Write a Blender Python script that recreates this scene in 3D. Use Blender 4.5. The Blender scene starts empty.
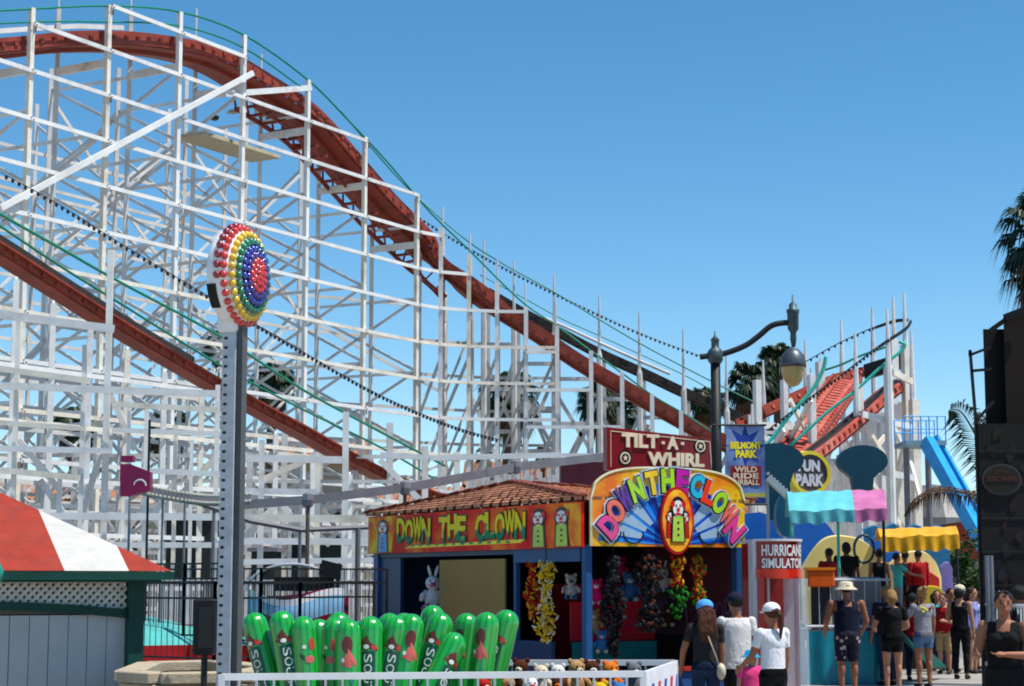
import bpy, math, random
import numpy as np
from mathutils import Vector, Matrix
random.seed(7)
S = bpy.context.scene
COL = S.collection
# ---------------------------------------------------------------- camera
FPX = 1900.0; CAMH = 1.78; HOR = 582.0
PITCH = math.atan((HOR-343)/FPX)
cam_d = bpy.data.cameras.new('camera'); cam = bpy.data.objects.new('camera', cam_d); COL.objects.link(cam)
cam.location = (0, 0, CAMH); cam.rotation_euler = (math.pi/2+PITCH, 0, 0)
cam_d.sensor_width = 36; cam_d.lens = FPX/1024*36; cam_d.clip_end = 3000; cam_d.clip_start = 0.1
S.camera = cam
CP, SP = math.cos(PITCH), math.sin(PITCH)
def ray(px, py):
    a = (px-512)/FPX; b = (343-py)/FPX
    return Vector((a, CP-b*SP, SP+b*CP))
def P(px, py, Y):
    r = ray(px, py); r = r*(Y/r.y); return Vector((r.x, r.y, r.z+CAMH))
def rp(px, py, p0, d):
    "pixel ray meets the vertical plane through plan point p0 along plan direction d"
    r = ray(px, py); n = (d[1], -d[0])
    t = (p0[0]*n[0]+p0[1]*n[1])/(r.x*n[0]+r.y*n[1])
    return Vector((r.x*t, r.y*t, r.z*t+CAMH))
def interp(x, tab):
    if x <= tab[0][0]: return tab[0][1]
    for (a, b), (c, d) in zip(tab, tab[1:]):
        if x <= c: return b+(d-b)*(x-a)/(c-a)
    return tab[-1][1]
# ---------------------------------------------------------------- materials
MATS = {}
def mat(name, col, rough=0.6, metal=0.0, var=0.12, scale=3.0, bump=0.0, dirt=None, dirt_amt=0.35, spec=0.28, coat=0.0, emit=None, alpha=None):
    if name in MATS: return MATS[name]
    m = bpy.data.materials.new(name); m.use_nodes = True; nt = m.node_tree; N = nt.nodes; L = nt.links
    b = N['Principled BSDF']
    b.inputs['Roughness'].default_value = rough; b.inputs['Metallic'].default_value = metal
    b.inputs['Specular IOR Level'].default_value = spec
    if coat: b.inputs['Coat Weight'].default_value = coat; b.inputs['Coat Roughness'].default_value = 0.1
    tc = N.new('ShaderNodeTexCoord'); n1 = N.new('ShaderNodeTexNoise'); n1.inputs['Scale'].default_value = scale
    n1.inputs['Detail'].default_value = 5; n1.inputs['Roughness'].default_value = 0.65
    L.new(tc.outputs['Object'], n1.inputs['Vector'])
    mx = N.new('ShaderNodeMix'); mx.data_type = 'RGBA'
    c = Vector([max(0.0, x)**1.22 for x in col[:3]]); c = c*(max(col[:3])/max(max(c), 1e-6))**(0.25 if max(col[:3]) < .6 else 1)
    lo = tuple(max(0, x*(1-var)) for x in c)+(1,); hi = tuple(min(1, x*(1+var)) for x in c)+(1,)
    mx.inputs[6].default_value = lo; mx.inputs[7].default_value = hi
    rmp = N.new('ShaderNodeMapRange'); rmp.inputs[1].default_value = 0.35; rmp.inputs[2].default_value = 0.65
    L.new(n1.outputs['Fac'], rmp.inputs[0]); L.new(rmp.outputs[0], mx.inputs[0])
    out = mx.outputs[2]
    if dirt:
        n2 = N.new('ShaderNodeTexNoise'); n2.inputs['Scale'].default_value = scale*0.45; n2.inputs['Detail'].default_value = 8; n2.inputs['Roughness'].default_value = 0.75
        L.new(tc.outputs['Object'], n2.inputs['Vector'])
        r2 = N.new('ShaderNodeMapRange'); r2.inputs[1].default_value = 0.5; r2.inputs[2].default_value = 0.72; r2.inputs[4].default_value = dirt_amt
        L.new(n2.outputs['Fac'], r2.inputs[0])
        m2 = N.new('ShaderNodeMix'); m2.data_type = 'RGBA'; m2.inputs[7].default_value = tuple(dirt)+(1,)
        L.new(out, m2.inputs[6]); L.new(r2.outputs[0], m2.inputs[0]); out = m2.outputs[2]
    L.new(out, b.inputs['Base Color'])
    rr = N.new('ShaderNodeMapRange'); rr.inputs[3].default_value = max(0, rough-0.08); rr.inputs[4].default_value = min(1, rough+0.08)
    L.new(n1.outputs['Fac'], rr.inputs[0]); L.new(rr.outputs[0], b.inputs['Roughness'])
    if bump:
        n3 = N.new('ShaderNodeTexNoise'); n3.inputs['Scale'].default_value = scale*8; n3.inputs['Detail'].default_value = 4
        L.new(tc.outputs['Object'], n3.inputs['Vector'])
        bp = N.new('ShaderNodeBump'); bp.inputs['Strength'].default_value = bump; bp.inputs['Distance'].default_value = 0.02
        L.new(n3.outputs['Fac'], bp.inputs['Height']); L.new(bp.outputs[0], b.inputs['Normal'])
    if alpha is not None:
        b.inputs['Alpha'].default_value = alpha
    if emit: b.inputs['Emission Color'].default_value = tuple(col[:3])+(1,); b.inputs['Emission Strength'].default_value = emit
    MATS[name] = m; return m
def srgb(r, g, b):
    f = lambda c: (c/255/12.92) if c/255 <= 0.04045 else ((c/255+0.055)/1.055)**2.4
    return (f(r), f(g), f(b))
WHITE = mat('weathered_white_paint', (0.72, 0.72, 0.7), 0.55, var=0.07, scale=1.2, dirt=(0.36, 0.32, 0.27), dirt_amt=0.5, bump=0.15)
WHITEB = mat('chalky_white_paint', (0.68, 0.68, 0.68), 0.6, var=0.1, scale=2.5, dirt=(0.3, 0.24, 0.18), dirt_amt=0.6, bump=0.2)
WHITEC = mat('yellowed_white_paint', (0.74, 0.7, 0.62), 0.6, var=0.1, scale=1.8, dirt=(0.3, 0.2, 0.12), dirt_amt=0.65, bump=0.2)
WHITE2 = mat('old_shaded_white_paint', (0.6, 0.59, 0.57), 0.65, var=0.12, scale=1.0, dirt=(0.3, 0.27, 0.23), dirt_amt=0.6, bump=0.15)  # greyer white with the rear timbers' shade put into its colour; fences share it
REDWOOD = mat('red_oxide_paint', (0.31, 0.07, 0.042), 0.5, var=0.25, scale=2.0, dirt=(0.16, 0.05, 0.04), dirt_amt=0.6, bump=0.2)
REDFADE = mat('faded_red_paint', (0.5, 0.12, 0.08), 0.6, var=0.22, scale=2.0, dirt=(0.5, 0.34, 0.28), dirt_amt=0.5, bump=0.2)
BLACKWOOD = mat('dark_creosote_wood', (0.055, 0.045, 0.04), 0.6, var=0.3, scale=3, bump=0.2)
GREENRAIL = mat('green_rail_paint', (0.015, 0.26, 0.17), 0.4, var=0.1)
AQUARAIL = mat('aqua_rail_paint', (0.08, 0.52, 0.42), 0.4, var=0.1)
STEEL = mat('galvanised_steel', (0.5, 0.52, 0.55), 0.4, 0.15, var=0.15, scale=6)
GREYPAINT = mat('grey_painted_steel', (0.22, 0.215, 0.235), 0.5, var=0.15, scale=2, dirt=(0.12, 0.1, 0.09))
RUST = mat('rusty_pole_steel', (0.2, 0.14, 0.11), 0.7, var=0.3, scale=4)
BLACK = mat('black_paint', (0.012, 0.012, 0.014), 0.45, var=0.2)
DARKIRON = mat('dark_iron', (0.03, 0.032, 0.036), 0.5, var=0.2)
# ---------------------------------------------------------------- mesh builder
class MB:
    def __init__(s): s.v = []; s.f = []; s.m = []; s.cur = 0
    def add(s, vs, fs, mi=None):
        o = len(s.v); s.v += [tuple(v) for v in vs]; s.f += [tuple(i+o for i in f) for f in fs]
        s.m += [s.cur if mi is None else mi]*len(fs); return s
    def box(s, c, sz, M=None):
        c = Vector(c); hx, hy, hz = sz[0]/2, sz[1]/2, sz[2]/2
        vs = [Vector((x, y, z)) for x in (-hx, hx) for y in (-hy, hy) for z in (-hz, hz)]
        if M is not None: vs = [M @ v for v in vs]
        vs = [v+c for v in vs]
        return s.add(vs, [(0,1,3,2),(4,6,7,5),(0,4,5,1),(2,3,7,6),(0,2,6,4),(1,5,7,3)])
    def beam(s, a, b, w, h, up=(0, 0, 1)):
        "w across, h along up"
        a = Vector(a); b = Vector(b); d = (b-a)
        if d.length < 1e-6: return s
        d.normalize(); up = Vector(up)
        x = d.cross(up)
        if x.length < 1e-3: up = Vector((0, 1, 0)); x = d.cross(up)
        x.normalize(); u = x.cross(d)
        vs = []
        for p in (a, b):
            for sx, su in ((-1,-1),(1,-1),(1,1),(-1,1)): vs.append(p+x*(sx*w/2)+u*(su*h/2))
        return s.add(vs, [(3,2,1,0),(4,5,6,7),(0,1,5,4),(1,2,6,5),(2,3,7,6),(3,0,4,7)])
    def post(s, x, y, z0, z1, w, d, ang=0):
        M = Matrix.Rotation(ang, 3, 'Z'); return s.box((x, y, (z0+z1)/2), (w, d, z1-z0), M)
    def tube(s, pts, r, n=8, cap=True):
        pts = [Vector(p) for p in pts]; k = len(pts)
        rs = r if isinstance(r, (list, tuple)) else [r]*k
        vs = []; prev = None
        for i, p in enumerate(pts):
            t = (pts[min(i+1, k-1)]-pts[max(i-1, 0)]).normalized()
            if prev is None:
                a = Vector((0, 0, 1)) if abs(t.z) < 0.9 else Vector((1, 0, 0)); x = t.cross(a).normalized()
            else:
                x = (prev - t*prev.dot(t)).normalized()
            prev = x; y = t.cross(x)
            for j in range(n):
                q = 2*math.pi*j/n; vs.append(p+(x*math.cos(q)+y*math.sin(q))*rs[i])
        fs = [(i*n+j, i*n+(j+1)%n, (i+1)*n+(j+1)%n, (i+1)*n+j) for i in range(k-1) for j in range(n)]
        if cap: fs += [tuple(reversed(range(n))), tuple(range((k-1)*n, k*n))]
        return s.add(vs, fs)
    def lathe(s, prof, c=(0, 0, 0), n=16, M=None):
        vs = []
        for r, z in prof:
            for j in range(n):
                q = 2*math.pi*j/n; v = Vector((r*math.cos(q), r*math.sin(q), z))
                if M is not None: v = M @ v
                vs.append(v+Vector(c))
        k = len(prof)
        fs = [(i*n+j, i*n+(j+1)%n, (i+1)*n+(j+1)%n, (i+1)*n+j) for i in range(k-1) for j in range(n)]
        fs += [tuple(reversed(range(n))), tuple(range((k-1)*n, k*n))]
        return s.add(vs, fs)
    def ell(s, c, r, n=10, k=6, M=None):
        if not isinstance(r, (list, tuple, Vector)): r = (r, r, r)
        c = Vector(c); vs = [(0, 0, -1)]
        for i in range(1, k):
            a = math.pi*i/k-math.pi/2
            for j in range(n):
                q = 2*math.pi*j/n; vs.append((math.cos(a)*math.cos(q), math.cos(a)*math.sin(q), math.sin(a)))
        vs.append((0, 0, 1))
        out = []
        for v in vs:
            w = Vector((v[0]*r[0], v[1]*r[1], v[2]*r[2]))
            if M is not None: w = M @ w
            out.append(w+c)
        fs = [(0, 1+(j+1)%n, 1+j) for j in range(n)]
        for i in range(k-2):
            for j in range(n):
                fs.append((1+i*n+j, 1+i*n+(j+1)%n, 1+(i+1)*n+(j+1)%n, 1+(i+1)*n+j))
        l = len(vs)-1; b = 1+(k-2)*n
        fs += [(l, b+j, b+(j+1)%n) for j in range(n)]
        return s.add(out, fs)
    def prism(s, poly, fr, t0, t1):
        "poly of (u,v) in frame fr, extruded from t0 to t1 along the frame's normal"
        n = len(poly)
        vs = [fr(u, v, t0) for u, v in poly]+[fr(u, v, t1) for u, v in poly]
        fs = [tuple(reversed(range(n))), tuple(range(n, 2*n))]+[(i, (i+1)%n, n+(i+1)%n, n+i) for i in range(n)]
        return s.add(vs, fs)
    def grid(s, f, nu, nv):
        vs = [f(i/nu, j/nv) for j in range(nv+1) for i in range(nu+1)]
        fs = [(j*(nu+1)+i, j*(nu+1)+i+1, (j+1)*(nu+1)+i+1, (j+1)*(nu+1)+i) for j in range(nv) for i in range(nu)]
        return s.add(vs, fs)
    def build(s, name, m, parent=None, smooth=False, local=False, bevel=0):
        me = bpy.data.meshes.new(name)
        off = Vector((0, 0, 0))
        if parent is not None and not local:
            off = Vector(parent.get('_b', (0, 0, 0)))
        me.from_pydata([tuple(Vector(v)-off) for v in s.v], [], s.f)
        ms = m if isinstance(m, (list, tuple)) else [m]
        for q in ms: me.materials.append(q)
        if len(ms) > 1: me.polygons.foreach_set('material_index', s.m)
        if smooth: me.polygons.foreach_set('use_smooth', [True]*len(me.polygons))
        me.validate(); me.update()
        o = bpy.data.objects.new(name, me); COL.objects.link(o)
        if parent is not None:
            o.parent = parent; o['_b'] = parent.get('_b', (0, 0, 0))
        if bevel:
            b = o.modifiers.new('bevel', 'BEVEL'); b.width = bevel; b.segments = 1; b.limit_method = 'ANGLE'
        return o
def tag(o, label=None, cat=None, group=None, kind=None):
    if label: o['label'] = label
    if cat: o['category'] = cat
    if group: o['group'] = group
    if kind: o['kind'] = kind
    return o
def thing(name, base, label, cat, group=None, rz=0):
    o = bpy.data.objects.new(name, None); COL.objects.link(o); o.location = base; o.rotation_euler = (0, 0, rz)
    o.empty_display_size = 0.1
    o['_b'] = tuple(base); return tag(o, label, cat, group)
def solo(mb, name, m, label, cat, group=None, base=None, **kw):
    "a thing that is one mesh, with its origin at its base"
    if base is None:
        a = np.array(mb.v); base = (float(a[:, 0].mean()), float(a[:, 1].mean()), float(a[:, 2].min()))
    mb.v = [tuple(Vector(v)-Vector(base)) for v in mb.v]
    o = mb.build(name, m, **kw); o.location = base; return tag(o, label, cat, group)
def copy_tree(o, parent=None):
    c = o.copy(); COL.objects.link(c); c.parent = parent
    for ch in [x for x in list(COL.objects) if x.parent == o]: copy_tree(ch, c)
    return c
class Fr:
    "a frame: origin, u axis (plan direction), v = up, w = outward normal"
    def __init__(s, o, u, up=(0, 0, 1)):
        s.o = Vector(o); s.u = Vector(u).normalized(); s.v = Vector(up).normalized(); s.w = s.u.cross(s.v).normalized()
    def __call__(s, u, v, w=0): return s.o+s.u*u+s.v*v+s.w*w
    def shift(s, u, v, w=0): f = Fr(s.o, s.u, s.v); f.o = s(u, v, w); return f
def catmull(pts, n=6):
    pts = [Vector(p) for p in pts]; q = [pts[0]*2-pts[1]]+pts+[pts[-1]*2-pts[-2]]; out = []
    for i in range(1, len(q)-2):
        for k in range(n):
            t = k/n; a, b, c, d = q[i-1:i+3]
            out.append(0.5*((2*b)+(c-a)*t+(2*a-5*b+4*c-d)*t*t+(3*b-a-3*c+d)*t**3))
    out.append(pts[-1]); return out
# ---------------------------------------------------------------- lettering
_tx = {}
def text_geo(s, off=0.02):
    k = (s, off)
    if k in _tx: return _tx[k]
    cu = bpy.data.curves.new('t', 'FONT'); cu.body = s; cu.size = 1; cu.offset = off; cu.resolution_u = 3; cu.extrude = 0.5
    o = bpy.data.objects.new('t', cu); COL.objects.link(o)
    dg = bpy.context.evaluated_depsgraph_get(); dg.update()
    me = bpy.data.meshes.new_from_object(o.evaluated_get(dg))
    v = np.array([tuple(q.co) for q in me.vertices]); f = [tuple(p.vertices) for p in me.polygons]
    bpy.data.objects.remove(o); bpy.data.curves.remove(cu); bpy.data.meshes.remove(me)
    lo = v.min(0); hi = v.max(0); v = (v-lo)/(hi-lo); _tx[k] = (v, f); return _tx[k]
def letters(mb, s, fr, u0, v0, u1, v1, w0=0.0, w1=0.012, off=0.02, rot=0.0, mi=None, warp=None):
    v, f = text_geo(s, off); cu, cv = (u0+u1)/2, (v0+v1)/2; out = []; c, sn = math.cos(rot), math.sin(rot)
    for x, y, z in v:
        a = (x-0.5)*(u1-u0); b = (y-0.5)*(v1-v0); a, b = a*c-b*sn, a*sn+b*c
        if warp: out.append(warp(cu+a, cv+b, w0+z*(w1-w0)))
        else: out.append(fr(cu+a, cv+b, w0+z*(w1-w0)))
    mb.add(out, f, mi)
# ---------------------------------------------------------------- world and sun
SUN_EL, SUN_AZ = 66.0, 108.0        # azimuth measured clockwise from +Y
W = bpy.data.worlds.new('World'); S.world = W; W.use_nodes = True
nt = W.node_tree; sky = nt.nodes.new('ShaderNodeTexSky'); sky.sky_type = 'NISHITA'; sky.sun_disc = False
sky.sun_elevation = math.radians(SUN_EL); sky.sun_rotation = math.radians(SUN_AZ)
sky.air_density = 0.75; sky.dust_density = 0.1; sky.ozone_density = 1.6; sky.altitude = 0
hs = nt.nodes.new('ShaderNodeHueSaturation'); hs.inputs['Saturation'].default_value = 1.3; hs.inputs['Hue'].default_value = 0.489; hs.inputs['Value'].default_value = 1.0
nt.links.new(sky.outputs[0], hs.inputs['Color']); nt.links.new(hs.outputs[0], nt.nodes['Background'].inputs[0]); nt.nodes['Background'].inputs[1].default_value = 0.132
ld = bpy.data.lights.new('sun', 'SUN'); ld.energy = 5.0; ld.angle = math.radians(0.5); ld.color = (1, 0.95, 0.88)
lo = bpy.data.objects.new('sun', ld); COL.objects.link(lo)
az, el = math.radians(SUN_AZ), math.radians(SUN_EL)
sv = Vector((math.sin(az)*math.cos(el), math.cos(az)*math.cos(el), math.sin(el)))
lo.rotation_euler = sv.to_track_quat('Z', 'Y').to_euler(); lo.location = (0, 0, 40)
S.view_settings.view_transform = 'Standard'; S.view_settings.look = 'None'; S.view_settings.gamma = 1; S.view_settings.exposure = 0.28
S.render.engine = 'CYCLES'
S.cycles.max_bounces = 6
S.cycles.filter_width = 1.9
# ---------------------------------------------------------------- ground
CONC = mat('concrete_paving', (0.36, 0.34, 0.31), 0.85, var=0.12, scale=0.7, dirt=(0.2, 0.19, 0.18), dirt_amt=0.5, bump=0.2)
g = MB(); g.grid(lambda u, v: Vector((-700+1400*u, -60+1500*v, 0)), 8, 8)
o = g.build('ground', CONC); o['kind'] = 'structure'
# expansion joints of the paving
# ================================================================ the wooden roller coaster
CD = Vector((0.5, 0.866, 0)); CN = Vector((-0.866, 0.5, 0))       # along the long wall, and away behind it
C0 = (-13.9, 55.0)
coaster = thing('roller_coaster', (-8, 60, 0), 'huge white wooden roller coaster with red track behind the game booths', 'roller coaster')
POOL = {}
def pz(a, b):
    m = (Vector(a)+Vector(b))/2; return 1.0/max(5, m.y)
def part(kind, mb_fn, size, m, extra=None): POOL.setdefault(kind, []).append((size, mb_fn, m))
def on_screen(a, b):
    for p in (a, (Vector(a)+Vector(b))/2, b):
        p = Vector(p)
        if -0.3 < p.x/max(p.y, 1) < 0.3: return True
    return False
def P_post(x, y, z1, w=0.2, d=0.16, ang=0.0, m=WHITE, z0=0, kind='post'):
    if not on_screen((x, y, z0), (x, y, z1)) or z1 <= z0: return
    part(kind, lambda mb: mb.post(x, y, z0, z1, w, d, ang), (z1-z0)*w/y, m)
def P_beam(kind, a, b, w, h, m=WHITE, up=(0, 0, 1)):
    a = Vector(a); b = Vector(b)
    if not on_screen(a, b): return
    part(kind, lambda mb: mb.beam(a, b, w, h, up), (a-b).length*max(w, h)/((a.y+b.y)/2), m)
def P_poly(kind, pts, w, h, m=WHITE):
    pts = [Vector(p) for p in pts]
    def f(mb):
        for a, b in zip(pts, pts[1:]): mb.beam(a, b, w, h)
    part(kind, f, sum((a-b).length for a, b in zip(pts, pts[1:]))*h/pts[0].y, m)
# top pixel of each front post
TOPS = [(-45, 14), (32, 8), (109, 5), (180, 12), (244, 35), (308, 80), (365, 137), (417, 198)]
TOPS2 = [(441, 228), (469, 255), (497, 282), (526, 307), (557, 326), (591, 351), (622, 372), (652, 394), (681, 411)]
W1 = [rp(a, b, C0, (CD.x, CD.y)) for a, b in TOPS]
yy = [73.6, 74.2, 74.5, 74.6, 74.6, 74.6, 74.6, 74.6, 74.6]
W1 += [P(a, b, y) for (a, b), y in zip(TOPS2, yy)]
T1Y = [(0, 47), (60, 41), (130, 43), (200, 56), (250, 82), (300, 116), (340, 160), (380, 205), (420, 243), (460, 280), (500, 310), (540, 335), (580, 362), (620, 385), (660, 408), (700, 430)]
for i, p in enumerate(W1):
    ang = math.atan2(CD.y, CD.x) if i < 8 else 0.0
    P_post(p.x, p.y, p.z, 0.165, 0.14, ang)
L1 = rp(33, 25, C0, (CD.x, CD.y)).z; STEP = 1.43
BOLTS = []
levels = [L1+STEP-k*STEP for k in range(14)]
for k, z in enumerate(levels):
    if z < 0.4: continue
    run = [p for p in W1[:13] if p.z > z-0.15]
    run = [p for p in run if not (p.z > z+9.5 and k > 20)]
    if k == 0: run = W1[2:5]
    if len(run) < 2: continue
    off = CN*-0.13
    pts = [Vector((p.x, p.y, z))+(off if i < 8 else Vector((0, -0.13, 0))) for i, p in enumerate(W1) if any(p is q for q in run)]
    P_poly('ledger', pts, 0.06, 0.125)
    for q in pts:
        if random.random() < .75: BOLTS.append(q)
# second row behind the track, third and fourth deeper in the frame
def rowpt(p, i, d):
    return Vector((p.x, p.y, 0))+(CN*d if i < 8 else Vector((0, d, 0)))
def proj(p):
    p = Vector(p)-Vector((0, 0, CAMH)); f = p.y*CP+p.z*SP; u = p.z*CP-p.y*SP
    return 512+FPX*p.x/f, 343-FPX*u/f
def ztop(q, drop):
    "height at plan point q that stays `drop` pixels under the hill track"
    px = proj((q.x, q.y, 8))[0]; return P(px, interp(px, T1Y)+drop, q.y).z
R2 = []; R3 = []; R4 = []
for i, p in enumerate(W1[:13]):
    q = rowpt(p, i, 2.1); R2.append(q); P_post(q.x, q.y, p.z+0.25, 0.13, 0.12, 0.5, WHITE2); P_post(q.x, q.y, p.z+1.25, 0.05, 0.05, 0.5, WHITE2, z0=p.z+.25, kind='lamp_spike')
for i, p in enumerate(W1[:13]):
    q = rowpt(p, i, 5.6); q.z = ztop(q, 26); R3.append(q); P_post(q.x, q.y, q.z, 0.14, 0.13, 0.5, WHITE2)
for i, p in enumerate(W1[:13]):
    if i >= 8: continue
    q = rowpt(p, i, 9.5); q.z = ztop(q, 60); R4.append(q); P_post(q.x, q.y, q.z, 0.14, 0.13, 0.5, WHITE2)
for R, name in ((R3, 'rear_ledger'), (R4, 'rear_ledger')):
    for z in [L1-STEP*k-0.6 for k in range(1, 13)]:
        pts = [Vector((q.x, q.y, z)) for q in R if q.z > z]
        if len(pts) > 1 and z > 0.5: P_poly(name, pts, 0.05, 0.12, WHITE2)
for i, p in enumerate(W1[:13]):
    q2, q3, q4 = R2[i], R3[i], R4[min(i, 7)]
    z = 1.2; k = 0
    while z < p.z-0.8:
        # sway braces between the rows, in the plane of each bent
        if z+2.9 < q3.z+1.2 and z+2.9 < p.z-1.5:
            a, b = (p, q3) if k % 2 == 0 else (q3, p)
            P_beam('sway_brace', (a.x, a.y, z), (b.x, b.y, z+2.86), 0.05, 0.1, WHITE2)
            P_beam('sway_brace', (b.x, b.y, z+0.05), (a.x, a.y, z+2.9), 0.05, 0.1, WHITE2)
        if i < 8 and z+2.9 < q4.z:
            P_beam('sway_brace', (q3.x, q3.y, z), (q4.x, q4.y, z+2.86), 0.05, 0.1, WHITE2); P_beam('sway_brace', (q4.x, q4.y, z), (q3.x, q3.y, z+2.86), 0.05, 0.1, WHITE2)
        if z < q3.z: P_beam('girt', (p.x, p.y, z), (q3.x, q3.y, z), 0.05, 0.11, WHITE)
        z += 2.86; k += 1
    # short ledger carrying the track
    if i < 13:
        zt = p.z-1.55
        P_beam('track_cap', (p.x, p.y, zt-0.3), (q2.x, q2.y, zt-0.3), 0.12, 0.25, WHITE)
for i in range(len(R3)-1):
    a, b = R3[i], R3[i+1]; z = 1.0
    while z+2.9 < min(a.z, b.z):
        if (int(z*10)+i) % 2: P_beam('bay_brace', (a.x, a.y, z), (b.x, b.y, z+2.86), 0.05, 0.1, WHITE2)
        else: P_beam('bay_brace', (a.x, a.y, z+2.86), (b.x, b.y, z), 0.05, 0.13, WHITE2)
        z += 2.86
for i in range(len(R4)-1):
    a, b = R4[i], R4[i+1]; z = 2.0
    while z+2.9 < min(a.z, b.z):
        P_beam('bay_brace', (a.x, a.y, z), (b.x, b.y, z+2.86), 0.05, 0.1, WHITE2)
        z += 2.86
bl = MB()
for q in BOLTS:
    f = CN*-0.05 if q.y < 73 else Vector((0, -.05, 0))
    for dx, dz in ((-.04, .03), (.05, -.03)): bl.box(q+f+CD*dx+Vector((0, 0, dz)), (.035, .03, .035))
    if random.random() < .35: bl.box(q+f+Vector((0, 0, -.12-random.random()*.1)), (.05, .02, .16))
bl.build('bolts_and_rust', RUST, coaster)['kind'] = 'stuff'
# the long diagonal timber across the face of the wall
FD = CN*-0.26
P_beam('long_brace', rp(-6, 209, C0, (CD.x, CD.y))+FD, rp(247, 74, C0, (CD.x, CD.y))+FD, 0.08, 0.18, WHITE)
P_beam('long_brace', rp(232, 93, C0, (CD.x, CD.y))+CN*0.3, rp(310, 88, C0, (CD.x, CD.y))+FD*0.2, 0.08, 0.2, WHITE)
# inspection deck under the crest
dk = MB(); A = [rp(214, 128, C0, (CD.x, CD.y)), rp(290, 133, C0, (CD.x, CD.y))]
for a, b in ((A[0], A[1]),):
    z = (a.z+b.z)/2-0.4
    v = [Vector((a.x, a.y, z))+CN*0.4, Vector((b.x, b.y, z))+CN*0.4, Vector((b.x, b.y, z))+CN*1.7, Vector((a.x, a.y, z))+CN*1.7]
    dk.add(v+[q-Vector((0, 0, 0.12)) for q in v], [(0,1,2,3), (7,6,5,4), (0,4,5,1), (1,5,6,2), (2,6,7,3), (3,7,4,0)])
dk.build('deck', mat('beige_plywood', (0.5, 0.45, 0.33), 0.8), coaster)
# ---- track builder
def track(name, pts, width, m_side, m_tie, m_rail, bank=0.0, side_h=0.34, tie=0.55, nsub=8, parent=coaster, deck=None, ties_w=0.14):
    c = catmull(pts, nsub)
    sides = {-1: MB(), 1: MB()}; ties = MB(); rails = {-1: MB(), 1: MB()}; acc = 0
    fr = []
    for i, p in enumerate(c):
        t = (c[min(i+1, len(c)-1)]-c[max(i-1, 0)]).normalized()
        bk = bank if not callable(bank) else bank(i/(len(c)-1))
        x = t.cross(Vector((0, 0, 1))).normalized(); u = x.cross(t)
        x, u = x*math.cos(bk)+u*math.sin(bk), u*math.cos(bk)-x*math.sin(bk)
        fr.append((p, t, x, u))
    for (p, t, x, u), (p2, t2, x2, u2) in zip(fr, fr[1:]):
        for s in (-1, 1):
            e = width/2*s
            vs = []
            for (q, xx, uu) in ((p, x, u), (p2, x2, u2)):
                for dx, du in ((-0.05, -side_h/2), (0.05, -side_h/2), (0.05, side_h/2), (-0.05, side_h/2)): vs.append(q+xx*(e+dx)+uu*du)
            sides[s].add(vs, [(3,2,1,0),(4,5,6,7),(0,1,5,4),(1,2,6,5),(2,3,7,6),(3,0,4,7)])
            for g_ in (0.55,):
                a = p+x*(width*0.5*g_*s)+u*0.12; b = p2+x2*(width*0.5*g_*s)+u2*0.12
                rails[s].beam(a, b, 0.16, 0.1, u)
        L_ = (p2-p).length; acc += L_
        while acc > tie:
            acc -= tie; q = p2-t*acc
            ties.beam(q-x*(width/2+0.1), q+x*(width/2+0.1), ties_w, 0.14, u)
    s_ = bpy.data.objects.new(name, None); COL.objects.link(s_); s_.parent = parent; s_['_b'] = parent['_b']; s_.empty_display_size = .1
    for s in (-1, 1): sides[s].build('side_board', m_side, s_); rails[s].build('rail', m_rail, s_)
    ties.build('crossties', m_tie, s_)
    return s_, fr
def underplank(fr, w, m, parent, dz=-0.2, name='under_planks'):
    mb = MB()
    for (p, t, x, u), (p2, t2, x2, u2) in zip(fr, fr[1:]):
        vs = []
        for q, xx, uu in ((p, x, u), (p2, x2, u2)):
            for dx, du in ((-w/2, dz-0.04), (w/2, dz-0.04), (w/2, dz), (-w/2, dz)): vs.append(q+xx*dx+uu*du)
        mb.add(vs, [(3,2,1,0),(4,5,6,7),(0,1,5,4),(1,2,6,5),(2,3,7,6),(3,0,4,7)])
    return mb.build(name, m, parent)
def plan_off(px, py, off):
    if px <= 420: q = rp(px, py, (C0[0]+CN.x*off, C0[1]+CN.y*off), (CD.x, CD.y)); return q
    return P(px, py, interp(px, [(420, 73.2), (441, 73.7), (469, 74.3), (500, 74.6)])+off)
T1pts = [plan_off(a, b, 1.1) for a, b in [(-60, 52)]+T1Y+[(740, 450)]]
t1, fr1 = track('hill_track', T1pts, 1.6, REDWOOD, REDWOOD, BLACKWOOD, side_h=0.4)
underplank(fr1, 1.45, REDWOOD, t1)
# plank walkway on the outer side of the hill track
wk = MB()
for (p, t, x, u), (p2, t2, x2, u2) in zip(fr1, fr1[1:]):
    wk.beam(p+x*-0.98+u*0.1, p2+x2*-0.98+u2*0.1, 0.3, 0.05, u)
wk.build('walkway_planks', REDFADE, t1)
wk = MB()
for (p, t, x, u), (p2, t2, x2, u2) in zip(fr1, fr1[1:]): wk.beam(p+u*-0.25, p2+u2*-0.25, 0.3, 0.22, u)
wk.build('centre_beam', REDWOOD, t1)
def rail(name, pix, r, m, Yf=None, parent=None, n=6, spline=True):
    pts = [Yf(a, b) for a, b in pix]
    if spline: pts = catmull(pts, n)
    mb = MB(); mb.tube(pts, r, 6); return mb.build(name, m, parent or coaster, smooth=True)
wf = lambda off: (lambda a, b: plan_off(a, b, off))
rail('handrail', [(-40, 13), (32, 9), (109, 6), (180, 12), (244, 35), (308, 80), (350, 122), (390, 165), (430, 212), (469, 250), (520, 300), (557, 326), (591, 351), (622, 373), (652, 395), (681, 412), (712, 432)], 0.035, GREENRAIL, wf(-0.02), t1)
rail('handrail', [(-40, 26), (32, 22), (109, 22), (180, 26), (244, 48), (308, 92)], 0.03, GREENRAIL, wf(-0.02), t1)
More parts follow.
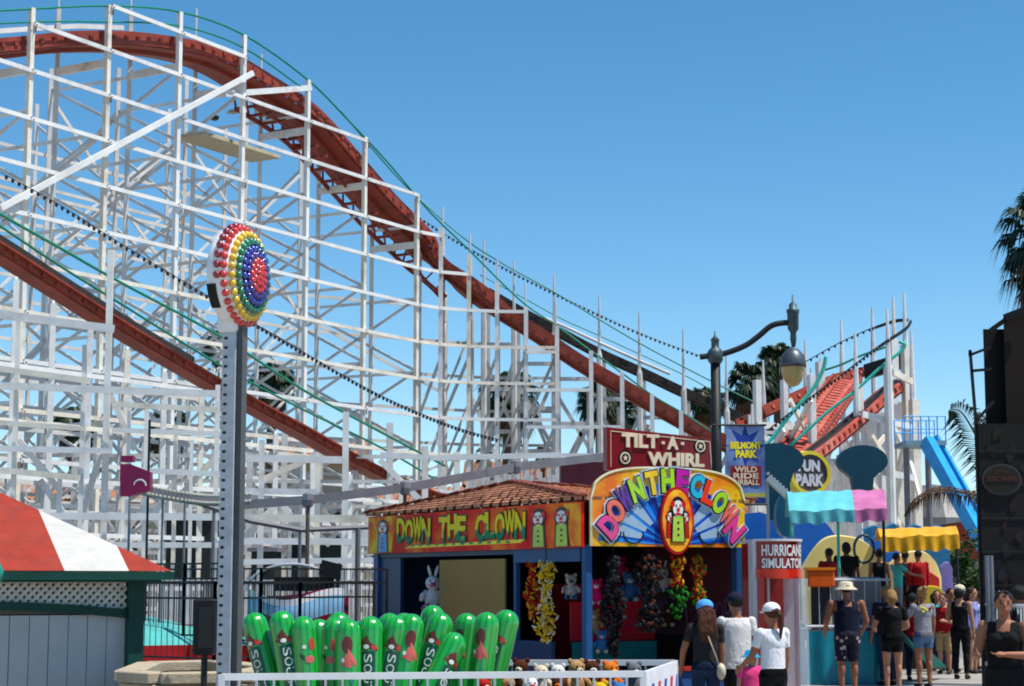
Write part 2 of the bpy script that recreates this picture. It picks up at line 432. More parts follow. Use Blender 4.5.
rail('handrail', [(340, 110), (400, 180), (460, 235), (500, 262), (554, 292), (600, 320), (650, 349), (711, 381), (760, 405)], 0.03, GREENRAIL, wf(3.5), t1)
# white rim boards beside the crest
P_poly('rim_board', [rp(a, b, C0, (CD.x, CD.y))+CN*2.2 for a, b in [(-30, 28), (32, 22), (90, 18), (130, 16), (175, 18)]], 0.06, 0.15)
for (px, py, w, h, c, nm_) in ((262, 112, .5, .3, 'tan', 'motor_housing'), (270, 120, .25, .22, 'dark', 'gearbox'), (285, 126, .22, .3, 'teal', 'drum'), (292, 136, .2, .24, 'teal', 'drum'), (255, 100, .4, .12, 'dark', 'beam_bracket'), (278, 108, .3, .1, 'dark', 'beam_bracket'), (296, 146, .35, .15, 'red', 'brake_fin'), (312, 160, .3, .15, 'red', 'brake_fin'), (215, 118, .2, .14, 'dark', 'gearbox'), (232, 112, .3, .1, 'tan', 'cable_tray')):
    q = fp(px, py, 2.4) if False else rp(px, py, (C0[0]+CN.x*2.4, C0[1]+CN.y*2.4), (CD.x, CD.y)); mb = MB(); mb.box(q, (w, .3, h), Matrix.Rotation(.5, 3, 'Z')); mb.build(nm_, {'tan': MATS['beige_plywood'], 'dark': BLACKWOOD, 'teal': GREENRAIL, 'red': REDWOOD}[c], coaster, bevel=.02)
# lower guide boards hanging under the descent, with ties between them
gb_ = MB()
seg = [k for k in range(len(fr1)-1) if 245 < proj(fr1[k][0])[0] < 460]
for k in seg:
    (p, t, x, u), (p2, t2, x2, u2) = fr1[k], fr1[k+1]
    gb_.beam(p-u*.95-x*.5, p2-u2*.95-x2*.5, .08, .16, u)
    gb_.beam(p-u*.95+x*.3, p2-u2*.95+x2*.3, .08, .12, u)
    if k % 2 == 0: gb_.beam(p-u*.95-x*.55, p-u*.95+x*.6, .1, .08, u); gb_.beam(p-u*.9-x*.5, p-u*.3-x*.7, .06, .06, x)
gb_.build('lower_guide', REDWOOD, t1)
# ---- front descending track
off_f = -4.0
def fp(px, py, off): return rp(px, py, (C0[0]+CN.x*off, C0[1]+CN.y*off), (CD.x, CD.y))
T2Y = [(-40, 230), (0, 254), (50, 286), (118, 329), (170, 360), (218, 388), (262, 412), (300, 432), (350, 460), (400, 484), (440, 499), (480, 509)]
t2, fr2 = track('dip_track', [fp(a, b, off_f) for a, b in T2Y], 0.58, REDWOOD, REDWOOD, BLACKWOOD, side_h=0.22)
underplank(fr2, 0.56, REDWOOD, t2, -0.12)
gd = MB()
for (p, t, x, u), (p2, t2_, x2, u2) in list(zip(fr2, fr2[1:]))[:34]: gd.beam(p+u*0.2+x*0.37, p2+u2*0.2+x2*0.37, 0.04, 0.17, u)
gd.build('dark_guard', BLACKWOOD, t2)
lip = MB()
for (p, t, x, u), (p2, t2_, x2, u2) in zip(fr2, fr2[1:]):
    lip.beam(p+u*0.07+x*0.4, p2+u2*0.07+x2*0.4, 0.14, 0.05, u)
lip.build('side_planks', REDWOOD, t2)
rail('handrail', [(-30, 194), (0, 214), (60, 248), (118, 281), (218, 335), (300, 388), (360, 421), (445, 466)], 0.04, GREENRAIL, lambda a, b: fp(a, b, -4.9), t2)
rail('handrail', [(-30, 206), (0, 226), (60, 266), (118, 302), (218, 364), (300, 408), (380, 447), (440, 482)], 0.035, GREENRAIL, lambda a, b: fp(a, b, -3.1), t2)
# posts carrying it
for px in range(-20, 470, 37):
    y2 = interp(px, T2Y); q = fp(px, y2, off_f)
    for s, m in ((-4.7, WHITE), (-3.3, WHITE2)):
        a = fp(px, y2, s); P_post(a.x, a.y, q.z-0.55, 0.15, 0.13, 0.3, m, kind='dip_post')
    a = fp(px, y2, -4.7); b = fp(px, y2, -3.3)
    P_beam('dip_cap', (a.x, a.y, q.z-0.62), (b.x, b.y, q.z-0.62), 0.1, 0.16, WHITE)
    if px % 74: P_beam('dip_brace', (a.x, a.y, q.z-0.5), (b.x, b.y, max(0.5, q.z-3.2)), 0.06, 0.14, WHITE2)
for z in (1.6, 3.0, 4.4, 5.8, 7.2):
    for s, m in ((-4.82, WHITE), (-3.2, WHITE2)):
        pts = []
        for px in range(-20, 470, 37):
            a = fp(px, interp(px, T2Y), s)
            if a.z-0.3 > z: pts.append(Vector((a.x, a.y, z)))
        if len(pts) > 1: P_poly('dip_ledger', pts, 0.05, 0.12, m)
# ---- nearest frame, parallel to the picture at its left
def yz(px, py, Y): return P(px, py, Y)
NF = 44.0
for px, top, w in ((-8, 318, .14), (19, 318, .16), (85, 345, .16), (111, 250, .22), (147, 405, .14), (176, 425, .14), (218, 385, .16), (262, 440, .2), (290, 520, .14), (318, 455, .2), (346, 412, .22), (402, 480, .22), (457, 452, .2), (60, 470, .15), (130, 385, .12), (192, 440, .12), (240, 430, .16)):
    q = P(px, top, NF+(px*7 % 5)*0.05); P_post(q.x, q.y, q.z, w*.66, 0.12, 0.1, kind='near_post')
for x0, y0, x1, y1, h in ((-20, 312, 114, 329, .3), (-20, 366, 90, 381, .22), (-20, 385, 218, 394, .26), (-20, 421, 86, 429, .18), (-20, 448, 112, 451, .22), (-20, 468, 80, 478, .22), (50, 516, 225, 517, .26), (-20, 545, 220, 545, .2),
                     (236, 458, 342, 460, .26), (236, 491, 318, 492, .22), (236, 518, 392, 519, .28), (236, 541, 400, 542, .24), (380, 455, 460, 459, .2), (112, 404, 218, 410, .2), (112, 430, 222, 434, .18), (430, 458, 560, 455, .2), (380, 560, 236, 562, .2), (130, 470, 220, 474, .2)):
    P_beam('near_ledger', yz(x0, y0, NF-0.2), yz(x1, y1, NF-0.15), 0.07, h*0.62)
for x0, y0, x1, y1 in ((236, 548, 280, 500), (280, 500, 318, 560), (40, 480, 85, 545), (100, 455, 75, 540), (150, 520, 176, 480), (330, 545, 300, 520), (350, 520, 402, 575), (262, 480, 318, 455), (19, 440, 60, 490), (176, 500, 218, 455), (111, 395, 135, 450), (380, 460, 440, 520)):
    P_beam('near_brace', yz(x0, y0, NF+0.3), yz(x1, y1, NF+0.3), 0.06, 0.14, WHITE)
# low service trestle behind, closely posted
for k in range(13):
    px = 5+k*35; Y = 62+(k % 3)*0.6
    q = P(px, 470-(k*37 % 60), Y); P_post(q.x, q.y, q.z, 0.2, 0.16, 0.2, WHITE2, kind='low_post')
for py in (455, 480, 505, 530, 552):
    P_poly('low_ledger', [P(-10, py, 61.6), P(455, py+2, 61.6)], 0.05, 0.12, WHITE2)
for k in range(13):
    px = 5+k*35; P_beam('low_brace', P(px, 556, 62), P(px+35, 505, 62), 0.06, 0.15, WHITE2); P_beam('low_brace', P(px+35, 556, 63), P(px, 505, 63), 0.06, 0.15, WHITE2)
# ---- far descending track with dark planks
Y3 = 80.0
T3 = [(488, 293), (526, 315), (560, 333), (600, 354), (640, 372), (680, 391), (716, 407), (750, 423), (790, 438)]
t3, fr3 = track('far_track', [P(a, b, Y3) for a, b in T3], 1.2, BLACKWOOD, BLACKWOOD, BLACKWOOD, side_h=0.3)
rail('guard_board', [(545, 318), (570, 329), (600, 343), (640, 361), (670, 374)], 0.07, WHITE2, lambda a, b: P(a, b, Y3-0.9), t3)
rail('handrail', [(480, 275), (520, 296), (560, 318), (600, 336), (680, 373), (720, 395)], 0.025, GREENRAIL, lambda a, b: P(a, b, Y3+1), t3)
SPK = [(484, 240), (514, 259), (554, 274), (599, 294), (639, 312), (683, 329), (726, 350)]
for i, (px, py) in enumerate(SPK):
    q = P(px, py, Y3-0.9)
    def f(mb, q=q): mb.lathe([(0.14, 0), (0.12, q.z-3.4), (0.12, q.z-2.6), (0.07, q.z-2.4), (0.03, q.z)], (q.x, q.y, 0), 6)
    part('spire_post', f, 0.1, WHITE2)
    q2 = P(px+4, py, Y3+1.2)
    P_post(q2.x, q2.y, q2.z-2.6, 0.2, 0.2, 0, WHITE2, kind='spire_post')
for i in range(len(SPK)-1):
    a, b = SPK[i], SPK[i+1]
    for dz in (4.5, 6.4, 8.2):
        A_, B_ = P(a[0], a[1], Y3), P(b[0], b[1], Y3)
        if A_.z-dz > 1: P_beam('far_ledger', (A_.x, Y3, A_.z-dz), (B_.x, Y3, A_.z-dz), 0.08, 0.17, WHITE2)
    P_beam('far_brace', (A_.x, Y3, A_.z-5.0), (B_.x, Y3, max(.5, A_.z-8.2)), 0.07, 0.16, WHITE2)
    P_beam('far_brace', (B_.x, Y3, B_.z-4.4), (A_.x, Y3, max(.5, A_.z-9)), 0.07, 0.16, WHITE2)
# ledgers and braces below the hill track at its right end
for py, x1 in ((353, 558), (391, 591), (428, 622), (456, 700)):
    P_poly('ledger', [P(526, py-1, 74.3), P(x1, py-1, 74.4)], 0.06, 0.135)
for i in range(7, 16):
    a, b = W1[i], W1[min(i+1, 16)]
    for z in (2.5, 5.4, 8.2):
        if z+2.7 < a.z-1.4: P_beam('bay_brace', (a.x, a.y+2.1, z), (b.x, b.y+2.1, z+2.7), 0.05, 0.13, WHITE2)
    P_beam('girt', (a.x, a.y, a.z-1.7), (a.x, a.y+2.1, a.z-1.7), 0.1, 0.2, WHITE)
    P_post(a.x, a.y+2.2, a.z-1.2, 0.18, 0.16, 0, WHITE2)
# ---- the turnaround at the right
TA = [(752, 404, 70), (757, 389, 74), (763, 360, 76), (784, 373, 70), (805, 340, 78), (811, 368, 66), (820, 358, 76), (841, 320, 78), (855, 333, 64), (872, 307, 77), (887, 309, 63.5), (893, 297, 72), (904, 293, 67), (911, 330, 66)]
for px, py, Y in TA:
    q = P(px, py, Y)
    def f(mb, q=q): mb.lathe([(0.13, 0), (0.11, q.z-2.2), (0.035, q.z)], (q.x, q.y, 0), 6)
    part('turn_post', f, 0.2, WHITE)
for px, top, Y, w in ((757, 380, 71, .24), (784, 380, 69, .2), (811, 375, 66, .22), (820, 362, 74, .3), (858, 385, 64.5, .26), (888, 365, 64, .22), (893, 340, 72, .3), (907, 345, 67, .4), (914, 400, 66, .3), (868, 420, 68, .3), (882, 420, 70, .3), (899, 430, 70, .4)):
    q = P(px, top, Y); P_post(q.x, q.y, q.z, w, 0.25, 0.4, WHITE, kind='turn_post')
ta, _ = track('turn_track', [P(775, 478, 58), P(815, 452, 61), (P(850, 424, 64)), P(880, 398, 66), P(897, 385, 68), P(902, 382, 70)], 0.7, REDFADE, REDWOOD, BLACKWOOD, bank=0.25, side_h=0.3)
underplank(_, 0.66, REDWOOD, ta)
tb, _ = track('turn_track', [P(786, 466, 64), P(806, 438, 67), P(824, 412, 70), P(838, 392, 73), P(847, 381, 75)], 1.1, REDWOOD, REDFADE, REDFADE, bank=-0.2, side_h=0.45, tie=0.45, ties_w=0.3)
tc_, _ = track('turn_track', [P(750, 418, 74), P(775, 407, 75), P(800, 396, 76), P(830, 384, 77), P(862, 376, 78.5)], 1.6, REDWOOD, REDFADE, BLACKWOOD, bank=0.3, side_h=0.42)
sk = MB()
for a, b in (((866, 372, 76), (905, 360, 74)),):
    p0, p1 = P(*a), P(*b); sk.beam(p0, p1, 0.2, 0.6)
sk.build('rubber_apron', BLACK, tb)
rail('handrail', [(735, 475), (768, 443), (790, 415), (812, 390), (823, 370), (826, 356)], 0.07, AQUARAIL, lambda a, b: P(a, b, 62), ta)
rail('handrail', [(790, 446), (830, 410), (855, 391), (880, 368), (900, 352), (905, 345), (900, 342)], 0.06, AQUARAIL, lambda a, b: P(a, b, 64), ta)
rail('handrail', [(818, 372), (840, 365), (860, 356), (880, 349), (900, 342)], 0.05, GREENRAIL, lambda a, b: P(a, b, 77), tb)
for x0, y0, x1, y1, Y in ((862, 414, 914, 428, 63.5), (862, 468, 914, 478, 63.5), (893, 372, 912, 382, 63.5), (811, 462, 862, 462, 64), (757, 425, 811, 428, 66), (757, 455, 800, 458, 66)):
    P_beam('turn_ledger', P(x0, y0, Y), P(x1, y1, Y+1.5), 0.08, 0.22)
for x0, y0, x1, y1 in ((912, 428, 896, 500), (890, 418, 916, 478), (908, 430, 880, 545), (858, 470, 890, 430), (920, 500, 905, 440), (870, 480, 914, 545), (862, 420, 890, 465), (757, 430, 784, 460), (784, 430, 757, 470), (790, 400, 811, 440), (811, 400, 790, 440)):
    P_beam('turn_brace', P(x0, y0, 65), P(x1, y1, 66.5), 0.1, 0.17, WHITE)
for k in range(13):
    px = 750+k*13; tp = interp(px, [(750, 415), (800, 420), (850, 415), (912, 395)])
    q = P(px, tp+(k*29 % 17), 72+(k % 3)); P_post(q.x, q.y, q.z, .14, .12, .3, WHITEB, kind='turn_post')
    if k % 2: P_beam('turn_brace', P(px, tp+15, 71.5), P(px+26, tp+62, 71.5), .06, .12, WHITE2); P_beam('turn_brace', P(px+26, tp+15, 71.7), P(px, tp+62, 71.7), .06, .12, WHITE2)
for py in (432, 462, 492, 520):
    P_beam('turn_ledger', P(748, py, 71.3), P(915, py+4, 71.8), .06, .13, WHITEB)
# boarded skirt under the turn
for k in range(20):
    px = 826+k*4.5; top = interp(px, [(826, 470), (860, 432), (890, 408), (915, 396)]); bot = 540
    a, b = P(px, top, 71), P(px, bot, 71)
    part('skirt_board', (lambda mb, a=a, b=b: mb.box(((a.x+b.x)/2, 71+(k % 2)*0.06, (a.z+b.z)/2), (0.155, 0.05, a.z-b.z))), 0.1, WHITE2)
# ---- flush the pool: the hundred that show largest as parts, the rest as one
for kind, lst in POOL.items():
    lst.sort(key=lambda t: -t[0])
    cap = 100
    for size, fn, m in lst[:cap]:
        m = random.choice([WHITE, WHITE, WHITEB, WHITEC]) if m is WHITE else m
        mb = MB(); fn(mb); mb.build(kind, m, coaster)
    rest = lst[cap:]
    if rest:
        mb = MB(); ms = []
        for size, fn, m in rest:
            if m not in ms: ms.append(m)
            mb.cur = ms.index(m); fn(mb)
        o = mb.build(kind+'s_beyond', ms, coaster); o['kind'] = 'stuff'
# ---- strings of bulbs
BULB = mat('dark_bulb_glass', (0.04, 0.04, 0.05), 0.3)
def bulb_string(pts, n, label, r=0.045, w=0.012):
    base = pts[0]; t = thing('string_lights', (base.x, base.y, base.z), label, 'string lights', 'strings of bulbs on the coaster')
    c = catmull(pts, 10); mb = MB(); mb.tube(c, w, 4); mb.build('cable', BLACK, t)
    L_ = sum((a-b).length for a, b in zip(c, c[1:])); st = L_/n; acc = 0; bb = MB()
    for a, b in zip(c, c[1:]):
        acc += (b-a).length
        while acc > st: acc -= st; q = b-(b-a).normalized()*acc; bb.ell(q-Vector((0, 0, r)), (r, r, r*1.4), 6, 4)
    bb.build('bulbs', BULB, t)['kind'] = 'stuff'
bulb_string([P(0, 172, 50), P(60, 205, 51), P(120, 243, 52.5), P(210, 297, 54), P(300, 350, 57), P(380, 395, 60), P(450, 425, 63), P(500, 440, 65)], 110, 'long dark bulb string sagging across the white coaster wall', 0.05)
bulb_string([P(400, 205, 78), P(460, 243, 78), P(520, 276, 79), P(600, 315, 79), P(650, 337, 79), P(701, 356, 79)], 70, 'bulb string against the sky above the dark descending track', 0.05)
bulb_string([P(768, 430, 62), P(800, 405, 62), P(841, 375, 62.5), P(880, 345, 63), P(905, 328, 65), P(911, 320, 67)], 60, 'near bulb string rising across the coaster turn', 0.05, 0.02)
bulb_string([P(805, 362, 77), P(841, 342, 77), P(872, 328, 77), P(895, 320, 73), P(908, 319, 69)], 40, 'rear bulb string round the top of the coaster turn', 0.05, 0.02)
# ================================================================ ticket kiosk, lower left
AWR = mat('red_canvas_shingle', (0.34, 0.05, 0.028), 0.8, var=0.15, scale=5, dirt=(0.25, 0.08, 0.06), bump=0.3)
AWW = mat('white_canvas_shingle', (0.56, 0.55, 0.52), 0.8, var=0.08, scale=5, dirt=(0.45, 0.42, 0.38), bump=0.3)
for m_ in (AWR, AWW):
    nt = m_.node_tree; N = nt.nodes; tc = N.new('ShaderNodeTexCoord'); sx_ = N.new('ShaderNodeSeparateXYZ'); nt.links.new(tc.outputs['Object'], sx_.inputs[0])
    w1_ = N.new('ShaderNodeMath'); w1_.operation = 'MULTIPLY'; w1_.inputs[1].default_value = 24; nt.links.new(sx_.outputs[2], w1_.inputs[0]); w2_ = N.new('ShaderNodeMath'); w2_.operation = 'FRACT'; nt.links.new(w1_.outputs[0], w2_.inputs[0])
    b = N.new('ShaderNodeBump'); b.inputs['Strength'].default_value = .8; b.inputs['Distance'].default_value = .012; nt.links.new(w2_.outputs[0], b.inputs['Height']); nt.links.new(b.outputs[0], N['Principled BSDF'].inputs['Normal'])
DKGREEN = mat('dark_green_paint', (0.008, 0.07, 0.055), 0.5, var=0.2)
CLAP = mat('grey_blue_cladding', (0.46, 0.48, 0.49), 0.6, var=0.06, dirt=(.3, .3, .28), dirt_amt=.4)
kz = 20.0; ph = math.radians(28)
kE = Vector((math.cos(ph), math.sin(ph), 0)); kI = Vector((-math.sin(ph), math.cos(ph), 0))
kc = P(172, 571, kz)                       # eave corner
kiosk = thing('ticket_kiosk', (kc.x-2, kc.y, 0), 'small kiosk with red and white striped roof and dark green trim', 'kiosk')
ez = kc.z; side = 3.6; pitch = math.radians(30)
def kp(e, i, z): return Vector((kc.x, kc.y, 0))-kE*e+kI*i+Vector((0, 0, z))
def roofpt(e, i): d = min(e, i, side-e, side-i); return kp(e, i, ez+d*math.tan(pitch))
rm = MB(); rm2 = MB()
bands = [0, 0.46, 1.13, 1.8, 2.46, 3.1, 3.6]
for fi in range(4):
    for bi, (a, b) in enumerate(zip(bands, bands[1:])):
        tgt = rm if bi % 2 == 0 else rm2
        n = 10
        for q in range(n):
            e0, e1 = a+(b-a)*q/n, a+(b-a)*(q+1)/n
            t0, t1 = min(e0, side-e0), min(e1, side-e1)
            loc = []
            for (e, i) in ((e0, 0), (e1, 0), (e1, t1), (e0, t0)):
                if fi == 0: loc.append(roofpt(e, i))
                elif fi == 1: loc.append(roofpt(i, e))
                elif fi == 2: loc.append(roofpt(e, side-i))
                else: loc.append(roofpt(side-i, e))
            tgt.add(loc, [(0, 1, 2, 3)])
r_ = rm.build('roof', AWR, kiosk); rm2.build('white_stripes', AWW, r_)
for q in (r_,): pass
tr = MB()
cs = [kp(0, 0, ez-0.05), kp(side, 0, ez-0.05), kp(side, side, ez-0.05), kp(0, side, ez-0.05)]
for a, b in zip(cs, cs[1:]+cs[:1]): tr.beam(a, b, 0.05, 0.085)
tr.beam(kp(0.1, 0.2, ez-0.1), kp(side, 0.2, ez-0.1), 0.34, 0.03)
tr.build('eave', DKGREEN, kiosk)
o_ = 0.30
cp = kp(o_, o_, 0)
MB().post(cp.x, cp.y, 0, ez-0.1, 0.16, 0.16, ph).build('corner_post', DKGREEN, kiosk)
kf = Fr(kp(side, o_+0.04, 0), kE)          # front wall frame, u from the left to the corner
Lw = side-o_-0.08
w_ = MB()
nb = 16
for k in range(nb):
    u0 = Lw*k/nb; w_.box(kf(u0+Lw/nb/2, 0.72, -0.02-0.004*(k % 2)), (Lw/nb-0.008, 0.03, 1.44), Matrix.Rotation(ph, 3, 'Z'))
w_.build('wall', CLAP, kiosk)
MB().beam(kf(0, 0.7, -0.06), kf(Lw, 0.7, -0.06), 0.02, 1.4).build('wall_backing', DKGREEN, kiosk)
lt = MB(); z0, z1 = 1.5, ez-0.1
for sgn in (1, -1):
    u = -0.4
    while u < Lw+0.4:
        h = z1-z0; a, b = u, u+sgn*h
        lo_, hi_ = min(a, b), max(a, b)
        ta_, tb_2 = 0.0, 1.0
        if hi_ > 0.02 and lo_ < Lw:
            f0 = sorted([(0-a)/(b-a), (Lw-a)/(b-a)]); ta_ = max(0, f0[0]); tb_2 = min(1, f0[1])
            if tb_2-ta_ > .03: lt.beam(kf(a+(b-a)*ta_, z0+h*ta_, 0.006*sgn), kf(a+(b-a)*tb_2, z0+h*tb_2, 0.006*sgn), 0.008, 0.032)
        u += 0.085
lt.build('lattice', mat('lattice_paint', (0.6, 0.6, 0.56), 0.7), kiosk)
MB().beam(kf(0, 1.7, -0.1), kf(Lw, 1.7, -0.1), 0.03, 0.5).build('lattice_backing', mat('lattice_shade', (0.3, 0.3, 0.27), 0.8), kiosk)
ar = MB(); pts = [kf(u*Lw, 1.5+0.09*(1-(2*u-1.0)**2)-0.05, 0.03) for u in [i/20 for i in range(21)]]
for a, b in zip(pts, pts[1:]): ar.beam(a, b, 0.05, 0.09)
ar.build('arched_rail', DKGREEN, kiosk)
wl = MB(); 
for pa, pb in ((kp(o_, o_+.1, 0), kp(o_, side-o_, 0)), (kp(o_, side-o_, 0), kp(side-o_, side-o_, 0)), (kp(side-o_, side-o_, 0), kp(side-o_, o_+.3, 0))):
    wl.beam(pa+Vector((0, 0, .85)), pb+Vector((0, 0, .85)), 0.05, 1.7)
wl.build('side_wall', CLAP, kiosk)
q = P(-13, 571, 17)
m_ = MB(); m_.lathe([(0.05, -0.14), (0.13, -0.1), (0.15, 0), (0.1, 0.1), (0.02, 0.16)], (q.x, q.y, q.z), 12); m_.tube([(q.x, q.y, 0), (q.x, q.y, q.z-0.1)], 0.05)
solo(m_, 'eave_knob_post', mat('teal_enamel', (0.03, 0.3, 0.24), 0.4), 'teal round topped post standing for a green eave end at the left edge', 'post', base=(q.x, q.y, 0), smooth=True)  # round knob on a post in place of a green eave end, no lamp
# ================================================================ high striker
sq = P(225.5, 686, 17.0); sx, sy = sq.x, sq.y
striker = thing('high_striker', (sx, sy, 0), 'tall steel strength tester tower topped by a disc of rainbow bulbs', 'high striker')
sa = math.radians(-14)
zt = P(229, 322, 17).z
M_ = Matrix.Rotation(sa, 3, 'Z')
pole = MB(); pole.box((sx, sy, zt/2), (0.135, 0.13, zt), M_)
pl = pole.build('tower', STEEL, striker, bevel=0.008)
pf = Fr(Vector((sx, sy, 0)), M_ @ Vector((1, 0, 0)))
ms_ = MB()
for k in range(56):
    z = 0.3+k*0.085
    if z < zt-0.05: ms_.add([pf(-0.03+0.022*math.cos(a), z+0.016*math.sin(a), 0.0665) for a in [i*math.pi/3 for i in range(6)]], [(0, 1, 2, 3, 4, 5)])
ms_.build('scale_marks', mat('dark_hole', (0.05, 0.05, 0.06), 0.6), pl)
tk = MB(); tk.box(pf(0.1, zt/2, -0.01), (0.045, 0.12, zt-0.02), M_)
for k in range(110): tk.box(pf(0.102, 0.2+k*0.042, 0.052), (0.05, 0.012, 0.014), M_)
tk.build('slider_track', mat('dark_grey_rubber', (.12, .125, .13), .6), pl)
# head: a drum whose axis points right and towards us
HA = math.radians(73)                       # angle of the face normal away from the view axis, to the right
hn = Vector((math.sin(HA), -math.cos(HA), 0)); hu = Vector((math.cos(HA), math.sin(HA), 0)); hz = Vector((0, 0, 1))
hc = P(235, 277, 17.0)
R_ = 0.44
def hp(r, a, d): return hc+hu*(r*math.cos(a))+hz*(r*math.sin(a))+hn*d
prof = [(R_*0.9, -0.09), (R_, -0.06), (R_*1.02, 0.04), (R_*0.98, 0.09), (R_*0.84, 0.14), (R_*0.68, 0.175), (R_*0.5, 0.2), (R_*0.3, 0.215), (0.02, 0.22)]
hd = MB(); n = 40
vs = [hp(r, 2*math.pi*j/n, d) for r, d in prof for j in range(n)]
hd.add(vs, [(i*n+j, i*n+(j+1) % n, (i+1)*n+(j+1) % n, (i+1)*n+j) for i in range(len(prof)-1) for j in range(n)]+[tuple(reversed(range(n)))])
head = hd.build('bell_housing', mat('white_fibreglass', (0.8, 0.8, 0.8), 0.3, var=0.04, coat=0.3), striker, smooth=True)
nk = MB(); nk.box(hc+Vector((0.0, 0, -R_*0.93))+hn*-0.03, (0.2, 0.2, 0.2), Matrix.Rotation(HA-math.pi/2, 3, 'Z')); nk.build('neck', MATS['white_fibreglass'], striker, bevel=0.02)
# black window on the rim of the drum
win = MB(); wa = [math.radians(d) for d in (196, 204, 212, 220, 226)]
for a, b in zip(wa, wa[1:]):
    win.add([hp(R_*1.03, a, -0.07), hp(R_*1.03, b, -0.07), hp(R_*1.03, b, 0.02), hp(R_*1.03, a, 0.02)], [(0, 1, 2, 3)])
win.build('rim_window', BLACK, head)
rings = [(R_*1.03, 0.035, 'dark_red', (0.3, 0.008, 0.02), 30), (R_*0.98, 0.09, 'red_orange', (0.62, 0.03, 0.012), 32), (R_*0.85, 0.145, 'yellow', (0.75, 0.52, 0.01), 30),
         (R_*0.7, 0.18, 'green', (0.0, 0.22, 0.12), 26), (R_*0.55, 0.2, 'blue', (0.02, 0.04, 0.34), 22), (R_*0.42, 0.215, 'purple', (0.06, 0.02, 0.26), 18), (R_*0.3, 0.225, 'red', (0.62, 0.02, 0.015), 13), (R_*0.17, 0.232, 'red', (0.62, 0.02, 0.015), 8), (0.02, 0.237, 'red', (0.62, 0.02, 0.015), 2)]
allb = []
for r, d, nm, c, k in rings:
    m = mat('bulb_'+nm, c, 0.15, spec=0.8, coat=0.6)
    for j in range(k):
        a = 2*math.pi*(j+0.5)/k
        if nm == 'dark_red' and math.radians(192) < a < math.radians(340): continue
        if nm == 'red_orange' and False: continue
        allb.append((d, hp(r, a, d), m))
bm0 = MB(); bm0.ell((0, 0, 0), 0.034, 10, 6); proto = None
allb.sort(key=lambda t: -(t[0]*0+math.cos(0)))
for i, (d, p, m) in enumerate(allb[:100]):
    b = MB(); b.ell(p, 0.036, 10, 6); b.build('bulb', m, head, smooth=True)
rest = MB(); mm = []
for d, p, m in allb[100:]:
    if m not in mm: mm.append(m)
    rest.cur = mm.index(m); rest.ell(p, 0.036, 10, 6)
if mm: rest.build('bulb_cluster', mm, head, smooth=True)['kind'] = 'stuff'
q = P(205, 627, 17.3)
sp = MB(); sp.box(q, (0.19, 0.2, 0.5)); so = thing('speaker_box', (q.x, q.y, 0), 'black box standing on a thin post just left of the striker tower', 'speaker')
sp.build('cabinet', BLACK, so, bevel=0.015); m_ = MB(); m_.box(q+Vector((0.02, -0.105, 0.0)), (0.12, 0.01, 0.36)); m_.build('grille', DARKIRON, so)
MB().tube([(q.x, q.y, 0), (q.x, q.y, q.z-0.2)], 0.03).build('post', DARKIRON, so)
# ================================================================ stone planter
STONE = mat('sand_cast_stone', (0.46, 0.4, 0.3), 0.85, var=0.12, scale=4, dirt=(0.26, 0.22, 0.17), bump=0.4)
q0 = P(130, 668, 19); pt = MB()
poly = [(P(128, 668, 18.0)), P(160, 668, 17.6), P(240, 668, 17.8), P(270, 664, 19.0), P(215, 660, 20.4), P(150, 660, 20.0)]
pl2 = [Vector((p.x, p.y, 0)) for p in poly]; zc = P(190, 672, 17.7).z
cen = sum(pl2, Vector())/6
for a, b in zip(pl2, pl2[1:]+pl2[:1]):
    pt.beam(a+Vector((0, 0, zc-0.05)), b+Vector((0, 0, zc-0.05)), 0.26, 0.1)
    pt.beam(a+Vector((0, 0, zc/2-0.06)), b+Vector((0, 0, zc/2-0.06)), 0.16, zc-0.1)
solo(pt, 'stone_planter', STONE, 'low sand coloured stone planter wall behind the striker base', 'planter', bevel=0.01)
# ================================================================ inflatable cactus bats
INF = mat('glossy_green_vinyl', (0.025, 0.4, 0.06), 0.22, var=0.06, spec=0.6, coat=0.5)
nt = INF.node_tree; N = nt.nodes; tc = N.new('ShaderNodeTexCoord'); sx_ = N.new('ShaderNodeSeparateXYZ'); nt.links.new(tc.outputs['Object'], sx_.inputs[0])
at_ = N.new('ShaderNodeMath'); at_.operation = 'ARCTAN2'; nt.links.new(sx_.outputs[1], at_.inputs[0]); nt.links.new(sx_.outputs[0], at_.inputs[1])
ml_ = N.new('ShaderNodeMath'); ml_.operation = 'MULTIPLY'; ml_.inputs[1].default_value = 12; nt.links.new(at_.outputs[0], ml_.inputs[0]); sn_ = N.new('ShaderNodeMath'); sn_.operation = 'SINE'; nt.links.new(ml_.outputs[0], sn_.inputs[0])
mr_ = N.new('ShaderNodeMapRange'); mr_.inputs[1].default_value = .35; mr_.inputs[2].default_value = .95; mr_.inputs[4].default_value = .75; nt.links.new(sn_.outputs[0], mr_.inputs[0])
mi_ = N.new('ShaderNodeMix'); mi_.data_type = 'RGBA'; mi_.inputs[7].default_value = (.008, .17, .035, 1); src = N['Principled BSDF'].inputs['Base Color'].links[0].from_socket; nt.links.new(src, mi_.inputs[6]); nt.links.new(mr_.outputs[0], mi_.inputs[0]); nt.links.new(mi_.outputs[2], N['Principled BSDF'].inputs['Base Color'])
INFD = mat('dark_green_print', (0.008, 0.1, 0.05), 0.3, coat=0.4)
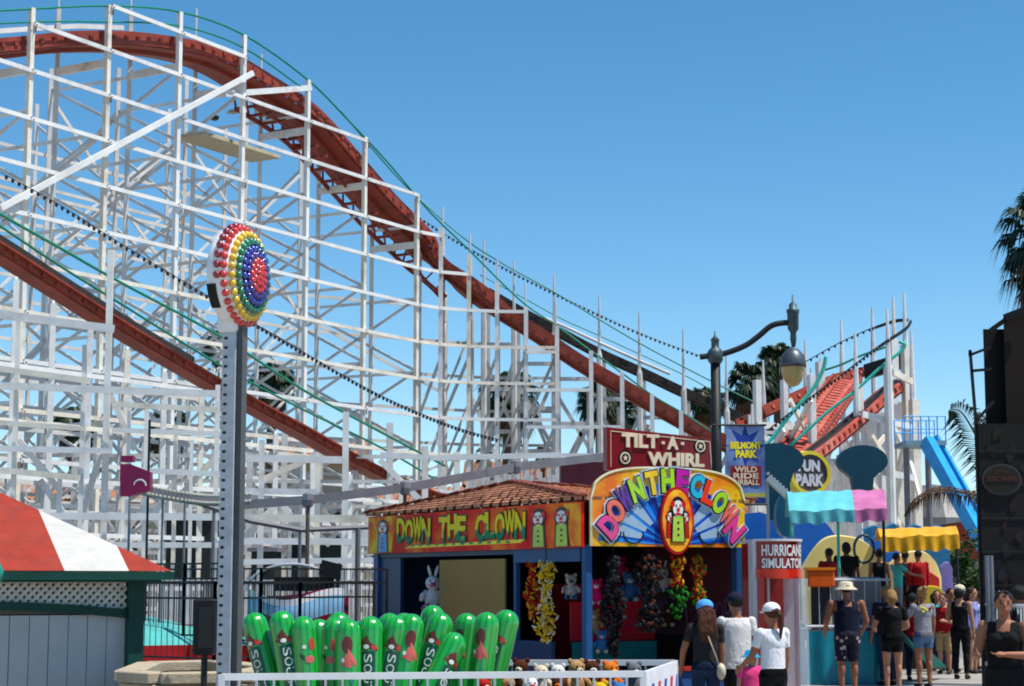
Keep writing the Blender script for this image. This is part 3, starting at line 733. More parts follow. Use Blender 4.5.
PW = mat('white_print', (0.7, 0.75, 0.68), 0.35); PB = mat('brown_print', (0.16, 0.035, 0.02), 0.35, coat=0.4); PR = mat('red_print', (0.5, 0.07, 0.05), 0.35, coat=0.4); PK = mat('salmon_print', (0.62, 0.16, 0.13), 0.35, coat=0.4); PT = mat('teal_print', (0.02, 0.25, 0.2), 0.35, coat=0.4)
BR, BL = 0.106, 1.35
def bat_r(z, a):
    t = z/BL
    base = BR*(0.8+0.2*min(1, t*3)) if z < BL-BR else BR*math.sqrt(max(0, 1-((z-(BL-BR))/BR)**2))
    return base*(1-0.035*abs(math.sin(a*5)))
def make_bat(variant):
    mb = MB(); zs = [0.0, 0.02, 0.2, 0.4, 0.6, 0.8, 1.0, 1.15, 1.22, BL-BR]+[BL-BR+BR*math.sin(math.radians(d)) for d in (15, 30, 45, 58, 70, 80, 87)]
    n = 40; vs = [(bat_r(z, 2*math.pi*j/n)*math.cos(2*math.pi*j/n), bat_r(z, 2*math.pi*j/n)*math.sin(2*math.pi*j/n), z) for z in zs for j in range(n)]
    mb.add(vs, [(i*n+j, i*n+(j+1) % n, (i+1)*n+(j+1) % n, (i+1)*n+j) for i in range(len(zs)-1) for j in range(n)]+[tuple(range((len(zs)-1)*n, len(zs)*n))])
    r = bpy.data.objects.new('inflatable_bat', None); COL.objects.link(r); r['_b'] = (0, 0, 0); r.empty_display_size = 0.05
    body = mb.build('vinyl_tube', INF, r, smooth=True)
    def wr(a0):
        def f(u, v, w):
            a = u/BR+a0-math.pi/2; rr = bat_r(v, a)/(1-0.035*abs(math.sin(a*5)))+0.001+w*0.3
            return Vector((rr*math.cos(a), rr*math.sin(a), v))
        return f
    def patch(poly, a0, m, lift=0.001, name='print'):
        f = wr(a0); b = MB(); k = len(poly)
        cu = sum(p[0] for p in poly)/k; cv = sum(p[1] for p in poly)/k
        vs = [f(cu, cv, lift*4)]; fs = []
        for s in (0.33, 0.66, 1.0):
            for (u, v) in poly: vs.append(f(cu+(u-cu)*s, cv+(v-cv)*s, lift*4))
        for i in range(k): fs.append((0, 1+i, 1+(i+1) % k))
        for l in (0, 1):
            for i in range(k): a = 1+l*k; fs.append((a+i, a+k+i, a+k+(i+1) % k, a+(i+1) % k))
        b.add(vs, fs); return b.build(name, m, r)
    circ = lambda cu, cv, ru, rv, n=12: [(cu+ru*math.cos(2*math.pi*i/n), cv+rv*math.sin(2*math.pi*i/n)) for i in range(n)]
    if variant in (0, 1):
        a0 = -0.35 if variant == 0 else 0.3
        patch([(-0.055, 0.62+i*0.0) if i == 0 else q for i, q in enumerate([(-0.06, 0.45), (0.0, 0.45), (0.06, 0.45), (0.062, 0.7), (0.06, 0.9), (0.06, 1.06), (0, 1.07), (-0.06, 1.06), (-0.06, 0.9), (-0.062, 0.7)])], a0, INFD, 0.0006, 'banner_print')
        tx = MB(); f = wr(a0)
        for k, ch in enumerate('SOUTH'):
            letters(tx, ch, None, -0.034, 0.975-k*0.08, 0.034, 1.04-k*0.08, 0.003, 0.006, 0.0, rot=-math.pi/2, warp=lambda u, v, w: f(u, v, w))
        tx.build('lettering', PW, r)
        patch([(-0.09, 1.10), (-0.03, 1.07), (0.03, 1.08), (0.08, 1.06), (0.07, 1.11), (0.02, 1.13), (-0.01, 1.19), (-0.05, 1.16)], a0, PB, 0.001, 'hat_print')
        patch([(0.02, 1.09), (0.05, 1.07), (0.09, 1.08), (0.06, 1.11), (0.03, 1.115)], a0, PR, 0.0016, 'scarf_print'); patch(circ(-0.015, 1.1, 0.024, 0.018), a0, PW, 0.002, 'eye_print')
    if variant == 2:
        patch(circ(0.0, 1.14, 0.045, 0.07), -0.2, PB, 0.0008, 'hat_print'); patch([(-0.06, 0.98), (0.0, 0.96), (0.07, 0.97), (0.06, 1.02), (0.02, 1.08), (0.0, 1.11), (-0.03, 1.04)], -0.1, PK, 0.0012, 'nose_print')
        patch(circ(-0.045, 1.02, 0.014, 0.018), -0.1, PW, 0.0014, 'eye_print'); patch(circ(0.03, 0.86, 0.02, 0.03), -0.1, PT, 0.0014, 'leaf_print')
    if variant == 3:
        patch(circ(-0.02, 1.1, 0.016, 0.016), 0, PW, 0.001, 'eye_print'); patch(circ(0.045, 1.12, 0.026, 0.05), 0, PR, 0.0012, 'scarf_print'); patch(circ(0.02, 1.0, 0.04, 0.03), 0, PK, 0.0012, 'nose_print')
        patch([(-0.06, 1.02), (-0.02, 0.99), (-0.02, 1.03), (-0.06, 1.05)], 0, INFD, 0.0014, 'moustache_print')
    if variant == 4: pass
    return r
BATS = [  # px, top py, depth, lean(deg), variant, label
 (249, 613, 15.6, -17, 0, 'leftmost inflatable cactus bat in the front row, leaning left against the cage'),
 (277, 611, 15.5, -12, 1, 'second front inflatable cactus bat from the left with brown hat and lettering'),
 (306, 616, 15.5, -4, 3, 'front cactus bat with white eyes and pink nose, third from the left'),
 (330, 617, 15.6, -1, 3, 'front cactus bat with pale eye and orange patch beside the dark hatted one'),
 (351, 619, 15.4, 0, 2, 'front cactus bat with dark cap and broad salmon nose near the cage centre'),
 (374, 616, 15.5, 1, 0, 'upright cactus bat with white letters down its middle at the cage centre'),
 (396, 616, 15.6, 7, 1, 'cactus bat with red hat leaning slightly right just past the cage centre'),
 (419, 614, 15.5, 10, 2, 'cactus bat with wide salmon nose leaning right before the tan board'),
 (446, 613, 15.6, 15, 0, 'tall cactus bat with lettering leaning right at the right of the front row'),
 (466, 634, 15.3, 27, 1, 'lowest cactus bat, leaning hard right over the stuffed toys'),
 (486, 612, 15.7, 6, 2, 'second cactus bat from the right end, standing before the tan board'),
 (508, 610, 15.9, 13, 0, 'rightmost inflatable cactus bat, shaded and leaning right'),
 (431, 605, 16.6, -3, 4, 'back cactus bat that rises highest above the front row'),
 (410, 613, 16.5, 3, 4, 'plain rear cactus bat peeping between two lettered bats right of centre'),
 (391, 613, 16.4, 2, 4, 'plain rear cactus bat behind the upright lettered bat'),
 (337, 612, 16.5, -3, 4, 'back cactus bat showing its top above the pair of pale eyed bats'),
 (293, 622, 16.4, -6, 4, 'low rear cactus bat between the second and third front bats'),
 (316, 619, 16.3, -3, 4, 'rear cactus bat half hidden behind the third front bat'),
 (356, 621, 16.4, 0, 4, 'low rear cactus bat behind the salmon nosed centre bat'),
 (465, 613, 16.5, 6, 2, 'rear cactus bat above the lowest leaning bat'),
 (495, 618, 16.5, 4, 4, 'rear cactus bat just showing between the two rightmost bats'),
 (262, 640, 16.2, -10, 4, 'low rear cactus bat between the two leftmost bats'),
]
protos = {}
for px, py, Y, lean, var, lab in BATS:
    if var not in protos: protos[var] = make_bat(var); b = protos[var]
    else: b = copy_tree(protos[var])
    top = P(px, py, Y); a = math.radians(lean); tp = Vector((math.sin(a), 0.08, math.cos(a))).normalized()
    base = top-tp*BL
    b.rotation_euler = (-0.08, a, random.uniform(-0.4, 0.4)); b.location = base
    tag(b, lab, 'inflatable toy', 'inflatable cactus bats standing in the cage')
# ================================================================ white cage with toys
cage = thing('toy_cage', (-0.5, 15, 0), 'white tubular pen holding inflatable cactus bats and stuffed toys', 'pen')
CW = mat('white_powder_coat', (0.72, 0.72, 0.72), 0.35, var=0.05, dirt=(0.5, 0.48, 0.45))
rz = P(222, 677, 14.7).z
cA = P(222, 677, 14.7); cB = P(643, 671, 15.2); cC = P(675, 659, 17.3); cD = P(380, 660, 17.3)
for p in (cA, cB, cC, cD): p.z = rz
def panel(a, b, name, step):
    mb = MB(); mb.beam(a, b, 0.05, 0.05); mb.beam(a-Vector((0, 0, 0.95)), b-Vector((0, 0, 0.95)), 0.04, 0.04)
    mb.beam(a-Vector((0, 0, 0.13)), b-Vector((0, 0, 0.13)), 0.02, 0.02)
    n = max(1, int((b-a).length/step))
    for k in range(n+1):
        p = a+(b-a)*k/n; mb.tube([p, p-Vector((0, 0, 0.95))], 0.011, 6)
    mb.build(name, CW, cage)
panel(cA, cB, 'front_rail', 0.13); panel(cD, cC, 'back_rail', 0.13)
for p in (cA, cB, cC, cD): MB().post(p.x, p.y, 0, rz+0.02, 0.05, 0.05).build('leg', CW, cage)
sdx = Fr(cB, (cC-cB)); mb = MB(); Ls = (cC-cB).length
mb.box(sdx(Ls/2, -0.46, 0), (Ls, 0.03, 0.95), Matrix.Rotation(math.atan2((cC-cB).y, (cC-cB).x), 3, 'Z')); sp_ = mb.build('side_panel', mat('white_panel', (0.72, 0.72, 0.74), 0.4), cage)
mb = MB(); mb2 = MB()
for k in range(5):
    u = 0.25+k*0.42; letters(mb if k % 2 else mb2, 'BATSX'[k:k+1] if False else '/', sdx, u, -0.42, u+0.3, -0.1, 0.017, 0.021, 0.05)
mb.build('red_graphic', mat('sign_red', (0.6, 0.03, 0.05), 0.4), sp_); mb2.build('blue_graphic', mat('sign_blue', (0.03, 0.08, 0.4), 0.4), sp_)
# stuffed toys
def fur(name, c): return mat(name, c, 0.95, var=0.2, scale=30, bump=0.6, spec=0.1)
F_ = {'tan': fur('tan_plush', (0.5, 0.32, 0.15)), 'cream': fur('cream_plush', (0.7, 0.62, 0.48)), 'brown': fur('brown_plush', (0.12, 0.045, 0.025)), 'white': fur('white_plush', (0.75, 0.74, 0.72)),
      'pink': fur('pink_plush', (0.7, 0.25, 0.35)), 'hot': fur('magenta_plush', (0.7, 0.03, 0.2)), 'blue': fur('blue_plush', (0.08, 0.25, 0.5)), 'red': fur('red_plush', (0.5, 0.03, 0.03)), 'yellow': fur('yellow_plush', (0.75, 0.5, 0.04)), 'green': fur('green_plush', (0.05, 0.3, 0.04)), 'black': fur('black_plush', (0.02, 0.02, 0.022)), 'grey': fur('grey_plush', (0.2, 0.2, 0.22)), 'darkg': fur('dark_grey_plush', (0.06, 0.055, 0.06)), 'orange': fur('orange_plush', (0.7, 0.22, 0.03))}
def plush(loc, s, body, face, label, group, rz=0.0, ear='round', name='stuffed_toy'):
    t = thing(name, loc, label, 'stuffed toy', group, rz); t['_b'] = (0, 0, 0)
    b = MB(); b.ell((0, 0, 0.28*s), (0.22*s, 0.18*s, 0.28*s), 12, 8); b.build('body', F_[body], t, smooth=True)
    h = MB(); h.ell((0, -0.03*s, 0.68*s), (0.2*s, 0.18*s, 0.19*s), 12, 8)
    hd_ = h.build('head', F_[body], t, smooth=True)
    m = MB(); m.ell((0, -0.19*s, 0.63*s), (0.09*s, 0.07*s, 0.07*s), 10, 6); m.build('muzzle', F_[face], hd_, smooth=True)
    e = MB()
    for sx_ in (-1, 1): e.ell((0.07*s*sx_, -0.19*s, 0.73*s), 0.022*s, 8, 5)
    e.ell((0, -0.26*s, 0.65*s), 0.024*s, 8, 5); e.build('eyes_and_nose', BLACK, hd_, smooth=True)
    for sx_ in (-1, 1):
        q = MB()
        if ear == 'round': q.ell((0.15*s*sx_, 0, 0.84*s), (0.07*s, 0.04*s, 0.07*s), 8, 6)
        else: q.ell((0.09*s*sx_, 0, 0.98*s), (0.045*s, 0.03*s, 0.17*s), 8, 6, Matrix.Rotation(0.25*sx_, 3, 'Y'))
        q.build('ear', F_[body], hd_, smooth=True)
        q = MB(); q.tube([(0.17*s*sx_, -0.02*s, 0.46*s), (0.27*s*sx_, -0.1*s, 0.36*s), (0.29*s*sx_, -0.18*s, 0.24*s)], [0.07*s, 0.065*s, 0.06*s], 8); q.build('arm', F_[body], t, smooth=True)
        q = MB(); q.tube([(0.1*s*sx_, -0.05*s, 0.1*s), (0.16*s*sx_, -0.2*s, 0.06*s), (0.18*s*sx_, -0.32*s, 0.08*s)], [0.085*s, 0.08*s, 0.075*s], 8); q.build('leg', F_[face], t, smooth=True)
    return t
TOYS = [(521, 668, 16.6, .34, 'brown', 'cream', 'round', 'small brown bear at the left of the toys in the pen'),
 (541, 668, 16.7, .36, 'cream', 'white', 'round', 'cream bear sitting in the pen below the yellow plush garland'),
 (558, 667, 16.9, .36, 'white', 'tan', 'round', 'white bear with tan muzzle in the pen'),
 (576, 669, 16.6, .34, 'tan', 'cream', 'round', 'tan bear in the pen under the blue corner post'),
 (592, 668, 16.9, .34, 'brown', 'white', 'round', 'dark brown bear with white paws in the pen'),
 (610, 670, 16.5, .34, 'orange', 'yellow', 'round', 'orange bear near the right side of the pen'),
 (634, 668, 16.7, .34, 'grey', 'white', 'round', 'grey bear by the printed side panel of the pen'),
 (508, 678, 15.6, .34, 'tan', 'brown', 'round', 'front tan bear right under the rightmost cactus bat'),
 (530, 682, 15.6, .34, 'white', 'red', 'round', 'white bear with red paws close to the front rail'),
 (560, 682, 15.6, .34, 'brown', 'orange', 'round', 'brown bear with orange paws close to the front rail'),
 (484, 680, 15.5, .32, 'red', 'white', 'round', 'red bear between the cactus bats and the other toys'),
 (600, 684, 15.6, .36, 'yellow', 'green', 'round', 'yellow and green bear at the right of the front rail'),
 (620, 686, 15.7, .34, 'blue', 'yellow', 'round', 'blue bear at the far right corner of the front rail')]
heap = MB()
for px, py, Y, s, b, f, e, lab in TOYS:
    q = P(px, py, Y); plush((q.x, q.y, q.z-0.72*s), s*random.uniform(.85, 1.1), b, f, lab, 'stuffed toys in the white pen', random.uniform(-.6, .6), e)
shelf = MB(); a = P(500, 686, 16.2); shelf.box(((cA.x+cB.x)/2+1.0, 16.1, 0.55), (2.2, 1.5, 0.03)); shelf.build('toy_shelf', BLACK, cage)
# ================================================================ clown game booth
NAVY = mat('navy_blue_paint', (0.02, 0.075, 0.17), 0.45, var=0.15, scale=2)
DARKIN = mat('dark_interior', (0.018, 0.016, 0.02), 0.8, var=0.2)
ROOFC = mat('terracotta_shingle', (0.54, 0.27, 0.16), 0.8, var=0.22, scale=6, dirt=(0.3, 0.12, 0.08), bump=0.4)
MAROON = mat('maroon_panel', (0.10, 0.012, 0.03), 0.5, var=0.25, scale=1.5)
CRIM = mat('crimson_panel', (0.5, 0.015, 0.045), 0.5, var=0.15, scale=1.5)
TAN = mat('tan_board', (0.36, 0.25, 0.09), 0.7, var=0.06, scale=1.2)
dL = Vector((-0.467, 0.884, 0)); dR = Vector((0.884, 0.467, 0)); BC = Vector((1.0, 26.0, 0))
LL, LR = 7.1, 2.6
def bp(l, r, z): return BC+dL*l+dR*r+Vector((0, 0, z))
booth = thing('game_booth', tuple(bp(3.5, 1.3, 0)), 'clown toss game booth with terracotta roof and navy posts', 'game booth')
def board(a, b, z0, z1, th, name, m, parent=None, bevel=0):
    a = Vector((a.x, a.y, (z0+z1)/2)); b = Vector((b.x, b.y, (z0+z1)/2)); mb = MB(); mb.beam(a, b, th, z1-z0); return mb.build(name, m, parent or booth, bevel=bevel)
ze, za = 2.92, 3.36
apex = bp(4.5, 1.3, za); ov = 0.12
cr = [bp(-ov, -ov, ze), bp(LL+ov, -ov, ze), bp(LL+ov, LR+ov, ze), bp(-ov, LR+ov, ze)]
rf = MB()
def course(a, b, ap, n=9):
    "shingle courses, each a thin lipped strip broken into tabs"
    for k in range(n):
        t0, t1 = k/n, (k+1)/n
        p0, p1 = a.lerp(ap, t0), b.lerp(ap, t0); q0, q1 = a.lerp(ap, t1), b.lerp(ap, t1)
        L_ = (p1-p0).length; nt_ = max(2, int(L_/0.3))
        for j in range(nt_):
            s0, s1 = j/nt_, (j+1)/nt_-0.012
            dz = 0.02+random.uniform(0, 0.012)
            v = [p0.lerp(p1, s0)+Vector((0, 0, dz)), p0.lerp(p1, s1)+Vector((0, 0, dz)), q0.lerp(q1, s1)+Vector((0, 0, 0.002)), q0.lerp(q1, s0)+Vector((0, 0, 0.002))]
            w = [p0.lerp(p1, s0)-Vector((0, 0, 0.03)), p0.lerp(p1, s1)-Vector((0, 0, 0.03))]
            rf.add(v+w, [(0, 1, 2, 3), (4, 5, 1, 0)])
for a, b in zip(cr, cr[1:]+cr[:1]): course(a, b, apex)
roof = rf.build('roof', ROOFC, booth)
hp_ = MB()
for c in cr:
    n = 12
    for k in range(n): hp_.beam(c.lerp(apex, k/n)+Vector((0, 0, .03)), c.lerp(apex, (k+0.8)/n)+Vector((0, 0, .045)), 0.16, 0.03)
hp_.build('hip_tiles', mat('dark_hip_tile', (0.22, 0.07, 0.045), 0.8, var=0.3), roof)
board(bp(0, 0, 0), bp(0.001, 0, 0), 0, 1, 0.01, 'filler', NAVY) if False else None
# ceiling so that the inside is dark
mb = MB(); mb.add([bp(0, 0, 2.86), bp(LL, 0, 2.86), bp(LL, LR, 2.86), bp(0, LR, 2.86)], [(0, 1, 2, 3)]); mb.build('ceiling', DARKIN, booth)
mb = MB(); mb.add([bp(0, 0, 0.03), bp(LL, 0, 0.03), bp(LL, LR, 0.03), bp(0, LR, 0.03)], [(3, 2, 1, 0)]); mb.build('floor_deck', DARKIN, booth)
for (l, r, w) in ((0.05, 0.05, .11), (LL-.1, .07, .2), (0.07, LR-.06, .13), (2.1, .06, .08)):
    p = bp(l, r, 0); MB().post(p.x, p.y, 0.0, 2.3, w, w, math.atan2(dR.y, dR.x)).build('post', mat('blue_post_paint', (0.025, 0.11, 0.26), 0.45, var=0.1), booth, bevel=0.01)
board(bp(0.15, .05, 0), bp(2.1, .05, 0), 2.06, 2.27, 0.1, 'header_beam', MATS['blue_post_paint'])
board(bp(2.1, .05, 0), bp(LL-.1, .05, 0), 2.18, 2.27, 0.1, 'header_beam', NAVY)
board(bp(LL-1.0, .05, 0), bp(LL-.15, .05, 0), 0.04, 2.17, 0.06, 'end_panel', NAVY)
bd = board(bp(2.35, .0, 0), bp(4.55, .0, 0), 0.9, 2.12, 0.03, 'tan_board', TAN)
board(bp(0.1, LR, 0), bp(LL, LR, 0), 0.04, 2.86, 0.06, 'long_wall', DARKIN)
board(bp(LL, 0.1, 0), bp(LL, LR, 0), 0.04, 2.86, 0.06, 'end_wall', NAVY)
board(bp(0.12, LR-.05, 0), bp(2.6, LR-.05, 0), 1.0, 2.3, 0.03, 'maroon_lining', MAROON)
board(bp(2.6, LR-.05, 0), bp(6.0, LR-.05, 0), 0.5, 1.75, 0.03, 'red_lining', CRIM)
board(bp(1.0, .05, 0), bp(LL-1, .05, 0), 0.04, 0.95, 0.06, 'counter_front', NAVY)
board(bp(-0.02, .1, 0), bp(-0.02, LR, 0), 0.04, 0.55, 0.05, 'counter_front', mat('counter_blue', (0.04, 0.12, 0.3), 0.5))
board(bp(-0.05, 1.2, 0), bp(-0.05, LR, 0), 0.56, 0.62, 0.06, 'counter_stripe', mat('counter_red', (0.5, 0.05, 0.04), 0.5))
board(bp(1.3, .5, 0), bp(1.3, LR-.7, 0), 0.95, 1.5, 0.04, 'back_shelf', CRIM); board(bp(1.25, .5, 0), bp(1.25, LR-.7, 0), 0.6, 0.93, 0.04, 'back_shelf', mat('teal_shelf', (0.02, 0.25, 0.27), 0.5))
# scribbled graffiti on the maroon lining
gf = Fr(bp(2.6, LR-.075, 0), -dL); sc = MB()
for k, ch in enumerate('SIMULATOR'): letters(sc, ch, gf, 0.15+k*0.26, 1.15+0.05*(k % 2), 0.37+k*0.26, 1.45+0.05*(k % 3), 0, 0.008, 0.0, rot=0.15*(-1)**k)
sc.build('wall_lettering', mat('faded_violet_print', (0.2, 0.1, 0.2), 0.6), booth)
# ---- long sign
sg = Fr(bp(LL+.08, -0.09, 0), -dL)       # u runs from far left to the corner
LS = LL+0.14; Z0, Z1 = 2.25, 2.87
ls = thing('long_clown_sign', tuple(sg(0, Z0)), 'long red and orange game sign with yellow green letters along the booth side', 'sign')
def sign_mat(name, c1, c2, c3, scale=1.2):
    m = mat(name, c1, 0.5, spec=0.12); nt = m.node_tree; N = nt.nodes; L = nt.links; b = N['Principled BSDF']
    tc = N.new('ShaderNodeTexCoord'); n = N.new('ShaderNodeTexNoise'); n.inputs['Scale'].default_value = scale; n.inputs['Detail'].default_value = 4
    r = N.new('ShaderNodeValToRGB'); r.color_ramp.elements[0].position = 0.36; r.color_ramp.elements[0].color = (*c1, 1); r.color_ramp.elements[1].position = 0.64; r.color_ramp.elements[1].color = (*c3, 1)
    e = r.color_ramp.elements.new(0.5); e.color = (*c2, 1)
    L.new(tc.outputs['Object'], n.inputs['Vector']); L.new(n.outputs['Fac'], r.inputs[0]); L.new(r.outputs[0], b.inputs['Base Color']); return m
SRED = sign_mat('sign_red_swirl', (0.62, 0.004, 0.006), (0.78, 0.02, 0.006), (0.9, 0.2, 0.008), 1.5)
SORG = sign_mat('sign_orange_swirl', (0.8, 0.1, 0.01), (0.95, 0.35, 0.02), (0.95, 0.6, 0.03), 3.0)
mb = MB(); mb.prism([(0, Z0), (LS, Z0), (LS, Z1), (0, Z1)], sg, -0.04, 0.0); pan = mb.build('sign_panel', SRED, ls)
mb = MB(); mb.prism([(0.02, Z0+.02), (0.95, Z0+.02), (1.15, Z1-.02), (0.02, Z1-.02)], sg, 0.0, 0.004); mb.prism([(LS-.3, Z0+.02), (LS-.02, Z0+.02), (LS-.02, Z1-.02), (LS-.5, Z1-.02)], sg, 0.0, 0.004); mb.build('orange_field', SORG, pan)
YEL = mat('sign_yellow', (0.9, 0.78, 0.03), 0.4); SGR = mat('sign_green', (0.02, 0.3, 0.12), 0.4); SBK = mat('sign_outline', (0.02, 0.015, 0.03), 0.4)
SW = mat('sign_white', (0.78, 0.78, 0.75), 0.4); SR = mat('sign_bright_red', (0.6, 0.02, 0.015), 0.4)
def bubble(txt, fr, u0, v0, u1, v1, mats, parent, w=0.006, names=('letter_outline', 'letters'), jig=0.02, out=0.045, tw=0.9):
    n = len(txt); st = (u1-u0)/n; groups = {}
    ob = MB()
    for k, ch in enumerate(txt):
        if ch == ' ': continue
        a, b = u0+k*st+st*(1-tw)/2, u0+(k+1)*st-st*(1-tw)/2; dv = jig*(-1)**k; e = (b-a)*0.07
        letters(ob, ch, fr, a-e, v0+dv-e, b+e, v1+dv+e, w, w+0.004, 0.07, rot=0.03*(-1)**k)
        mi = k % len(mats); groups.setdefault(mi, MB()); letters(groups[mi], ch, fr, a, v0+dv, b, v1+dv, w+0.004, w+0.012, 0.035, rot=0.03*(-1)**k)
    ob.build(names[0], SBK, parent)
    for mi, g_ in groups.items(): g_.build(names[1], mats[mi], parent)
    return groups
lr = lambda a: a
YG = mat('yellow_green_brushed', (.9, .78, .03), .5, spec=.1); nt = YG.node_tree; N = nt.nodes; tc = N.new('ShaderNodeTexCoord'); sx_ = N.new('ShaderNodeSeparateXYZ'); nt.links.new(tc.outputs['Object'], sx_.inputs[0]); nz_ = N.new('ShaderNodeTexNoise'); nz_.inputs['Scale'].default_value = 5; nt.links.new(tc.outputs['Object'], nz_.inputs['Vector'])
ad_ = N.new('ShaderNodeMath'); ad_.operation = 'MULTIPLY_ADD'; ad_.inputs[1].default_value = .55; nt.links.new(nz_.outputs['Fac'], ad_.inputs[0]); nt.links.new(sx_.outputs[2], ad_.inputs[2]); rp_ = N.new('ShaderNodeValToRGB'); rp_.color_ramp.elements[0].position = .53; rp_.color_ramp.elements[0].color = (.01, .22, .1, 1); rp_.color_ramp.elements[1].position = .6; rp_.color_ramp.elements[1].color = (.85, .68, .02, 1); nt.links.new(ad_.outputs[0], rp_.inputs[0]); nt.links.new(rp_.outputs[0], N['Principled BSDF'].inputs['Base Color'])
bubble('DOWN THE CLOWN', sg, 1.2, Z0+.16, LS-1.6, Z1-.07, [YG], ls, jig=0.016, tw=1.0)
# green lower halves inside the letters and the ribbon
mb = MB()
for k, ch in enumerate('DOWN THE CLOWN'):
    if ch == ' ': continue
    st = (LS-1.75-1.4)/14; a = 1.4+k*st+st*.3; letters(mb, ch, sg, a, Z0+.2, a+st*.36, Z1-.22, 0.0185, 0.0205, 0.0)

mb = MB(); mb.prism([(1.5, Z0+.07), (LS-1.75, Z0+.09), (LS-1.6, Z0+.14), (1.7, Z0+.11)], sg, 0.005, 0.01); mb.build('ribbon', YEL, ls)
mb = MB()
for k in range(12): mb.box(sg(1.8+k*0.3, Z0+.11, 0.012), (0.12, 0.006, 0.03), Matrix.Rotation(math.atan2(-dL.y, -dL.x), 3, 'Z'))
mb.build('ribbon_checks', SGR, ls)
def clown(fr0, u, v, s, parent, body=YEL, w=0.01, su=1.0):
    u_0 = u; fr = lambda a, b, c=0: fr0(u_0+(a-u_0)*su, b, c)
    ov = lambda cu, cv, ru, rv, n=18: [(cu+ru*math.cos(2*math.pi*i/n), cv+rv*math.sin(2*math.pi*i/n)) for i in range(n)]
    mb = MB(); mb.prism(ov(u, v+.3*s, .2*s, .26*s)+[], fr, w-0.002, w); mb.prism([(u-.2*s, v-.5*s), (u+.2*s, v-.5*s), (u+.17*s, v+.2*s), (u-.17*s, v+.2*s)], fr, w-0.002, w); mb.build('doll_outline', SBK, parent)
    mb = MB(); mb.prism([(u-.16*s, v-.48*s), (u+.16*s, v-.48*s), (u+.13*s, v+.1*s), (u-.13*s, v+.1*s)], fr, w, w+0.003); mb.build('doll_body', body, parent)
    mb = MB(); mb.prism(ov(u, v+.28*s, .14*s, .19*s), fr, w+0.003, w+0.006); mb.build('doll_face', SW, parent)
    mb = MB(); mb.prism(ov(u, v+.25*s, .045*s, .05*s), fr, w+0.006, w+0.012); mb.prism(ov(u, v+.15*s, .09*s, .03*s), fr, w+0.006, w+0.009)
    mb.prism(ov(u-.15*s, v+.38*s, .06*s, .08*s), fr, w+0.004, w+0.008); mb.prism(ov(u+.15*s, v+.38*s, .06*s, .08*s), fr, w+0.004, w+0.008); mb.build('doll_nose_and_hair', SR, parent)
    mb = MB()
    for s_ in (-1, 1): mb.prism(ov(u+s_*.055*s, v+.34*s, .02*s, .035*s), fr, w+0.006, w+0.009)
    for k in range(3): mb.prism(ov(u, v-.05*s-k*.14*s, .03*s, .03*s), fr, w+0.003, w+0.006)
    mb.build('doll_eyes_and_buttons', SBK, parent)
clown(sg, 0.62, Z0+.27, .52, ls, mat('sign_skyblue', (0.15, 0.35, 0.6), 0.4), su=2.2); clown(sg, LS-1.22, Z0+.27, .52, ls, mat('sign_lime', (0.45, 0.6, 0.1), 0.4), su=2.0); clown(sg, LS-.55, Z0+.27, .52, ls, MATS['sign_lime'], su=2.0)
# ---- arched front sign
ag = Fr(bp(-0.12, 0.02, 0), dR); LA = 2.52; b0 = 2.265
asn = thing('arched_clown_sign', tuple(ag(0, b0)), 'arched yellow sign with rainbow letters, blue rays and an oval clown medallion', 'sign')
def arch(u):
    t = u/LA
    return b0+0.66+0.43*(1-abs(2*t-1)**3.4)**.45
ap_ = [(0, b0), (LA, b0)]+[(LA*(1-i/40), arch(LA*(1-i/40))) for i in range(41)]
SYO = mat('sign_yellow_dots', (0.8, 0.5, 0.02), 0.4, coat=0.15); nt_ = SYO.node_tree; N_ = nt_.nodes; L_ = nt_.links
vo = N_.new('ShaderNodeTexVoronoi'); vo.inputs['Scale'].default_value = 11; vo.inputs['Randomness'].default_value = 0.15; tc = N_.new('ShaderNodeTexCoord'); L_.new(tc.outputs['Object'], vo.inputs['Vector'])
n5 = N_.new('ShaderNodeTexNoise'); n5.inputs['Scale'].default_value = 1.3; L_.new(tc.outputs['Object'], n5.inputs['Vector'])
r5 = N_.new('ShaderNodeValToRGB'); r5.color_ramp.elements[0].color = (0.75, 0.48, 0.01, 1); r5.color_ramp.elements[0].position = 0.38; r5.color_ramp.elements[1].color = (0.72, 0.15, 0.01, 1); r5.color_ramp.elements[1].position = 0.54; L_.new(n5.outputs['Fac'], r5.inputs[0])
mr = N_.new('ShaderNodeMapRange'); mr.inputs[1].default_value = 0.25; mr.inputs[2].default_value = 0.35; mr.inputs[3].default_value = 0.95; mr.inputs[4].default_value = 0; L_.new(vo.outputs['Distance'], mr.inputs[0])
mx = N_.new('ShaderNodeMix'); mx.data_type = 'RGBA'; mx.inputs[7].default_value = (0.75, 0.25, 0.01, 1); L_.new(r5.outputs[0], mx.inputs[6]); L_.new(mr.outputs[0], mx.inputs[0]); L_.new(mx.outputs[2], N_['Principled BSDF'].inputs['Base Color'])
mb = MB(); mb.prism(ap_, ag, -0.06, 0.0); ap = mb.build('sign_panel', SYO, asn)
mb = MB(); ed = [(u, v) for u, v in ap_]
for (a, b) in zip(ed[2:], ed[3:]+[ed[0]]): mb.beam(ag(a[0], a[1], 0.0), ag(b[0], b[1], 0.0), 0.03, 0.025)
mb.build('sign_edge', mat('pale_edge', (0.75, 0.7, 0.5), 0.5), asn)
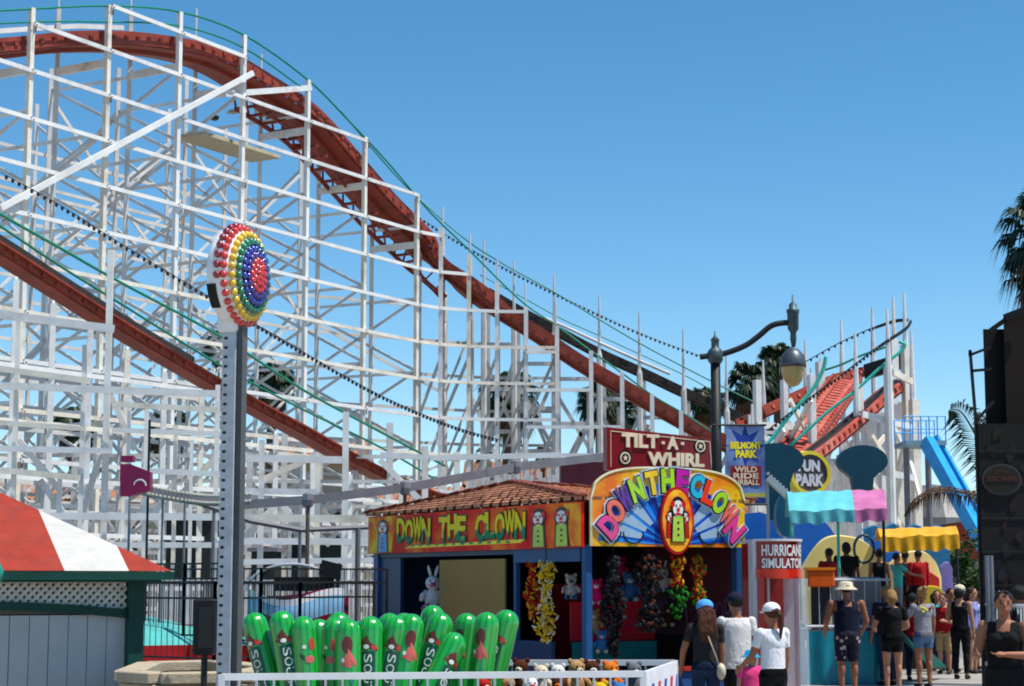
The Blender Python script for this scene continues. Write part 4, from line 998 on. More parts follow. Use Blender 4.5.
# blue fan of rays
cx_, cy_ = LA*0.51, b0+0.02
cols = [mat('ray_blue', (0.01, 0.1, 0.5), 0.4), mat('ray_sky', (0.03, 0.3, 0.72), 0.4), mat('ray_deep', (0.01, 0.04, 0.26), 0.4), mat('ray_pale', (0.3, 0.5, 0.7), 0.4)]
gr = {}
NR = 34
for k in range(NR):
    a0, a1 = math.pi*(0.02+0.96*k/NR), math.pi*(0.02+0.96*(k+1)/NR)
    def rim(a): return (cx_+1.18*math.cos(a), cy_+0.86*math.sin(a))
    i = (0, 1, 0, 2, 0, 1, 2)[k % 7]
    gr.setdefault(i, MB()).prism([(cx_+0.08*math.cos(a0), cy_+.05*math.sin(a0)), rim(a0), rim(a1), (cx_+0.08*math.cos(a1), cy_+.05*math.sin(a1))], ag, 0.001, 0.004)
for i, g_ in gr.items(): g_.build('blue_rays', cols[i], ap)
for s_ in (-1, 1):   # pale bottle shapes among the rays
    mb = MB()
    for k, a in enumerate((0.32, 0.6, 0.88)):
        aa = a if s_ > 0 else math.pi-a; c, s2 = math.cos(aa), math.sin(aa)
        for r0, r1, w0, w1 in ((0.5, 0.92, 0.035, 0.085), (0.92, 1.02, 0.085, 0.05)):
            p = [(cx_+r0*c*1.0-s2*w0, cy_+r0*s2*.74+c*w0), (cx_+r0*c+s2*w0, cy_+r0*s2*.74-c*w0), (cx_+r1*c+s2*w1, cy_+r1*s2*.74-c*w1), (cx_+r1*c-s2*w1, cy_+r1*s2*.74+c*w1)]
            mb.prism(p, ag, 0.004, 0.007)
    mb.build('pale_bottles', mat('bottle_grey', (0.35, 0.48, 0.6), 0.4), ap)
mb = MB()
for s_ in (-1, 1):
    for u0 in (0.62, 0.98):
        pts = [ag(cx_+s_*(u0+0.16*math.cos(t)), b0+0.2+0.16*math.sin(t), 0.006) for t in [math.pi*(1+.1*i) for i in range(11)]]
        mb.tube(pts, 0.012, 5)
mb.build('curl_lines', SBK, ap)
ov = lambda cu, cv, ru, rv, n=28: [(cu+ru*math.cos(2*math.pi*i/n), cv+rv*math.sin(2*math.pi*i/n)) for i in range(n)]
mb = MB(); mb.prism(ov(cx_+.06, b0+.36, .275, .47), ag, 0.0, 0.07); md = mb.build('medallion', mat('medallion_rim', (0.45, 0.02, 0.015), 0.4), asn)
mb = MB(); mb.prism(ov(cx_+.06, b0+.36, .245, .43), ag, 0.07, 0.074); mb.build('medallion_face', SORG, md)
clown(ag, cx_-.06, b0+.3, .36, md, SR, w=0.077); clown(ag, cx_+.18, b0+.3, .36, md, SR, w=0.077); clown(ag, cx_+.06, b0+.36, .6, md, MATS['sign_lime'], w=0.088)
RB = [mat('letter_'+n, c, 0.3, coat=0.4) for n, c in (('pink', (0.7, 0.08, 0.3)), ('salmon', (0.8, 0.2, 0.15)), ('violet', (0.16, 0.05, 0.35)), ('lime', (0.4, 0.65, 0.04)), ('cyan', (0.04, 0.5, 0.65)), ('gold', (0.85, 0.6, 0.03)), ('magenta', (0.55, 0.03, 0.4)), ('tomato', (0.75, 0.07, 0.03)))]
SIL = mat('silver_letter_edge', (0.55, 0.6, 0.7), 0.35)
LT = 'DOWNTHECLOWN'; ci = [0, 1, 2, 3, 5, 3, 6, 4, 7, 3, 1, 0]
ths = [166, 151, 137, 123.5, 108, 94, 81, 67, 54, 41, 27, 12]
gl = {}; oo = MB(); so_ = MB()
for k, ch in enumerate(LT):
    a = math.radians(ths[k]); u = cx_+1.05*math.cos(a); v = cy_+0.845*math.sin(a)+0.05; hw = 0.105 if k not in (0, 1, 11) else 0.125; hh = 0.165
    if ch in 'OCD': hw *= 1.0
    r = (a-math.pi/2)*0.62
    letters(so_, ch, ag, u-hw*1.35, v-hh*1.2, u+hw*1.35, v+hh*1.2, 0.004, 0.03, 0.09, rot=r)
    letters(oo, ch, ag, u-hw*1.18, v-hh*1.1, u+hw*1.18, v+hh*1.1, 0.03, 0.036, 0.075, rot=r)
    letters(gl.setdefault(ci[k], MB()), ch, ag, u-hw, v-hh, u+hw, v+hh, 0.036, 0.05, 0.05, rot=r)
so_.build('letter_rim', SIL, asn); oo.build('letter_outline', SBK, asn)
for i, g_ in gl.items(): g_.build('rainbow_letter', RB[i], asn)
# ================================================================ tilt-a-whirl sign
tf0 = P(607, 470, 30.0); tf1 = P(714, 470, 30.9); tg = Fr(tf0, Vector((tf1.x-tf0.x, tf1.y-tf0.y, 0))); tg.o = Vector((tf0.x, tf0.y, 0)); LT_ = (Vector((tf1.x, tf1.y))-Vector((tf0.x, tf0.y))).length
tz0, tz1 = P(607, 470, 30).z, P(607, 427, 30).z
tw = thing('ride_sign', tuple(tg(0, tz0)), 'dark red ride sign with cream letters above the arched clown sign', 'sign')
DKR = mat('deep_red_enamel', (0.23, 0.012, 0.018), 0.35, var=0.08, coat=0.3)
mb = MB(); mb.prism([(0, tz0), (LT_, tz0-.1), (LT_, tz1-.12), (0, tz1)], tg, -0.12, 0); mb.build('sign_box', DKR, tw)
mb = MB()
for (a, b) in (((.07, tz0+.05), (.07, tz1-.06)), ((.07, tz1-.06), (LT_-.08, tz1-.17)), ((LT_-.08, tz1-.17), (LT_-.04, tz0-.05))): mb.beam(tg(*a, 0.004), tg(*b, 0.004), 0.012, 0.012)
mb.build('pinstripe', mat('cream_letter', (0.75, 0.66, 0.5), 0.4), tw)
CR = MATS['cream_letter']
mb = MB()
for txt, u0, u1, v0, v1 in (('TILT', .26, .95, .37, .59), ('A', 1.1, 1.31, .36, .57)): letters(mb, txt, tg, u0, tz0+v0, u1, tz0+v1, 0.003, 0.03, 0.045)
for u in (1.025, 1.39): letters(mb, '-', tg, u-.028, tz0+.44, u+.028, tz0+.485, 0.003, 0.03, 0.03)
letters(mb, 'WHIRL', tg, .74, tz0+.09, LT_-.2, tz0+.31, 0.003, 0.03, 0.045); mb.build('lettering', CR, tw)
for u, v in ((.33, .2), (LT_-.26, .43)):
    m1 = MB(); m1.prism(ov(u, tz0+v, .125, .125), tg, 0.003, 0.008); w1 = m1.build('hubcap_emblem', BLACK, tw)
    m1 = MB(); m1.prism(ov(u, tz0+v, .095, .095), tg, 0.008, 0.012); m1.build('hub_ring', CR, w1)
    m1 = MB(); m1.prism(ov(u, tz0+v, .07, .07), tg, 0.012, 0.015); m1.build('hub_centre', BLACK, w1)
    m1 = MB(); m1.prism([(u+(.055 if i % 2 == 0 else .022)*math.cos(i*math.pi/5+math.pi/2), tz0+v+(.055 if i % 2 == 0 else .022)*math.sin(i*math.pi/5+math.pi/2)) for i in range(10)], tg, 0.015, 0.018); m1.build('hub_star', CR, w1)
mb = MB()
for u in (.3, 1.3): p = tg(u, 0, -0.08); mb.post(p.x, p.y, 0, tz0+.1, .07, .07)
mb.build('sign_leg', DARKIRON, tw)
# ================================================================ street lamp with banner
lp = P(718, 560, 29.0); LX, LY = lp.x, lp.y; zt = P(718, 362, 29).z
lamp = thing('street_lamp', (LX, LY, 0), 'black street lamp with curved arm and amber acorn globe above the booths', 'street lamp')
IRON = mat('blackened_iron', (0.02, 0.024, 0.026), 0.55, 0.0, var=0.3); CAST = mat('weathered_cast_metal', (0.1, 0.14, 0.15), 0.5, 0.4, var=0.3, scale=8)
MB().lathe([(.15, 0), (.15, .5), (.085, .6), (.08, 3.0), (.075, zt)], (LX, LY, 0), 14).build('pole', IRON, lamp, smooth=True)
MB().lathe([(.09, zt-.02), (.12, zt+.03), (.125, zt+.14), (.09, zt+.2), (.06, zt+.22), (.06, zt+.32), (.075, zt+.34), (.02, zt+.4), (.01, zt+.48)], (LX, LY, 0), 12).build('finial', CAST, lamp, smooth=True)
arm = [P(*a) for a in ((700, 357, 29), (708, 356, 29), (722, 354, 29), (735, 350, 29), (748, 344, 29), (760, 335, 29), (771, 326, 29), (782, 323, 29), (793, 323, 29))]
MB().tube(catmull(arm, 4), 0.045, 8).build('arm', IRON, lamp, smooth=True)
tip = P(793, 320, 29)
MB().lathe([(.03, -.42), (.05, -.3), (.045, -.2), (.085, -.14), (.09, .1), (.1, .12), (.1, .16), (.06, .18), (.06, .24), (.015, .28), (.01, .4)], tip, 12).build('arm_finial', CAST, lamp, smooth=True)
gz = P(793, 366, 29)
MB().lathe([(.02, .28), (.09, .26), (.17, .17), (.205, .04), (.205, -.02)][::-1], gz, 18).build('lamp_hood', mat('grey_lamp_hood', (0.13, 0.15, 0.17), 0.4, 0.5), lamp, smooth=True)
MB().lathe([(.02, -.32), (.09, -.29), (.14, -.22), (.175, -.08), (.185, 0.0), (.18, .03)], gz-Vector((0, 0, .0)), 18).build('lamp_globe', mat('amber_frosted_glass', (0.55, 0.42, 0.2), 0.3, var=0.1, coat=0.3), lamp, smooth=True)
bn0, bn1 = P(727, 505, 28.95), P(766, 505, 28.95); bt = P(727, 425, 28.95).z
bf = Fr((bn0.x, bn0.y, 0), (1, 0.06, 0)); bw = bn1.x-bn0.x; ban = thing('lamp_banner', (bn0.x, bn0.y, bn0.z), 'blue fabric banner hung beside the lamp post with gold and red words', 'banner')
zb = bn0.z; hb = bt-zb
SKYB = sign_mat('banner_blue', (0.1, 0.17, 0.42), (0.2, 0.31, 0.56), (0.34, 0.46, 0.68), 2.5)
def wav(u, v, w): return bf(u, v, w+0.012*math.sin(u*9+v*2))
mb = MB(); mb.grid(lambda s, t: wav(s*bw, zb+t*hb, 0), 12, 16); mb.grid(lambda s, t: wav((1-s)*bw, zb+t*hb, -0.01), 12, 16); bcl = mb.build('banner_cloth', SKYB, ban, smooth=True)
mb = MB(); letters(mb, 'BELMONT', None, .06, zb+hb*.70, bw-.05, zb+hb*.79, .004, .008, .06, warp=wav); letters(mb, 'PARK', None, .14, zb+hb*.59, bw-.12, zb+hb*.69, .004, .008, .06, warp=wav); mb.build('gold_lettering', YEL, ban)
mb = MB(); mb.grid(lambda s, t: wav(bw*(.1+.8*s), zb+hb*(.24+.25*t), 0.004), 8, 4); mb.build('red_block', mat('banner_red', (0.4, 0.03, 0.04), 0.5), ban)
mb = MB(); letters(mb, 'WILD', None, .12, zb+hb*.41, bw-.12, zb+hb*.48, .009, .012, .03, warp=wav); letters(mb, 'RIDE', None, .1, zb+hb*.33, bw-.1, zb+hb*.40, .009, .012, .03, warp=wav); letters(mb, 'AIRBALL', None, .09, zb+hb*.25, bw-.09, zb+hb*.32, .009, .012, .03, warp=wav); mb.build('small_lettering', CR, ban)
mb = MB(); mb.grid(lambda s, t: wav(bw*s, zb+hb*(.1+.05*t), 0.003), 8, 2); mb.build('yellow_band', mat('banner_yellow', (0.55, 0.5, 0.12), 0.5), ban)
mb = MB(); mb.grid(lambda s, t: wav(bw*s, zb+hb*(.0+.09*t), 0.003), 8, 2); mb.build('dark_blue_band', mat('banner_navy', (0.02, 0.07, 0.25), 0.5), ban)
m1 = MB(); star = [(bw/2+(.3 if i % 2 == 0 else .13)*math.cos(i*math.pi/8), zb+hb*.74+(.34 if i % 2 == 0 else .17)*math.sin(i*math.pi/8)) for i in range(16)]; m1.add([wav(u, v, .002) for u, v in star], [tuple(range(16))]); m1.build('star_burst', mat('banner_deep', (0.03, 0.08, 0.38), 0.5), ban)
MB().tube([bf(-.2, bt, 0), bf(bw+.03, bt, 0)], .018, 6).build('upper_rod', IRON, ban); MB().tube([bf(-.2, zb+.01, 0), bf(bw+.03, zb+.01, 0)], .018, 6).build('lower_rod', IRON, ban)
# ================================================================ plush garlands and hanging prizes
def garland(px, y0, y1, Y, w, cols, label, leaf=True):
    a, b = P(px, y0, Y), P(px, y1, Y); n = int((230 if leaf else 260)*(a.z-b.z)); t = thing('plush_garland', (b.x, b.y, b.z), label, 'plush garland', 'bunches of hanging plush prizes')
    hs = {}
    for k in range(n):
        z = random.uniform(b.z, a.z); tt = (z-b.z)/(a.z-b.z); wr_ = w*(0.75+0.35*math.sin(tt*9+px))*(0.7 if tt > .93 or tt < .08 else 1)
        an = random.uniform(0, 2*math.pi); rr = wr_*math.sqrt(random.random()); c = Vector((a.x+rr*math.cos(an), a.y+rr*math.sin(an)*.7, z))
        col = cols(tt) if callable(cols) else random.choice(cols)
        g_ = hs.setdefault(col, MB()); M = Matrix.Rotation(random.uniform(-1.2, 1.2), 3, 'Y') @ Matrix.Rotation(random.uniform(0, 3), 3, 'Z')
        s = random.uniform(.7, 1.2)
        if leaf: g_.ell(c, (.018*s, .016*s, .042*s), 6, 4, M)
        else: g_.ell(c, (.034*s, .03*s, .038*s), 6, 4, M)
    for c, g_ in hs.items(): g_.build('plush_'+c, F_[c], t, smooth=True)['kind'] = 'stuff'
    MB().tube([(a.x, a.y, a.z), (a.x, a.y, 2.3)], .008, 4).build('cord', BLACK, t)
garland(546, 562, 642, 26.6, .16, ['yellow', 'yellow', 'yellow', 'cream'], 'long yellow plush garland hanging left of the corner post')
garland(532, 560, 618, 27.5, .11, ['red', 'red', 'orange', 'yellow'], 'red and orange plush garland half behind the yellow one')
garland(613, 556, 655, 26.15, .17, ['black', 'black', 'black', 'darkg'], 'longest black plush garland just right of the corner post', False)
garland(648, 556, 632, 26.4, .19, ['black', 'brown', 'darkg'], 'dark brown and grey plush garland in the middle of the front opening', False)
garland(677, 556, 618, 26.7, .14, lambda t: random.choice(['red', 'red', 'yellow']) if t > .5 else random.choice(['green', 'green', 'black']), 'plush garland red above and green below in the front opening')
garland(698, 556, 604, 26.9, .11, lambda t: random.choice(['red', 'orange', 'green']), 'small red and green plush garland nearest the right post')
def hang(px, py, Y, s, b, f, ear, lab, rz=0):
    q = P(px, py, Y); plush((q.x, q.y, q.z-0.5*s), s, b, f, lab, 'prizes hanging inside the game booth', rz, ear)
hang(433, 590, 30.6, .62, 'white', 'pink', 'long', 'large white rabbit with pink muzzle left of the tan board')
hang(450, 576, 31.2, .5, 'pink', 'white', 'round', 'pink bear behind the white rabbit')
hang(427, 618, 30.2, .45, 'grey', 'white', 'round', 'grey bear below the white rabbit, beside the end panel')
hang(571, 585, 28.2, .42, 'white', 'blue', 'round', 'white bear with blue paws behind the corner post')
hang(596, 590, 27.2, .42, 'hot', 'white', 'round', 'magenta bear with white muzzle right of the corner post')
hang(594, 620, 27.4, .4, 'tan', 'cream', 'round', 'tan bear low beside the corner post')
hang(630, 585, 28.2, .5, 'blue', 'white', 'round', 'blue bear between the two dark garlands')
hang(632, 612, 28.4, .4, 'white', 'hot', 'long', 'white rabbit with magenta feet between the dark garlands')
hang(663, 578, 28.6, .42, 'white', 'blue', 'long', 'white rabbit between the brown and the red garlands')
hang(621, 566, 29.0, .35, 'hot', 'pink', 'round', 'small magenta bear high between the dark garlands')
hang(602, 640, 27.0, .36, 'blue', 'cream', 'round', 'small blue bear at the counter beside the corner post')
hang(668, 614, 28.4, .36, 'brown', 'cream', 'round', 'brown bear low beside the red and green garland')
# ================================================================ hurricane simulator cabinet
hq = P(780, 575, 25.0); HX0, HX1 = P(756, 575, 25.2).x, P(808, 575, 24.9).x
hs_ = thing('simulator_cabinet', (hq.x, 25, 0), 'red and white wind simulator cabinet with a clear plastic tube', 'amusement machine')
zf0, zf1 = P(777, 577, 25).z, P(777, 541, 25).z
HR = mat('cabinet_red', (0.3, 0.015, 0.012), 0.35, var=0.12, coat=0.3); HO = mat('cabinet_bright_red', (0.62, 0.04, 0.01), 0.35, coat=0.3); HW = mat('cabinet_white', (0.62, 0.62, 0.66), 0.4)
nA = 14; cxh = (HX0+HX1)/2; hw = (HX1-HX0)/2
def hcur(u, z, w=0.0):
    a = u*2.2-.75; rx = 2*hw/1.68
    return Vector((HX1-rx+(rx+w)*math.sin(a), 25.5-(0.5+w)*math.cos(a), z))
mb = MB(); mb.grid(lambda u, v: hcur(u, zf0+.11+v*(zf1-zf0-.11), 0.0), 16, 2); mb.grid(lambda u, v: hcur(1-u, zf0+.1+v*(zf1-zf0-.1), -0.06), 16, 2)
fc = mb.build('fascia', HR, hs_, smooth=True)
mb = MB(); mb.grid(lambda u, v: hcur(u, zf0-.02+v*.125, 0.012), 16, 1); mb.grid(lambda u, v: hcur(u, zf0-.02+.0*v, 0.012-.08*v), 16, 1); mb.build('fascia_stripe', HO, hs_, smooth=True)
mb = MB(); letters(mb, 'HURRICANE', None, .1, zf1-.195, .84, zf1-.045, .006, .012, .02, warp=lambda u, v, w: hcur(u, v, w)); letters(mb, 'SIMULATOR', None, .1, zf0+.115, .84, zf0+.245, .006, .012, .02, warp=lambda u, v, w: hcur(u, v, w)); mb.build('lettering', mat('lettering_white', (0.75, 0.75, 0.75), 0.4), fc)
mb = MB(); top = [hcur(i/12, zf1, 0.02) for i in range(13)]+[Vector((HX1, 26.4, zf1)), Vector((HX0-.1, 26.4, zf1))]; k = len(top)
mb.add(top+[p+Vector((0, 0, .03)) for p in top], [tuple(reversed(range(k))), tuple(range(k, 2*k))]+[(i, (i+1) % k, k+(i+1) % k, k+i) for i in range(k)]); mb.build('top_plate', HW, hs_)
mb = MB(); mb.box((HX0-.02, 25.4, zf1/2), (.05, .5, zf1)); mb.build('side_wall', HW, hs_)
mb = MB(); mb.box((cxh, 26.3, zf1/2), (HX1-HX0+.1, .06, zf1-.02)); mb.build('rear_wall', HR, hs_)
for x, w in ((HX0+.04, .07), (HX1-.14, .06), (cxh-.12, .03)): MB().box((x, 25.02 if w > .03 else 25.5, zf0/2), (w, .06, zf0)).build('upright', HR if w > .03 else HW, hs_)
gl_ = mat('clear_acrylic', (0.75, 0.85, 0.9), 0.05, alpha=0.28)
tb_ = MB(); n = 20
vs = [(HX1-.12+.16*math.cos(2*math.pi*j/n), 25.2+.24*math.sin(2*math.pi*j/n), z) for z in (.1, zf0-.02) for j in range(n)]
tb_.add(vs, [(j, (j+1) % n, n+(j+1) % n, n+j) for j in range(n)]); tb_.build('clear_tube', gl_, hs_, smooth=True)
MB().box((cxh, 25.4, .05), (1.1, 1.4, .1)).build('base', HW, hs_)
# ================================================================ ride platform and backdrop
TEAL = mat('teal_vinyl', (0.01, 0.26, 0.34), 0.35, var=0.15, scale=1.5); PLAT = mat('grey_deck_paint', (0.2, 0.21, 0.22), 0.6); LBLUE = mat('light_blue_stripe', (0.2, 0.32, 0.45), 0.5)
pf_ = P(808, 640, 33.5)
deckz = 0.95
rideb = thing('ride_platform', (6.5, 34, 0), 'raised ride platform with teal skirt, grey cabinet and queue deck', 'platform')
x0, x1 = P(806, 640, 33.5).x, P(950, 640, 40).x; xs = P(892, 640, 33.5).x
MB().box(((x0+xs)/2, 36.5, deckz-.05), (xs-x0, 6, .1)).build('deck', PLAT, rideb)
MB().box(((x0+x1)/2, 41.5, deckz-.05), (x1-x0, 4, .1)).build('deck', PLAT, rideb)
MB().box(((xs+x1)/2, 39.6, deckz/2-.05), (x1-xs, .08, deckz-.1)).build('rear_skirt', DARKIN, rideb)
MB().box((xs, 36.5, deckz/2-.05), (.06, 6, deckz-.1)).build('end_skirt', TEAL, rideb)
mb = MB(); mb.grid(lambda u, v: Vector((x0+u*(xs-x0), 33.48+.04*math.sin(u*23)*(1-v*.6), v*(deckz-.02))), 40, 4); mb.build('skirt', TEAL, rideb, smooth=True)
mb = MB(); mb.grid(lambda u, v: Vector((x0-.03*math.sin(v*9), 33.5+7*u, v*(deckz-.02))), 10, 4); mb.build('side_skirt', TEAL, rideb)
mb = MB()
for k in range(5): mb.tube([(x0+.05, 33.6+k, deckz), (x0+.05, 33.6+k, deckz+.8)], .02, 6)
for k in range(8): mb.tube([(x0+.05+k*.2, 33.55, deckz), (x0+.05+k*.2, 33.55, deckz+.85)], .01, 6)
mb.tube([(x0, 33.55, deckz+.87), (xs, 33.55, deckz+.87)], .025, 6); mb.tube([(x0, 33.55, deckz+.06), (xs, 33.55, deckz+.06)], .03, 6); mb.build('front_railing', STEEL, rideb)
gx0, gx1 = P(836, 600, 33.8).x, P(881, 600, 33.8).x; gz0, gz1 = deckz, P(850, 577, 33.8).z
ck = MB(); ck.box(((gx0+gx1)/2, 34.0, (gz0+gz1)/2), (gx1-gx0, .5, gz1-gz0)); c_ = ck.build('operator_cabinet', PLAT, rideb, bevel=.02)
mb = MB()
for k in range(6): mb.box(((gx0+gx1)/2, 33.74, gz0+.06+k*.06), (gx1-gx0-.08, .012, .035))
mb.build('cabinet_louvres', LBLUE, c_)
bx0, bx1 = P(807, 578, 33.6).x, P(834, 578, 33.6).x; bz0, bz1 = P(820, 587, 33.6).z, P(820, 570, 33.6).z
ob = MB(); ob.box(((bx0+bx1)/2, 33.7, (bz0+bz1)/2), (bx1-bx0, .4, bz1-bz0)); t_ = thing('orange_box', ((bx0+bx1)/2, 33.7, bz0), 'orange box on the railing beside the simulator', 'box')
ob.build('box_body', mat('orange_plastic', (0.62, 0.13, 0.01), 0.4), t_, bevel=.03); MB().box(((bx0+bx1)/2, 33.7, bz1+.02), (bx1-bx0+.03, .43, .05)).build('lid', mat('orange_lid', (0.75, 0.25, 0.02), 0.4), t_)
MB().box(((bx0+bx1)/2, 33.75, (bz0+deckz)/2), (.3, .06, bz0-deckz)).build('stand', DARKIRON, t_)
# painted swooping backdrop of the ride
def flat_art(name, pix, Y, m, label, cat, th=0.12, group=None):
    pts = [P(a, b, Y) for a, b in pix]; n = len(pts); mb = MB()
    mb.add(pts+[p+Vector((0, th, 0)) for p in pts], [tuple(range(n)), tuple(reversed(range(n, 2*n)))]+[(i, n+i, n+(i+1) % n, (i+1) % n) for i in range(n)])
    return solo(mb, name, m, label, cat, group)
PY_ = mat('pale_yellow_fibreglass', (0.85, 0.7, 0.28), 0.35, var=0.06, coat=.2); RBL = mat('ride_blue', (0.02, 0.18, 0.55), 0.35, var=.1, coat=.2); TLD = mat('deep_teal_paint', (0.004, 0.075, 0.12), 0.45, var=.08)
ride = thing('spinning_ride', (6.5, 40, deckz), 'spinning ride with pale yellow swooping cars and blue rim', 'ride')
def ride_shape(name, pix, Y, m, dz=.5):
    top = catmull([P(a, b, Y) for a, b in pix], 5); mb = MB(); k = len(top)
    vs = []
    for p in top:
        vs += [p, p+Vector((0, -.12, -.03)), Vector((p.x, p.y-.16, (p.z-deckz)*.5+deckz)), Vector((p.x, p.y-.12, deckz)), p+Vector((0, .3, -.05))]
    fs = []
    for i in range(k-1):
        for j in range(3): fs.append((i*5+j, i*5+j+1, (i+1)*5+j+1, (i+1)*5+j))
        fs.append((i*5+4, i*5, (i+1)*5, (i+1)*5+4))
    mb.add(vs, fs); return mb.build(name, m, ride)
ride_shape('yellow_car', [(800, 570), (812, 550), (824, 538), (840, 535), (862, 540), (880, 556), (892, 572)], 39, PY_)
ride_shape('yellow_car', [(880, 575), (892, 560), (905, 552), (922, 551), (934, 560), (940, 575)], 41.8, PY_)
ride_shape('blue_rim', [(786, 535), (800, 521), (822, 520), (836, 536)], 42, RBL)
ride_shape('blue_rim', [(868, 545), (874, 536), (888, 533), (904, 540), (912, 552)], 42.5, RBL)
ride_shape('blue_wave', [(862, 529), (874, 525), (882, 528), (893, 523), (902, 528), (914, 524), (926, 528), (936, 525), (948, 529)], 44, mat('sea_blue', (0.04, 0.2, 0.34), 0.3, var=.2))
ride_shape('red_seat', [(878, 576), (890, 571), (908, 568), (926, 570), (938, 577)], 41.3, mat('ride_red', (0.5, 0.04, 0.02), 0.35))
ride_shape('yellow_panel', [(908, 592), (914, 586), (936, 586), (944, 592)], 41.1, mat('ride_yellow', (0.5, 0.4, 0.03), 0.4))
ride_shape('violet_panel', [(940, 566), (944, 562), (948, 562), (951, 566)], 42, mat('ride_violet', (0.25, 0.2, 0.45), 0.4))
mb = MB(); q = P(864, 549, 38.4); pts = [q+Vector((.2*math.cos(a), 0, .28*math.sin(a))) for a in [i*math.pi/8 for i in range(17)]]; mb.tube(pts, .03, 6); mb.build('rim_hoop', TLD, ride)
# canopies
def canopy(name, pix_front, Y0, Y1, rise, m, label, legs, fringe=.18):
    a, b = P(*pix_front[0], Y0), P(*pix_front[1], Y0); L_ = b.x-a.x
    t = thing(name, ((a.x+b.x)/2, (Y0+Y1)/2, deckz), label, 'canopy', 'ride canopies')
    n = 30; nv = 10
    def f(u, v):
        y = Y0+(Y1-Y0)*v; x = (a.x+L_*u)*(1+(y/Y0-1)*.8); z = a.z+(b.z-a.z)*u+rise*math.sin(math.pi*v)*(1)+0.012*math.sin(u*17+v*5)+0.008*math.sin(u*41-v*9)-0.015*math.sin(math.pi*((u*2) % 1))*(1-v)
        return Vector((x, y, z))
    mb = MB(); mb.grid(f, n, nv); ms = m if isinstance(m, list) else [m]
    if len(ms) > 1:
        for i in range(len(mb.m)): mb.m[i] = 0 if (i % n) < n*.66 else 1
    mb2 = MB()
    def g(u, v):
        p = f(u, 0); h = fringe*(0.88+.12*abs(math.sin(u*math.pi*5))); return p-Vector((0, .02+.03*math.sin(u*40)*v, h*v))
    mb2.grid(g, 60, 3)
    if len(ms) > 1:
        for i in range(len(mb2.m)): mb2.m[i] = 0 if (i % 60) < 60*.66 else 1
    mb.build('canopy_cloth', m, t, smooth=True); mb2.build('valance', m, t, smooth=True)
    for u, v in legs:
        p = f(u, v); q = MB(); q.tube([(p.x, p.y, deckz), (p.x, p.y, p.z-.02)], .03, 6); q.build('leg', DARKIRON if u > .5 else AQUARAIL, t)
AQ = mat('aqua_canvas', (0.16, 0.52, 0.56), 0.6, var=.12, scale=2); PKC = mat('pink_canvas', (0.55, 0.2, 0.38), 0.6, var=.2, scale=2); YC = mat('yellow_canvas', (0.72, 0.4, 0.02), 0.6, var=.15, scale=2)
canopy('ride_canopy', ((789, 511), (887, 508)), 35, 38, .42, [AQ, PKC], 'aqua and pink scalloped canvas canopy beside the round yellow sign', ((.02, .02), (.5, .05), (.98, .3)), .24)
canopy('ride_canopy', ((880, 537), (959, 534)), 37, 40, .2, YC, 'wrinkled yellow canvas canopy over the ride exit', ((.05, .1), (.97, .05)), .3)
# teal mushroom shapes
def mushroom(pix, stem, Y, label):
    t = flat_art('mushroom_cutout', pix, Y, TLD, label, 'ride ornament', .35, 'dark teal ornaments above the ride'); return t
el = lambda cx, cy, rx, ry, a0, a1, n=14: [(cx+rx*math.cos(math.radians(a0+(a1-a0)*i/n)), cy+ry*math.sin(math.radians(a0+(a1-a0)*i/n))) for i in range(n+1)]
mushroom([(852, 478)]+el(863, 461, 25, 16, 130, 410, 24)+[(874, 478), (872, 500), (856, 500)], None, 42, 'dark teal rounded cutout on a stem above the pink canopy, right of the yellow sign')
mushroom([(766, 490)]+el(775, 460, 29, 17, 150, 410, 24)+[(790, 484), (792, 520), (770, 520)], None, 41, 'dark teal rounded cutout between the blue banner and the yellow sign')
# round yellow sign
yc = P(810, 473, 43); yt = thing('round_sign', (yc.x, yc.y, yc.z-.6), 'round yellow rimmed sign with black and white lettering behind the canopy', 'sign'); yf = Fr((yc.x, 43, 0), Vector((1, .3, 0)))
mb = MB(); mb.prism(ov(0, yc.z, .42, .44), yf, -.02, 0); mb.build('face', mat('sign_charcoal', (0.12, 0.12, 0.13), .5), yt)
mb = MB(); n = 32
for k in range(n):
    a0, a1 = 2*math.pi*k/n, 2*math.pi*(k+1)/n
    def c3(a, r, w): return yf(r*math.cos(a), yc.z+r*math.sin(a), w)
    vs = [c3(a, r, w) for a in (a0, a1) for r, w in ((.42, .04), (.5, .04), (.52, -.3), (.42, -.3))]
    mb.add(vs, [(0, 4, 5, 1), (1, 5, 6, 2), (2, 6, 7, 3), (3, 7, 4, 0)])
mb.build('yellow_rim', mat('yellow_rim_paint', (0.75, 0.62, 0.06), .4, dirt=(.4, .28, .03)), yt)
mb = MB(); letters(mb, 'FUN', yf, -.3, yc.z+.03, .24, yc.z+.3, .002, .02, .05); letters(mb, 'PARK', yf, -.36, yc.z-.3, .34, yc.z-.02, .002, .02, .05); mb.build('lettering', HW, yt)
MB().tube([(yc.x, 43.2, deckz), (yc.x, 43.2, yc.z-.4)], .05).build('stand', GREYPAINT, yt)
